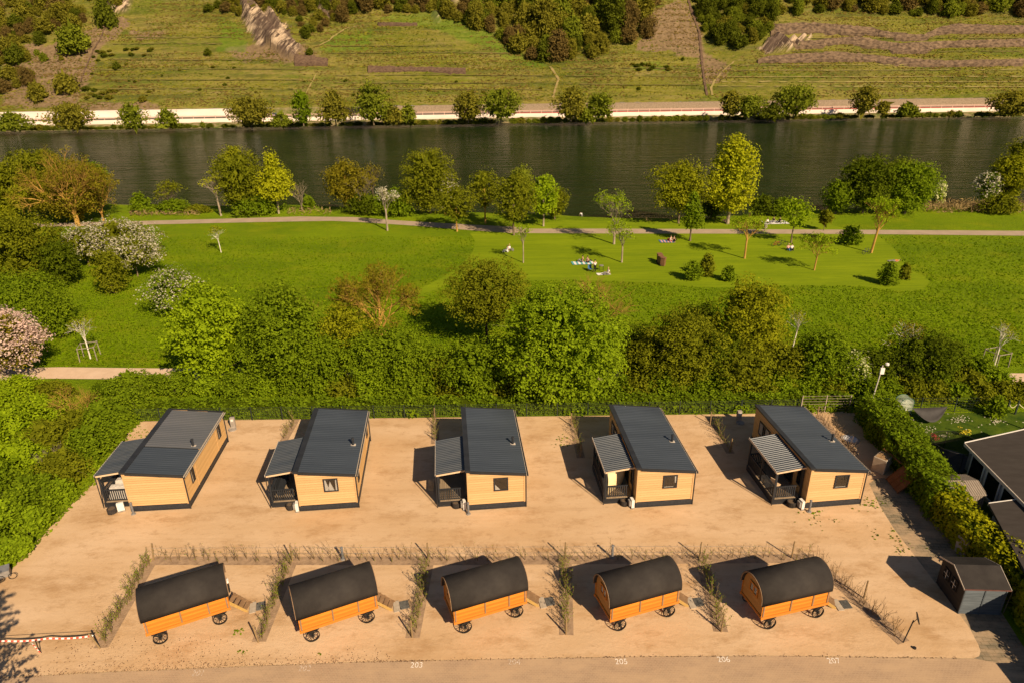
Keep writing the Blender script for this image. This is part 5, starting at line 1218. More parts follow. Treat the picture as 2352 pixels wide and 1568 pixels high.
for ri, (a, b_, n, kd, lab) in enumerate(ROWS):
    pa, pb = P(*a), P(*b_); d = (pb - pa); nn = Vector((-d.y, d.x, 0)).normalized()
    w_ = .42 if ri < 8 else .35
    if ri < 8 or 1: sheet('soil_strip', [pa - nn * w_ - d * .01, pa + nn * w_ - d * .01, pb + nn * w_ + d * .015, pb - nn * w_ + d * .015], .020 + .0011 * ri, SOIL)
    for k in range(n):
        o = bpy.data.objects.new('hedge_whip', rnd.choice(WH[kd])); C.objects.link(o); t = (k + rnd.uniform(.1, .9)) / n; q = pa.lerp(pb, t) + nn * rnd.uniform(-.16, .16)
        o.location = (q.x, q.y, .02); s = rnd.uniform(.75, 1.12); o.scale = (s, s, s * rnd.uniform(.9, 1.1)); o.rotation_euler = (rnd.uniform(-.08, .08), rnd.uniform(-.08, .08), rnd.uniform(0, 6.28))
        tag(o, lab, 'hedge plant', 'whips: ' + lab[:60])
PST = surf('round_timber_post', (.20, .13, .06), (.28, .19, .09), 4); PSTD = surf('dark_timber_post', (.05, .035, .02), (.08, .055, .035), 4)
for u, v, h, ln, lb in [(353, 1285, 1.4, .12, 'round timber post at the left corner of the long whip row'), (672, 1288, 1.4, 0, 'timber post in the long row, behind the gap between first and second wagon'), (984, 1284, 1.4, 0, 'timber post in the long row, left of the middle wagon'),
                        (1298, 1283, 1.4, 0, 'timber post in the long row, left of the fourth wagon'), (1606, 1281, 1.35, .02, 'timber post in the long row, left of the rightmost wagon'), (1818, 1281, 1.4, 0, 'timber post in the long row above the rightmost wagon'),
                        (1984, 1373, 1.4, 0, 'timber post in the right slanting whip row'), (231, 1488, 1.15, -.35, 'leaning timber post at the front end of the left slanting row'), (594, 1474, 1.3, -.1, 'timber post at the front end of the row between first and second wagon'),
                        (947, 1463, 1.35, 0, 'timber post at the front end of the row between second and middle wagon'), (1300, 1456, 1.36, 0, 'timber post at the front end of the row between middle and fourth wagon'), (1656, 1450, 1.4, .03, 'timber post at the front end of the row between fourth and rightmost wagon'),
                        (999, 964, 1.3, 0, 'timber post at the fence left of the middle cabin'), (1312, 977, 1.3, 0, 'timber post left of the fourth cabin, nearer the fence'), (1334, 1049, 1.3, 0, 'timber post left of the fourth cabin, nearer the porch'), (1631, 974, 1.3, 0, 'timber post left of the rightmost cabin, nearer the fence'), (1678, 1037, 1.3, 0, 'timber post left of the rightmost cabin, nearer the porch'), (1875, 966, 1.5, 0, 'timber post right behind the rightmost cabin')]:
    p = P(u, v); g = MB().tube((0, 0, -.1), (ln * h, 0, h), .055, .05, 8).build('timber_post', PSTD if u == 231 and 0 else PST, None, loc=(p.x, p.y, .0)); tag(g, lb, 'post', 'timber posts in the whip rows')
WIRE = surf('thin_wire', (.30, .25, .20), (.35, .3, .24), 2, .5, .5)
g = empty('row_wire', P(358, 1286), 0, 'thin wires strung along the long row of hedge whips', 'wire')
for z in (.55, 1.05): mb = MB(); pts = [P(u, 1286 - (u - 358) * .003) + Vector((0, 0, z)) - Vector(g.location) for u in (354, 672, 984, 1298, 1606, 1818)]; mb.path(pts, .008, 4); mb.build('wire', WIRE, g)

# ------------------------------------------------------------------ fences
FGR = surf('green_black_fence_metal', (.018, .026, .018), (.03, .04, .028), 5, .5, .4)
def mesh_fence(a, b_, n, h, label, bars=(10, 6), mat=FGR, posts_h=None):
    pa, pb = P(*a), P(*b_); g = empty('wire_fence', pa, math.atan2((pb - pa).y, (pb - pa).x), label, 'fence'); Ln = (pb - pa).length
    for k in range(n + 1): MB().box(Ln * k / n - .035, Ln * k / n + .035, -.035, .035, 0, posts_h or h + .06).build('post', mat, g)
    for k in range(n):
        x0, x1 = Ln * k / n + .04, Ln * (k + 1) / n - .04; mb = MB()
        for j in range(bars[1] + 1): z = .06 + (h - .08) * j / bars[1]; mb.box(x0, x1, -.008, .008, z - .008, z + .008)
        for j in range(bars[0] + 1): x = x0 + (x1 - x0) * j / bars[0]; mb.box(x - .006, x + .006, .009, .019, .04, h)
        mb.build('mesh_panel', mat, g)
    return g
mesh_fence((300, 968), (1700, 949), 20, 1.35, 'long dark green wire mesh fence behind the cabins', (14, 7))
p0 = P(1700, 949)
GATEM = surf('galvanised_bar', (.30, .24, .18), (.40, .33, .25), 4, .5, .4)
mesh_fence((1838, 947), (1948, 946), 2, 1.75, 'field fence with pale horizontal bars behind the rightmost cabin', (1, 6), GATEM)
mesh_fence((1702, 949), (1836, 947), 2, 1.4, 'short wire fence section hidden behind the rightmost cabin', (14, 7))
mesh_fence((1955, 946), (2270, 944), 4, 1.45, 'dark wire fence at the back of the neighbouring garden', (12, 5))
g = empty('rope_fence', P(2310, 951), 0, 'two dark posts with a sagging pale rope at the right garden corner', 'rope fence')
o0 = g.location
for u, v in ((2310, 951), (2331, 951), (2352, 985)): q = P(u, v) - o0; MB().box(q.x - .06, q.x + .06, q.y - .06, q.y + .06, 0, 1.45).build('post', FGR, g)
ROPE = surf('pale_rope', (.6, .5, .3), (.7, .6, .38), 5)
for ua, ub in (((2310, 951), (2331, 951)), ((2331, 951), (2372, 955))):
    A, B_ = P(*ua) - o0, P(*ub) - o0; MB().path([A.lerp(B_, t / 8) + Vector((0, 0, 1.2 - .5 * math.sin(math.pi * t / 8))) for t in range(9)], .03, 5).build('rope', ROPE, g)
# ------------------------------------------------------------------ hedges
hedge('long_hedge', [P(290, 948), P(700, 945), P(1200, 939), P(1700, 933), P(1950, 931)], 2.3, 1.0, 'hedge', 'long low clipped hedge running behind the wire fence', dens=1.5, leaf=.26, lump=.16, seed=2)
HP = [(2000, 962), (2030, 1010), (2066, 1060), (2112, 1125), (2160, 1190), (2215, 1258), (2280, 1325), (2352, 1405), (2445, 1520), (2545, 1650)]
hp = [P(*q) + Vector((.3, 0, 0)) for q in HP]
hedge('tall_hedge', hp[:5], [3.0, 3.0, 2.8, 2.5], [2.4, 2.6, 2.6, 2.5], 'hedge', 'tall dark green hedge between the yard and the neighbouring garden', dens=1.7, leaf=.2, lump=.20, seed=3)
hedge('tall_hedge', hp[4:], 2.0, [2.4, 2.5, 2.5, 2.6, 2.6], 'hedgey', 'tall yellow-green hedge beside the black shed at right', dens=1.8, leaf=.19, lump=.18, seed=4)

# ------------------------------------------------------------------ black garden shed
def lerp3(a, b_, t): return a + (b_ - a) * t
ze, zrg = 1.95, 2.55
eA = P(D(3, 1812, 0, 0)[0], 1215 + 553 / 4, ze); eB = P(1764 + 2228 / 4, 1215 + 565 / 4, ze); eC = P(1764 + 1580 / 4, 1215 + 252 / 4, ze)
vx = (eB - eA); vy = (eC - eA); SW = vx.length; vx.normalize(); vy -= vx * vy.dot(vx); SD = vy.length; an = math.atan2(vx.y, vx.x)
SHB = wood('black_stained_boards', (.016, .014, .013), (.028, .024, .022), (.010, .009, .009)); SHG = surf('blue_grey_slats', (.055, .065, .072), (.10, .115, .125), 3, .6, .3, (.3, 1, 4))
g = empty('garden_shed', (eA.x, eA.y, .01), an, 'black timber garden shed with pitched felt roof by the right hedge', 'shed'); i0 = .12
mb = MB(); zb = .0
mb.prism([(i0, i0, zb), (i0, SD - i0, zb), (i0, SD - i0, ze - .05), (i0, SD / 2, zrg - .08), (i0, i0, ze - .05)], (SW - 2 * i0, 0, 0), SHB)
for k in range(14):
    z = .02 + k * .132; mb.add([(i0 - .03, i0, z), (i0 - .03, SD - i0, z), (i0 - .005, SD - i0, z + .13), (i0 - .005, i0, z + .13)], [(0, 1, 2, 3)], SHB)
    mb.add([(i0 - .02, i0 - .045, z), (SW - i0, i0 - .045, z), (SW - i0, i0 - .008, z + .125), (i0 - .02, i0 - .008, z + .125)], [(0, 1, 2, 3)], SHG)
mb.build('wall', None, g)
mb = MB().box(i0 - .05, i0 + .02, i0 - .07, i0 + .0, 0, ze - .06).box(SW * .48, SW * .48 + .07, i0 - .07, i0 - .005, 0, ze - .06).box(SW - i0 - .02, SW - i0 + .05, i0 - .07, i0, 0, ze - .06); mb.build('corner_post', SHG, g)
rf = MB(); 
for y0, z0, y1, z1 in ((0, ze, SD / 2, zrg), (SD, ze, SD / 2, zrg)): rf.prism([(-.05, y0, z0), (-.05, y1, z1), (-.05, y1, z1 + .05), (-.05, y0, z0 + .05)], (SW + .1, 0, 0))
ro = rf.build('roof', FELT, g)
mb = MB()
for x in (-.075, SW + .05):
    for y0, y1 in ((-.02, SD / 2), (SD + .02, SD / 2)): mb.prism([(x, y0, ze - .03), (x, y1, zrg - .03), (x, y1, zrg + .06), (x, y0, ze + .06)], (.022, 0, 0))
mb.build('verge_trim', TRIM, ro)
MB().box(-.05, SW + .05, -.03, -.005, ze - .03, ze + .045).build('eave_board', surf('red_brown_board', (.10, .04, .03), (.14, .06, .045), 3), ro)
for k in (0, 1):
    yy = SD * (.30 + .30 * k); Mw = Matrix.Translation((i0 - .04, 0, 0)) @ Matrix.Rotation(R(-90), 4, 'Z')
    w_ = window(g, Mw @ Matrix.Translation((-yy - .55, 0, 1.0)), .62, .75, fr=.05, mat=SHB)
    mb = MB(); x = i0 - .09; mb.box(x - .01, x, yy + .225, yy + .245, 1.05, 1.70).box(x - .01, x, yy - .02, yy + .50, 1.365, 1.385); mb.build('white_cross_bar', MW, w_)
g2 = P(1764 + 2160 / 4, 1215 + 770 / 4); o = MB().tube((0, 0, 0), (1.0, .9, 1.9), .03, .025, 6).build('leaning_pole', PST, None, loc=(g2.x, g2.y, .0)); tag(o, 'thin pole leaning against the hedge right of the black shed', 'pole')
p = P(1764 + 1815 / 4, 1215 + 262 / 4); g = empty('stone_block', (p.x + .1, p.y + .5, 0), .3, 'pale stone block standing behind the black shed', 'stone block'); MB().box(-.35, .35, -.4, .4, 0, 1.3).build('block', CONC, g, bevel=.04)

# concrete box and lattice panels
c0 = [D(3, 990, 870, 853), D(3, 1055, 940, 853)]
p = P(2029, 1091); ca_, sa_ = math.cos(R(40)), math.sin(R(40)); g = empty('concrete_bin', (p.x + .65 * ca_ - .5 * sa_, p.y + .65 * sa_ + .5 * ca_, 0), R(40), 'rough concrete box filled with dry leaves beside the rightmost cabin', 'concrete box')
MB().box(-.65, .65, -.5, .5, 0, 1.3).build('box', CONC, g, bevel=.03); MB().box(-.56, .56, -.42, .42, 1.302, 1.32).build('leaf_litter', surf('dry_leaf_litter', (.40, .25, .12), (.16, .09, .045), 7, .9, .1, (1, 1, 1), .8, 15), g)
RW_ = wood('red_brown_panel', (.20, .075, .02), (.26, .10, .03), (.15, .055, .015), 'x')
pa_, pb_ = P(2033, 1100), P(2061, 1134); ex_ = (pb_ - pa_).normalized(); pr2 = Vector((-ex_.y, ex_.x, 0)); pr2 = pr2 if pr2.x > 0 else -pr2
ez_ = (pr2 * math.cos(R(48)) + Vector((0, 0, math.sin(R(48))))).normalized(); ey_ = ez_.cross(ex_)
pn = empty('lattice_panel', (pa_ + pb_) / 2 + Vector((0, 0, .05)), 0, 'red-brown wooden fence panel with lattice top leaning on the hedge', 'fence panel')
Mt = Matrix((ex_, ey_, ez_)).transposed().to_4x4()
mb = MB()
for k in range(11): mb.box(-.9, .9, 0, .02, .04 + k * .148, .18 + k * .148, None, Mt)
mb.build('boards', RW_, pn)
mb = MB()
for x in (-.93, -.31, .29, .88): mb.box(x, x + .05, -.03, .05, 0, 1.72, None, Mt)
mb.build('frame', RW_, pn); mb = MB()
for k in range(-7, 8):
    for s in (-1, 1):
        a = Vector((k * .17, .01 + .012 * s, 1.68)); b_ = a + Vector((s * .55, 0, .55)); 
        mb.tube(Mt @ a, Mt @ b_, .014, .014, 4)
mb.path([Mt @ Vector((-.92 + 1.84 * t / 10, .02, 1.70 + .62 * math.sin(math.pi * t / 10) ** .6)) for t in range(11)], .03, 5); mb.build('lattice', RW_, pn)
pa_, pb_ = P(2029, 1031, 1.36), P(2069, 1064, 1.36); o = MB(); o.prism([(0, 0, 0), pb_ - pa_, pb_ - pa_ + Vector((.14, .14, .0)), Vector((.14, .14, 0))], (0, 0, .05)); o = o.build('plank', wood('brown_plank', (.30, .13, .05), (.36, .17, .07), (.24, .1, .04), 'z'), None, loc=pa_); tag(o, 'brown plank lying on the edge of the concrete box', 'plank')
p = P(1953, 1009); mh = empty('manhole_cover', (p.x, p.y, .02), 0, 'round pale manhole cover right of the rightmost cabin', 'manhole cover'); MB().lathe([(.75, 0), (.75, .06), (.6, .07)], 24).build('ring', STONE, mh); MB().lathe([(.58, .05), (.57, .08)], 24).build('lid', surf('blue_white_lid', (.45, .50, .58), (.62, .62, .62), 2, .6), mh)
p = P(1690, 1032 - 0); 

# lamp mast
p = P(1997, 937); g = empty('lamp_mast', p, 0, 'tall slim grey mast with a small lamp behind the fence at right', 'mast')
top = ray_y(2028, 838, p.y + .3) - p; MB().tube((0, 0, 0), top, .075, .05, 8).build('pole', surf('galvanised_pole', (.42, .37, .31), (.5, .45, .38), 2), g)
hd = top * .90; MB().box(hd.x - .2, hd.x + .16, hd.y - .25, hd.y - .08, hd.z - .35, hd.z + .25).build('junction_box', MW, g); MB().lathe([(.05, 0), (.17, .06), (.17, .22), (.05, .28)], 10, None, (hd.x + .35, hd.y - .1, hd.z + .45)).build('lamp_head', MW, g)
# tilted mirror post at the end of the right slanting row
p = P(2074, 1475); g = empty('mirror_post', p, 0, 'black post with a round tilted mirror at the end of the right whip row', 'traffic mirror')
MB().tube((0, 0, 0), (.35, .15, 1.55), .035, .035, 8, IRON).build('post', None, g); M4 = Matrix.Translation((.55, .15, 1.72)) @ Matrix.Rotation(R(72), 4, (0.35, 1, 0)); mm = MB(); mm.lathe([(.05, -.06), (.34, -.02), (.34, .03), (.30, .04)], 18); mm.V = [tuple(M4 @ Vector(v)) for v in mm.V]; mm.build('mirror', IRON, g)
MB().tube((.3, .13, 1.35), (.55, .15, 1.7), .02).build('bracket', IRON, g); MB().lathe([(.10, 0), (.10, .1)], 8, None, (.42, -.42, 0)).build('foot_weight', IRON, g)

# ------------------------------------------------------------------ neighbour's house, sheds and garden
def pz3(x, y, z): return P(1764 + x / 4, 853 + y / 4, z)
HROOF = surf('bitumen_roof', (.042, .034, .028), (.052, .043, .036), .8, .85, .15, (1, 3, 1), .2, 14)
zr_ = 3.0
A, B_, C_ = pz3(1810, 652, zr_), pz3(2352, 530, zr_), pz3(2352, 1200, zr_)
ux = (B_ - A).normalized(); uy0 = (C_ - A); uy = (uy0 - ux * uy0.dot(ux)).normalized(); dep = abs(uy0.dot(uy)); print('house', A, B_, C_, dep)
uyd = uy0.normalized()
g = empty('bungalow', (A.x, A.y, 0), 0, 'low black-roofed bungalow with white-framed windows in the right garden', 'house')
E = lambda p: (p - Vector((A.x, A.y, 0)))
far_ = ux * 9; r1 = [A, A + far_, A + far_ + uyd * 9.2, A + uyd * 9.2]
ins = [A + ux * .5 + uyd * .3, A + far_, A + far_ + uyd * 9.0, A + ux * .5 + uyd * 9.0]
MB().prism([E(Vector((q.x, q.y, zr_ - .22))) for q in r1][::-1], (0, 0, .20)).build('roof', HROOF, g)
ro = g.children[0]
mb = MB(); MB().prism([E(Vector(A) + Vector((0, 0, -.24))) , E(A + far_ + Vector((0, 0, -.24))), E(A + far_ + Vector((0, 0, .02))), E(A + Vector((0, 0, .02)))], -uyd * .08).build('fascia', MW, ro)
MB().prism([E(Vector((A.x, A.y, zr_ - .25))), E(A + uyd * 9.2 + Vector((0, 0, -.25))), E(A + uyd * 9.2 + Vector((0, 0, .0))), E(A)], -ux * .07).build('side_gutter', TRIM, ro)
PLW = surf('grey_white_render', (.45, .40, .35), (.52, .47, .41), 2)
MB().prism([E(Vector((q.x, q.y, 0))) for q in ins], (0, 0, zr_ - .26)).build('wall', PLW, g)
a0 = ins[0]; an2 = math.atan2((ins[3] - ins[0]).y, (ins[3] - ins[0]).x); Mh = Matrix.Translation(E(Vector((a0.x, a0.y, 0)))) @ Matrix.Rotation(an2, 4, 'Z')
# outward side is the garden side (left): local +y or -y, found from the roof
sgn = -1 if (Matrix.Rotation(an2, 3, 'Z') @ Vector((0, 1, 0))).dot(ux) > 0 else 1
for k in range(4):
    Mw = Mh @ Matrix.Translation((.5 + k * 2.05 + (1.75 if sgn > 0 else 0), .03 * sgn, .35)) @ (Matrix.Rotation(math.pi, 4, 'Z') if sgn > 0 else Matrix.Identity(4)); window(g, Mw, 1.75, 2.1, fr=.13, mat=MW)
A2, B2 = pz3(1850, 1232, 2.7), pz3(2300, 1172, 2.7); u2 = (B2 - A2).normalized(); A2 = A2 + u2 * 1.5; d2 = (P(2352, 1335, 2.7) - A2).normalized(); d2 = (P(2400, 1395, 2.7) - A2).normalized()
g = empty('annex', (A2.x, A2.y, 0), 0, 'second flat dark roof with a white edge below the bungalow', 'annex'); E2 = lambda p: p - Vector((A2.x, A2.y, 0))
r2 = [A2, A2 + u2 * 12, A2 + u2 * 12 + d2 * 12, A2 + d2 * 12]; MB().prism([E2(Vector((q.x, q.y, 2.5))) for q in r2][::-1], (0, 0, .2)).build('roof', HROOF, g)
MB().prism([E2(A2 + Vector((0, 0, -.22))), E2(A2 + u2 * 4.6 + Vector((0, 0, -.22))), E2(A2 + u2 * 4.6 + Vector((0, 0, .02))), E2(A2 + Vector((0, 0, .02)))], -d2 * .07).build('white_edge', MW, g.children[0])
MB().prism([E2(Vector((q.x, q.y, 0))) for q in [A2 + (u2 + d2) * .4, A2 + u2 * 11.5 + d2 * .4, A2 + u2 * 11.5 + d2 * 11.5, A2 + u2 * .4 + d2 * 11.5]], (0, 0, 2.48)).build('wall', PLW, g)
# ribbed garden shed
SHT = surf('taupe_ribbed_sheet', (.26, .21, .16), (.31, .25, .19), 2, .6, .3); SHL = surf('rib_line', (.10, .075, .055), (.13, .10, .07), 2)
q0, q1, q2 = pz3(1700, 1140, 1.9), pz3(2020, 1140, 1.9), pz3(1600, 945, 1.9); vx = q1 - q0; vy = Vector((-vx.y, vx.x, 0)).normalized(); Wd = vx.length; vx.normalize(); Dp = abs((q2 - q0).dot(vy)); an3 = math.atan2(vx.y, vx.x)
g = empty('ribbed_shed', (q0.x, q0.y, 0), an3, 'taupe ribbed plastic shed between hedge and bungalow', 'shed')
MB().prism([(.1, .1, 0), (.1, Dp - .1, 0), (.1, Dp - .1, 1.85), (.1, Dp / 2, 2.2), (.1, .1, 1.85)], (Wd - .2, 0, 0)).build('wall', SHT, g)
ro = MB()
for y0, y1 in ((0, Dp / 2), (Dp, Dp / 2)): ro.prism([(0, y0, 1.9), (0, y1, 2.28), (0, y1, 2.32), (0, y0, 1.94)], (Wd, 0, 0))
ro = ro.build('roof', SHT, g); mb = MB()
for k in range(15):
    x = Wd * (k + .5) / 15; mb.prism([(x, 0, 1.942), (x, Dp / 2, 2.322), (x, Dp / 2, 2.335), (x, 0, 1.955)], (.035, 0, 0)).prism([(x, Dp, 1.942), (x, Dp / 2, 2.322), (x, Dp / 2, 2.335), (x, Dp, 1.955)], (.035, 0, 0)); mb.box(x, x + .03, .085, .098, .05, 1.84)
mb.build('ribs', SHL, ro)
# trampoline with dark net
NETM = bpy.data.materials.new('dark_net'); NETM.use_nodes = True; nt = NETM.node_tree; nt.nodes.clear()
tb = nt.nodes.new('ShaderNodeBsdfTransparent'); db = nt.nodes.new('ShaderNodeBsdfDiffuse'); db.inputs[0].default_value = (.012, .011, .010, 1); mx = nt.nodes.new('ShaderNodeMixShader'); mx.inputs[0].default_value = .45
nt.links.new(tb.outputs[0], mx.inputs[1]); nt.links.new(db.outputs[0], mx.inputs[2]); oo = nt.nodes.new('ShaderNodeOutputMaterial'); nt.links.new(mx.outputs[0], oo.inputs[0])
p = pz3(1660, 880, 0); g = empty('trampoline', (p.x, p.y, 0), 0, 'round trampoline with a dark safety net beside the bungalow', 'trampoline'); r_ = 1.75
MB().lathe([(r_, .70), (r_ - .05, .72)], 24).build('jumping_mat', IRON, g)
V = [(r_ * math.cos(6.2832 * k / 24), r_ * math.sin(6.2832 * k / 24), z) for z in (.75, 2.35) for k in range(24)]; MB().add(V, [(k, (k + 1) % 24, 24 + (k + 1) % 24, 24 + k) for k in range(24)]).build('net', NETM, g)
for k in range(6): t = 6.2832 * k / 6 + .3; MB().tube((r_ * 1.04 * math.cos(t), r_ * 1.04 * math.sin(t), 0), (r_ * 1.0 * math.cos(t), r_ * 1.0 * math.sin(t), 2.4), .03, .03, 6).build('pole', IRON, g)
MB().path([(r_ * math.cos(6.2832 * k / 24), r_ * math.sin(6.2832 * k / 24), 2.38) for k in range(25)], .022, 5).build('top_ring', IRON, g)
# greenhouse
p = P(2075, 953); g = empty('mini_greenhouse', (p.x, p.y + .3, 0), .1, 'small clear domed greenhouse with shelves at the garden fence', 'greenhouse')
FILM = bpy.data.materials.new('clear_film'); FILM.use_nodes = True; nt = FILM.node_tree; nt.nodes.clear(); tb = nt.nodes.new('ShaderNodeBsdfTransparent'); tb.inputs[0].default_value = (.8, .85, .78, 1); db = nt.nodes.new('ShaderNodeBsdfPrincipled'); db.inputs['Base Color'].default_value = (.5, .55, .45, 1); db.inputs['Roughness'].default_value = .2; mx = nt.nodes.new('ShaderNodeMixShader'); mx.inputs[0].default_value = .28
nt.links.new(tb.outputs[0], mx.inputs[1]); nt.links.new(db.outputs[0], mx.inputs[2]); oo = nt.nodes.new('ShaderNodeOutputMaterial'); nt.links.new(mx.outputs[0], oo.inputs[0])
ar = [(-.65 * math.cos(math.pi * k / 8), 1.35 + .45 * math.sin(math.pi * k / 8)) for k in range(9)]; ring = [(-.65, 0)] + ar + [(.65, 0)]
MB().prism([(x, -.4, z) for x, z in ring], (0, .8, 0)).build('cover', FILM, g)
mb = MB(); 
for yy in (-.41, .41): mb.path([(x, yy, z) for x, z in ring], .02, 5)
mb.build('frame', surf('green_tube', (.05, .14, .09), (.07, .18, .11), 4), g)
for z in (.4, .85, 1.25): MB().box(-.6, .6, -.35, .35, z, z + .02).build('shelf', MW, g)
for k, (x, z) in enumerate(((-.3, .87), (.25, .42), (.1, 1.27))): MB().lathe([(.09, 0), (.12, .18), (.10, .18)], 8, None, (x, 0, z)).build('flower_pot', surf('pot_terracotta', (.40, .16, .08), (.46, .2, .1), 3) if k == 0 else MW, g)
# dark cloth hammock
a, b_ = pz3(1325, 335, 1.3), pz3(1650, 320, 1.4); V = []
nn_ = 14
for i in range(nn_ + 1):
    t = i / nn_; c_ = a.lerp(b_, t); sag = 1.15 * math.sin(math.pi * t)
    for s, dz in ((0, 0), (.33, -.45), (.66, -.95), (1, -1.0)): V.append((c_.x, c_.y - s * .9 * math.sin(math.pi * t) , max(.06, c_.z + dz * math.sin(math.pi * t) * 1.0)))
o = MB().add([(x - a.x, y - a.y, z) for x, y, z in V], [(4 * i + j, 4 * i + j + 1, 4 * i + j + 5, 4 * i + j + 4) for i in range(nn_) for j in range(3)]).build('sagging_tarpaulin', surf('dark_tarpaulin', (.028, .024, .022), (.040, .035, .032), 2, .7, .3), None, True, loc=(a.x, a.y, 0)); tag(o, 'sagging dark tarpaulin hung along the garden fence', 'tarpaulin')
sm = o.modifiers.new('s', 'SOLIDIFY'); sm.thickness = .02
# garden flowers
rng = np.random.default_rng(9); pos = []
for (x0, x1, y0, y1, n) in ((1240, 1380, 430, 520, 55), (1700, 1830, 415, 465, 60), (1430, 1540, 505, 555, 22), (1150, 2300, 400, 620, 60), (2060, 2160, 445, 470, 45), (1580, 1640, 575, 605, 20)):
    for k in range(n): q = pz3((x0 + x1) / 2 + rng.normal() * (x1 - x0) * .33, (y0 + y1) / 2 + rng.normal() * (y1 - y0) * .33 , .1); pos.append((q.x, q.y, .09 + rng.random() * .1))
pos = np.array(pos); o = npmesh('daisies', quads(rng, pos, np.tile([0, -.3, 1.0], (len(pos), 1)), .10, 1), np.arange(len(pos) * 4).reshape(-1, 4), LM['white'], None, rng.random(len(pos))); tag(o, 'scattered white daisies in the grass of the neighbouring garden', 'flowers', None, 'stuff')
def flower(uvx, r_, mat, label):
    q = pz3(uvx[0], uvx[1], 0); g = empty('flower_clump', q, 0, label, 'flowers'); V, ci = leaves(rng, rng.normal(size=(7, 3)) * [r_ * .4, r_ * .4, .1] + [0, 0, .35], np.full(7, r_ * .5), 16, .12); npmesh('petals', V, np.arange(len(V)).reshape(-1, 4), mat, g, rng.random(7)[ci])
    V, ci = leaves(rng, rng.normal(size=(5, 3)) * [r_ * .4, r_ * .4, .05] + [0, 0, .15], np.full(5, r_ * .5), 12, .12); npmesh('stems', V, np.arange(len(V)).reshape(-1, 4), LM['green'], g, rng.random(5)[ci])
flower((1528, 630), .45, leafmat('petal_pink', (.5, .06, .06), (.75, .14, .13)), 'clump of bright pink-red flowers in the neighbouring garden'); flower((1810, 595), .5, leafmat('petal_yellow', (.6, .45, .03), (.8, .65, .06)), 'clump of yellow flowers near the bungalow corner')
flower((1262, 425), .3, leafmat('petal_red', (.4, .05, .03), (.55, .1, .06)), 'small clump of red flowers at the foot of the greenhouse')
shrub((2290, 955), 905, 46, 'green', 'round bush at the garden fence before the rope posts', leafmin=.18)

# ------------------------------------------------------------------ people
SKIN = surf('skin', (.42, .24, .15), (.48, .28, .18), 3, .6)
HAIRD = surf('dark_hair', (.03, .02, .012), (.05, .03, .02), 6); HAIRB = surf('fair_hair', (.35, .22, .09), (.42, .28, .12), 6)
CLO = {k: surf('cloth_' + k, v, tuple(c * .85 for c in v), 4, .9, .1) for k, v in {'white': (.72, .68, .62), 'black': (.02, .018, .018), 'red': (.45, .06, .05), 'blue': (.07, .16, .32), 'teal': (.10, .32, .32), 'orange': (.62, .22, .08), 'pink': (.62, .32, .28), 'grey': (.22, .2, .19)}.items()}
POSE = {
 'stand': dict(pel=(0, 0, .93), che=(0, -.01, 1.36), nec=(0, .0, 1.50), hea=(0, .02, 1.64), top=(0, .02, 1.74), eL=(-.27, .02, 1.12), eR=(.27, .05, 1.14), hL=(-.29, .10, .88), hR=(.24, .30, 1.10), kL=(-.11, .02, .50), kR=(.11, .04, .50), fL=(-.12, .0, .07), fR=(.13, .04, .07)),
 'bend': dict(pel=(0, 0, .90), che=(0, .30, 1.15), nec=(0, .42, 1.20), hea=(0, .54, 1.20), top=(0, .62, 1.18), eL=(-.24, .42, .92), eR=(.24, .44, .92), hL=(-.18, .52, .68), hR=(.18, .55, .66), kL=(-.11, .10, .50), kR=(.11, .08, .50), fL=(-.12, .0, .07), fR=(.13, .0, .07)),
 'sit': dict(pel=(0, 0, .14), che=(0, -.10, .58), nec=(0, -.08, .72), hea=(0, -.04, .86), top=(0, -.03, .97), eL=(-.27, -.12, .36), eR=(.27, -.05, .36), hL=(-.24, -.22, .10), hR=(.16, .22, .40), kL=(-.15, .40, .42), kR=(.15, .44, .40), fL=(-.14, .66, .07), fR=(.15, .74, .07)),
 'lie': dict(pel=(0, 0, .13), che=(0, -.44, .15), nec=(0, -.60, .17), hea=(0, -.74, .18), top=(0, -.86, .18), eL=(-.30, -.38, .10), eR=(.32, -.50, .12), hL=(-.30, -.10, .08), hR=(.20, -.80, .10), kL=(-.14, .44, .20), kR=(.14, .46, .12), fL=(-.16, .84, .08), fR=(.16, .88, .08)),
}
def skin(name, J, chain, mat, parent, extra=0.0):
    names = []; edges = []; rad = {}
    for a, b_, ra, rb in chain:
        for q, r_ in ((a, ra), (b_, rb)):
            if q not in names: names.append(q); rad[q] = r_ + extra
        edges.append((names.index(a), names.index(b_)))
    me = bpy.data.meshes.new(name); me.from_pydata([J[q] for q in names], edges, []); o = bpy.data.objects.new(name, me); C.objects.link(o); o.parent = parent
    me.materials.append(mat); m_ = o.modifiers.new('skin', 'SKIN'); 
    if not me.skin_vertices: 
        bpy.context.view_layer.objects.active = o; me.attributes  # noqa
    for i, q in enumerate(names):
        if me.skin_vertices: me.skin_vertices[0].data[i].radius = (rad[q], rad[q]); me.skin_vertices[0].data[i].use_root = (i == 0)
    s_ = o.modifiers.new('sub', 'SUBSURF'); s_.levels = 1; s_.render_levels = 1; return o
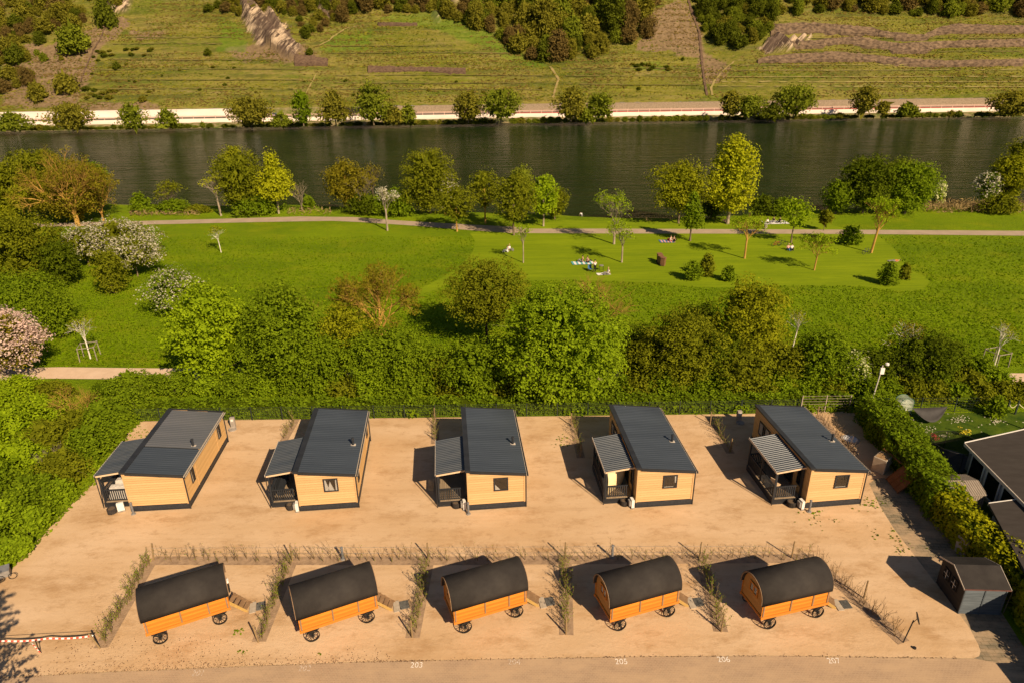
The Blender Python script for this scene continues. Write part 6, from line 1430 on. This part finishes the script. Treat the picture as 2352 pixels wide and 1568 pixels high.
def person(uv, rz, pose, top, bot, hair, label, group=None, s=1.0, z=.014):
    J = {k: tuple(c * s for c in v) for k, v in POSE[pose].items()}
    sh = lambda sgn: tuple(np.array(J['che']) + np.array([sgn * .19 * s, 0, 0])); J['sL'] = sh(-1); J['sR'] = sh(1)
    J['pL'] = tuple(np.array(J['pel']) + np.array([-.09 * s, 0, 0])); J['pR'] = tuple(np.array(J['pel']) + np.array([.09 * s, 0, 0]))
    g = empty('person', P(*uv, z), rz, label, 'person', group)
    k = s
    B = [('pel', 'che', .115, .12), ('che', 'nec', .12, .055), ('nec', 'hea', .05, .085), ('hea', 'top', .088, .065), ('che', 'sL', .12, .06), ('che', 'sR', .12, .06), ('sL', 'eL', .055, .042), ('sR', 'eR', .055, .042), ('eL', 'hL', .042, .032), ('eR', 'hR', .042, .032),
         ('pel', 'pL', .12, .085), ('pel', 'pR', .12, .085), ('pL', 'kL', .085, .058), ('pR', 'kR', .085, .058), ('kL', 'fL', .055, .045), ('kR', 'fR', .055, .045)]
    B = [(a, b_, ra * k, rb * k) for a, b_, ra, rb in B]
    skin('body', J, B, SKIN, g)
    sl = dict(J); sl['qL'] = tuple((np.array(J['sL']) + np.array(J['eL'])) / 2); sl['qR'] = tuple((np.array(J['sR']) + np.array(J['eR'])) / 2); sl['n2'] = tuple(np.array(J['che']) * .6 + np.array(J['nec']) * .4)
    skin('shirt', sl, [('pel', 'che', .12 * k, .125 * k), ('che', 'n2', .125 * k, .08 * k), ('che', 'sL', .125 * k, .065 * k), ('che', 'sR', .125 * k, .065 * k), ('sL', 'qL', .065 * k, .058 * k), ('sR', 'qR', .065 * k, .058 * k)], CLO[top], g, .012)
    skin('trousers', J, [('pel', 'pL', .12 * k, .09 * k), ('pel', 'pR', .12 * k, .09 * k), ('pL', 'kL', .09 * k, .062 * k), ('pR', 'kR', .09 * k, .062 * k), ('kL', 'fL', .06 * k, .05 * k), ('kR', 'fR', .06 * k, .05 * k)], CLO[bot], g, .014)
    hc = (np.array(J['hea']) * .35 + np.array(J['top']) * .65) + np.array([0, -.02 * k, .015 * k])
    MB().lathe([(.02 * k, -.10 * k), (.095 * k, -.05 * k), (.105 * k, .02 * k), (.075 * k, .075 * k), (.02 * k, .095 * k)], 10, None, tuple(hc)).build('hair', hair, g, True)
    return g
def blanket(uv, sx_, sy_, mat, rz, label, mat2=None):
    g = np.random.default_rng(int(uv[0])); n = 10; V = [((a / n - .5) * sx_, (b_ / n - .5) * sy_, .03 + .05 * g.random()) for a in range(n + 1) for b_ in range(n + 1)]; mb = MB()
    for a in range(n):
        mb_m = mat if (mat2 is None or a % 2) else mat2
        mb.add([V[a * (n + 1) + b_] for b_ in range(n + 1)] + [V[(a + 1) * (n + 1) + b_] for b_ in range(n + 1)], [(b_, b_ + 1, n + 2 + b_, n + 1 + b_)[::-1] for b_ in range(n)], mb_m)
    p = P(*uv); o = mb.build('picnic_blanket', None, None, loc=(p.x, p.y, .014)); o.rotation_euler = (0, 0, rz); tag(o, label, 'blanket'); return o
PS = 1.12
person((1366, 626), .3, 'stand', 'white', 'black', HAIRD, 'person standing in a white shirt and black trousers on the lawn', s=PS)
person((1337, 603), 1.2, 'sit', 'black', 'grey', HAIRD, 'person with dark hair and black top sitting on the white blanket, left of two', s=PS); person((1350, 604), -.8, 'sit', 'pink', 'black', HAIRD, 'person in a pinkish top sitting on the white blanket, right of two', s=PS)
blanket((1338, 605), 3.4, 1.6, CLO['white'], .1, 'crumpled white and teal picnic blanket behind the standing person', CLO['teal'])
blanket((1386, 630), 2.0, 1.0, CLO['white'], .2, 'small white blanket beside the grill'); person((1396, 631), 2.0, 'sit', 'white', 'grey', HAIRB, 'person in white sitting at the end of the small white blanket', s=PS)
blanket((1532, 555), 2.6, 1.7, CLO['pink'], 0, 'pink and blue striped picnic blanket near the path', CLO['blue']); person((1540, 555), .5, 'sit', 'white', 'red', HAIRD, 'person in a white top sitting on the striped blanket', s=PS); person((1548, 556), -.6, 'sit', 'black', 'black', HAIRD, 'person all in black sitting right of the striped blanket', s=PS)
blanket((1780, 512), 4.6, 2.4, CLO['white'], 0, 'white blanket between poplar and path'); person((1763, 514), 3.6, 'sit', 'white', 'grey', HAIRD, 'person in a white shirt on the left end of the riverside blanket', s=PS); person((1776, 511), 2.5, 'sit', 'black', 'grey', HAIRD, 'person in black in the middle of the riverside blanket', s=PS); person((1790, 512), 2.2, 'sit', 'black', 'black', HAIRD, 'person in black at the right end of the riverside blanket', s=PS)
person((1667, 512), 1.0, 'sit', 'white', 'pink', HAIRD, 'person in white sitting at the foot of the tall poplar', s=PS)
person((1810, 575), 3.3, 'sit', 'pink', 'blue', HAIRB, 'person in pink and blue sitting under the lime tree, left of two', s=PS); person((1818, 575), 2.9, 'sit', 'white', 'black', HAIRD, 'person in white sitting under the lime tree, right of two', s=PS)
person((2053, 601), 1.6, 'lie', 'orange', 'grey', HAIRD, 'person in orange lying on the grass near the tip of the mown lawn', s=PS)
person((1336, 506), .4, 'bend', 'white', 'grey', HAIRD, 'person in white bending down at the water on the small beach', s=PS, z=-1.2)
person((1165, 579), 2.2, 'sit', 'white', 'white', HAIRB, 'person in white sitting alone on the left of the lawn', s=PS); person((1171, 576), 4.0, 'sit', 'white', 'grey', HAIRB, 'person in white and grey sitting next to the one alone at left', s=PS)
# camping chair, grill, bag
def legs(g, xs_, ys_, h, mat, r_=.02):
    for x in xs_:
        for y in ys_: MB().tube((x, y, 0), (x * .9, y * .9, h), r_).build('leg', mat, g)
g = empty('camping_chair', P(1356, 624), .4, 'blue folding camping chair left of the standing person', 'chair'); MB().box(-.3, .3, -.28, .28, .42, .46).build('seat', CLO['blue'], g); MB().box(-.3, .3, .26, .30, .46, 1.0).build('backrest', CLO['blue'], g); legs(g, (-.28, .28), (-.26, .26), .42, IRON)
g = empty('grill', P(1381, 622), .1, 'small grill on thin legs right of the standing person', 'grill'); MB().lathe([(.30, .75), (.34, .85), (.30, .86)], 12).build('fire_bowl', GREYP, g); legs(g, (-.3, .3), (-.2, .2), .78, IRON)
# brown bins
BIN = surf('brown_bin_plastic', (.16, .075, .035), (.20, .10, .05), 3, .5, .3)
bn = empty('wheelie_bin', (0, 0, 0)); MB().prism([(-.24, -.26, .05), (.24, -.26, .05), (.29, -.30, .98), (-.29, -.30, .98)], (0, .5, 0)).build('body', BIN, bn); MB().prism([(-.31, -.34, .985), (.31, -.34, .985), (.31, .27, 1.06), (-.31, .27, 1.06)], (0, 0, .05)).build('lid', BIN, bn)
for x in (-.27, .27): MB().tube((x - .03, .2, .1), (x + .03, .2, .1), .1, .1, 10).build('wheel', IRON, bn)
for i, (u, v, lb) in enumerate(((1514, 602, 'brown wheelie bin furthest back of the three on the lawn'), (1516, 607, 'brown wheelie bin in the middle of the three on the lawn'), (1522, 611, 'brown wheelie bin nearest of the three on the lawn'))):
    o = bn if i == 0 else copy_tree(bn); p = P(u, v); o.location = (p.x, p.y, .014); o.scale = (1.25,) * 3; o.rotation_euler = (0, 0, .2 + i * .4); tag(o, lb, 'bin', 'brown bins on the lawn')
g = empty('litter_bin', P(1758, 527), 0, 'small grey litter bin beside the riverside path', 'litter bin'); MB().lathe([(.28, 0), (.30, .85), (.26, .86)], 12).build('body', STONE, g); MB().lathe([(.32, .87), (.30, .93)], 12).build('lid', GREYP, g)
# bicycles
def bicycle(uv, rz, mat, label, lean=.12):
    g = empty('bicycle', P(uv[0], uv[1], .014), rz, label, 'bicycle'); g.rotation_euler = (lean, 0, rz)
    for x in (-.53, .53):
        V = []; q = 20
        for k in range(q):
            t = 6.2832 * k / q
            for r_, dy in ((.35, -.02), (.35, .02), (.31, .02), (.31, -.02)): V.append((x + r_ * math.cos(t), dy, .35 + r_ * math.sin(t)))
        w_ = MB().add(V, [(4 * k + j, 4 * ((k + 1) % q) + j, 4 * ((k + 1) % q) + (j + 1) % 4, 4 * k + (j + 1) % 4) for k in range(q) for j in range(4)]).build('wheel', IRON, g)
    mb = MB()
    for a, b_ in (((-.53, 0, .35), (-.18, 0, .80)), ((-.53, 0, .35), (-.05, 0, .30)), ((-.05, 0, .30), (-.2, 0, .88)), ((-.18, 0, .78), (.38, 0, .82)), ((-.05, 0, .30), (.38, 0, .78)), ((.53, 0, .35), (.36, 0, .98))): mb.tube(a, b_, .022)
    mb.build('frame', mat, g); MB().box(-.33, -.10, -.07, .07, .88, .94).build('saddle', IRON, g); MB().tube((.33, -.27, 1.02), (.33, .27, 1.02), .018).build('handlebar', IRON, g)
bicycle((1782, 566), .1, CLO['red'], 'red bicycle parked on the lawn, left of two'); bicycle((1796, 564), -.1, IRON, 'black bicycle parked on the lawn, right of two'); bicycle((1990, 584), .3, IRON, 'dark bicycle leaning on the leaning lime tree', -.2); bicycle((1583, 552), 1.2, GREYM, 'grey bicycle leaning on the small cone-shaped tree')
# far cars
def car(u, v, y, mat, label):
    p = ray_y(u, v, y); g = empty('car', (p.x, y, .92), 0, label, 'car')
    pr_ = [(-2.1, .35), (-2.15, .8), (-1.9, .95), (-1.2, 1.0), (-.7, 1.42), (.9, 1.45), (1.5, 1.02), (2.05, .95), (2.15, .7), (2.1, .35)]
    MB().prism([(x, -.85, z) for x, z in pr_], (0, 1.7, 0)).build('body', mat, g, bevel=.06)
    for yy in (-.865, .855):
        MB().prism([(-1.05, yy, 1.02), (-.65, yy, 1.36), (.82, yy, 1.38), (1.3, yy, 1.03)], (0, .01, 0)).build('side_window', ANTHM, g)
        for x in (-1.35, 1.35): MB().tube((x, yy - .06, .33), (x, yy + .07, .33), .33, .33, 14).build('wheel', IRON, g)
    MB().box(2.13, 2.17, -.7, -.4, .65, .8).build('headlight', MW, g); MB().box(2.13, 2.17, .4, .7, .65, .8).build('headlight', MW, g)
car(628, 256, 330.8, surf('blue_car_paint', (.05, .09, .28), (.06, .10, .32), 1, .3, .5), 'blue car on the far road behind the railing'); car(1283, 249, 333, surf('black_car_paint', (.015, .015, .017), (.02, .02, .022), 1, .25, .5), 'black car on the far road beside the red lane')
p = ray_y(812, 255, 338); g = empty('dark_niche', (p.x, 339.5, .9), 0, 'black block standing in for a shaded opening in the far embankment', 'opening'); MB().box(-5.5, 5.5, -1.2, .4, 0, 2.6).build('niche', surf('opening_shade_black', (.012, .01, .008), (.03, .022, .018), 1), g)  # solid block; the shade of the opening is put into its black colour

# ------------------------------------------------------------------ left front: barrier tape, cart
TR, TWH = surf('tape_red', (.65, .07, .05), (.6, .06, .04), 2), surf('tape_white', (.78, .72, .64), (.74, .68, .6), 2)
pA, pB = P(222, 1484), P(-90, 1500); g = empty('barrier_tape', pA, 0, 'red and white barrier tape strung from the left leaning post', 'barrier tape'); n = 46; A, B_ = Vector((0, 0, .80)), pB - pA + Vector((0, 0, .72))
mb = MB()
for k in range(n):
    a, b_ = A.lerp(B_, k / n), A.lerp(B_, (k + 1) / n); s0 = -.10 * math.sin(math.pi * k * 3 / n % math.pi); s1 = -.10 * math.sin(math.pi * (k + 1) * 3 / n % math.pi)
    mb.add([a + Vector((0, 0, s0)), b_ + Vector((0, 0, s1)), b_ + Vector((0, .05, s1 + .07)), a + Vector((0, .05, s0 + .07))], [(0, 1, 2, 3)], TR if k % 2 else TWH)
mb.build('tape', None, g, split=False)
MB().path([Vector((0, 0, 1.0)), Vector((0, 0, .98)) + (pB - pA) * .5, Vector((0, 0, .95)) + (pB - pA)], .014, 5).build('rope', ROPE if False else BARK, g)
q = P(92, 1497); o = empty('barrier_stand', q, 0, 'thin dark stand holding up the barrier tape', 'stand'); MB().tube((0, 0, 0), (0, 0, .95), .02).build('rod', IRON, o); MB().tube((0, 0, .5), (.12, -.05, 0), .015).build('brace', IRON, o)
mb = MB()
for k in range(6): t0, t1 = k / 6, (k + 1) / 6; mb.add([(-.28 + .25 * t0, -.02, .75 - .73 * t0), (-.28 + .25 * t1, -.02, .75 - .73 * t1), (-.20 + .25 * t1, -.02, .75 - .73 * t1), (-.20 + .25 * t0, -.02, .75 - .73 * t0)], [(0, 1, 2, 3)], TR if k % 2 else TWH)
mb.build('hanging_tape', None, o, split=False)
q = P(12, 1327); g = empty('hand_cart', (q.x, q.y, .02), .5, 'grey box cart with a spoked wheel in the shade at the left edge', 'cart'); MB().prism([(-.45, -.3, .25), (.45, -.3, .25), (.5, -.35, .85), (-.5, -.35, .85)], (0, .65, 0)).build('box', GREYP, g); MB().prism([(-.52, -.38, .86), (.52, -.38, .86), (.52, .34, 1.0), (-.52, .34, 1.0)], (0, 0, .05)).build('lid', GREYM, g)
for x in (-.2, .62):
    V = []; qn = 20
    for k in range(qn):
        t = 6.2832 * k / qn
        for r_, dy in ((.3, -.02), (.3, .02), (.265, .02), (.265, -.02)): V.append((x + r_ * math.cos(t), -.45 + dy, .31 + r_ * math.sin(t)))
    MB().add(V, [(4 * k + j, 4 * ((k + 1) % qn) + j, 4 * ((k + 1) % qn) + (j + 1) % 4, 4 * k + (j + 1) % 4) for k in range(qn) for j in range(4)]).build('wheel', IRON, g)

g.scale = (.8, .8, .8)
# ------------------------------------------------------------------ conifers outside the frame whose shadows fall into it
def conifer(loc, h, r_, seed, label):
    rng = np.random.default_rng(seed); g = empty('conifer', loc, 0, label, 'tree'); mb = MB(); mb.tube((0, 0, 0), (0, 0, h), h * .016, .02, 7, caps=False); pts = []
    z = h * .08
    while z < h * .97:
        k = 5 if z < h * .8 else 4; L0 = r_ * (1 - z / h) ** .75 * (.75 + .5 * rng.random())
        for j in range(k):
            a = 6.28 * j / k + rng.random() * 1.2; L_ = L0 * (.7 + .5 * rng.random()); e = Vector((math.cos(a) * L_, math.sin(a) * L_, z + .12 * L_)); mb.tube((0, 0, z), e, .035, .01, 4, caps=False)
            for t in np.arange(.25, 1.0, .12):
                c_ = Vector((0, 0, z)).lerp(e, t); s_ = .35 * (1.15 - t) * L_ ** .5
                for sd in (-1, 1): pts.append(c_ + Vector((-math.sin(a), math.cos(a), 0)) * sd * s_ * .6 + Vector((0, 0, -.05)))
                pts.append(c_)
        z += h * .045 * (.8 + .5 * rng.random())
    mb.build('trunk', BARK, g, split=False); cen = np.array([tuple(p_) for p_ in pts]); V, ci = leaves(rng, cen, np.full(len(cen), .13), 3, .17, .2); npmesh('crown', V, np.arange(len(V)).reshape(-1, 4), LM['dark'], g, rng.random(len(cen))[ci])
pp = P(-12, 1300); conifer((pp.x + .545 * 19.5, pp.y - .839 * 19.5, 0), 13.8, 3.4, 5, 'tall dark conifer just outside the left front of the yard')
pp = P(2300, 1448); conifer((pp.x + .545 * 6.5, pp.y - .839 * 6.5, 0), 4.8, 1.8, 8, 'small dark conifer outside the right front corner')
# ------------------------------------------------------------------ litter, clods, weeds, tall grass
def scatter(name, pts, size, mat, label, cat, up=1.0, jit=.4, zz=.03, seed=1, asp=.8):
    rng = np.random.default_rng(seed); pos = np.array(pts); pos[:, 2] += zz + rng.random(len(pos)) * size * .3; nn = rng.normal(size=(len(pos), 3)) * jit + [0, 0, up]; nn /= np.linalg.norm(nn, axis=1)[:, None]
    o = npmesh(name, quads(rng, pos, nn, size, asp), np.arange(len(pos) * 4).reshape(-1, 4), mat, None, rng.random(len(pos))); tag(o, label, cat, None, 'stuff')
rng = np.random.default_rng(21)
CLOD = surf('soil_clod', (.13, .075, .04), (.22, .13, .07), 6)
pts = []
for k in range(1500):
    u = rng.uniform(-20, 1000) if k < 1100 else rng.uniform(1000, 2200); v = np.interp(u, [0, 250, 588, 838, 1176, 1470, 1764, 2236], [1556, 1542, 1528, 1519, 1512, 1507, 1505, 1511]) - abs(rng.normal()) * (20 if u < 900 else 3) * rng.random() + 2; pts.append(tuple(P(u, v)))
scatter('soil_clods', pts, .065, CLOD, 'dark soil clods and leaf litter along the edge of the paving', 'litter', jit=.6)
pts = [tuple(P(rng.uniform(120, 560), rng.uniform(1460, 1535))) for k in range(350)]; scatter('leaf_litter', pts, .07, CLOD, 'brown specks of leaf litter on the sand at the left front', 'litter', seed=2)
pts = []
for u, v, n, s_ in ((560, 1498, 12, 5), (735, 1502, 5, 2), (1880, 1185, 40, 26), (2000, 1160, 40, 20), (2070, 1260, 25, 18), (330, 995, 30, 14), (1290, 1010, 16, 12), (545, 1450, 16, 7), (735, 1330, 10, 8), (2040, 1225, 20, 22), (1290, 1020, 12, 10), (700, 1425, 8, 5)):
    for k in range(n): pts.append(tuple(P(u + rng.normal() * s_, v + rng.normal() * s_ * .5)))
scatter('weeds', pts, .16, LM['green'], 'small green weeds growing in the sand', 'weeds', jit=.8, seed=3)
pts = []; lawnu = lawn
while len(pts) < 48000:
    u = rng.uniform(100, 2352, 4000); v = rng.uniform(540, 860, 4000); ok = ~inpoly(u, v, lawnu) & (v > 545) & (v < 842)
    for a, b_ in zip(u[ok], v[ok]): pts.append(tuple(P(a, b_)))
scatter('tall_grass', pts, .30, LM['grassblade'], 'tall unmown meadow grass around the mown lawn', 'grass', .5, .8, .05, 4, .5)
pts = [];
for u0, u1, v0, v1, n in ((300, 460, 484, 500, 500), (2120, 2360, 474, 492, 1500), (660, 760, 484, 497, 120), (1480, 1640, 502, 512, 60)):
    for k in range(n): q = P(rng.uniform(u0, u1), rng.uniform(v0, v1), -.2); pts.append((q.x, q.y, rng.uniform(0, 1.3 if u0 > 2000 else .6)))
scatter('dry_reeds', pts, .8, LM['dry'], 'tan dry reeds and grass along the near river bank', 'reeds', .1, .5, 0, 5, .22)
pts = [tuple(P(rng.uniform(300, 1960), rng.uniform(950, 963))) for k in range(2500)]; pts = [p_ for p_ in pts if True]
pts = [tuple(P(u, v - 6)) for u, v in zip(rng.uniform(300, 1960, 3500), 960 - (rng.random(3500)) * 12)]; scatter('fence_grass', [(a, b_ + .9, c_) for a, b_, c_ in pts], .22, LM['grassblade'], 'strip of rough grass between wire fence and hedge', 'grass', .5, .8, .02, 6, .5)

# rough vineyard growth: vine stocks, dry grass and brambles in rows along the terraces
rng = np.random.default_rng(31)
def hillscatter(name, n, size, mat, label, cat, seed, rows, asp, lo=0.0, hi=1.0):
    r = np.random.default_rng(seed); x = r.uniform(-300, 300, n * 4); d = r.uniform(1, 88, n * 4); y = d + 343.5 + fyo(x)
    z0 = 3.9 + .74 * d + und(x, y); ph = (z0 + 2.0 * N2(x * .012 + 3, y * .004 + 1)) / 2.9; f = ph - np.floor(ph)
    dn = N1(x * .045 + seed, y * .12); ok = (dn > .38 + .25 * r.random(n * 4)) & ((f < .40) if rows else (r.random(n * 4) < .6))
    x, y = x[ok][:n], y[ok][:n]; pos = np.stack([x, y, hz(x, y) + size * .25], 1); nn = r.normal(size=(len(pos), 3)) * .5 + [0, -.7, .7]; nn /= np.linalg.norm(nn, axis=1)[:, None]
    a = np.cross(nn, [0, 0, 1.0]); a /= np.linalg.norm(a, axis=1)[:, None]; b_ = np.cross(nn, a); s = size * (.5 + r.random(len(pos)))[:, None] * .5
    V = np.stack([pos - a * s, pos - b_ * s * asp, pos + a * s, pos + b_ * s * asp], 1).reshape(-1, 3)
    o = npmesh(name, V, np.arange(len(V)).reshape(-1, 4), mat, None, r.random(len(pos))); tag(o, label, cat, None, 'stuff')
hillscatter('vine_rows', 17000, .9, LM['fardark'], 'dark vine stocks and grass along the terrace rows of the far hillside', 'vines', 1, True, .45)
hillscatter('hill_grass', 22000, 1.1, LM['farolive'], 'olive rough grass between the vine rows of the far hillside', 'grass', 2, False, .35)
hillscatter('hill_dry_grass', 30000, 1.2, LM['farbrown'], 'dry brownish growth between the vine rows of the far hillside', 'dry grass', 3, False, .32)

# hut outside the right front corner, casting its shadow on the paving; ragged grass edge along the thicket
q = P(2286, 1521) + Vector((.545, -.839, 0)) * 3.57; g = empty('roadside_hut', (q.x, q.y, 0), 0, 'flat-roofed hut just outside the right front corner', 'hut')
MB().box(.1, 4.9, -5.9, -.1, 0, 2.4).build('wall', PLW, g); MB().box(0, 5, -6, 0, 2.402, 2.5).build('roof', HROOF, g)
rng = np.random.default_rng(41); ed = [(20, 1312), (90, 1240), (150, 1172), (212, 1112), (262, 1040), (302, 985), (322, 968)]; pts = []
for a_, b_ in zip(ed[:-1], ed[1:]):
    for k in range(170): t = rng.random(); pts.append(tuple(P(a_[0] + (b_[0] - a_[0]) * t + rng.normal() * 5 - 4, a_[1] + (b_[1] - a_[1]) * t + rng.normal() * 4)))
scatter('edge_grass', pts, .28, LM['green'], 'ragged low greenery along the left edge of the sand yard', 'grass', .6, .8, .05, 7, .6)
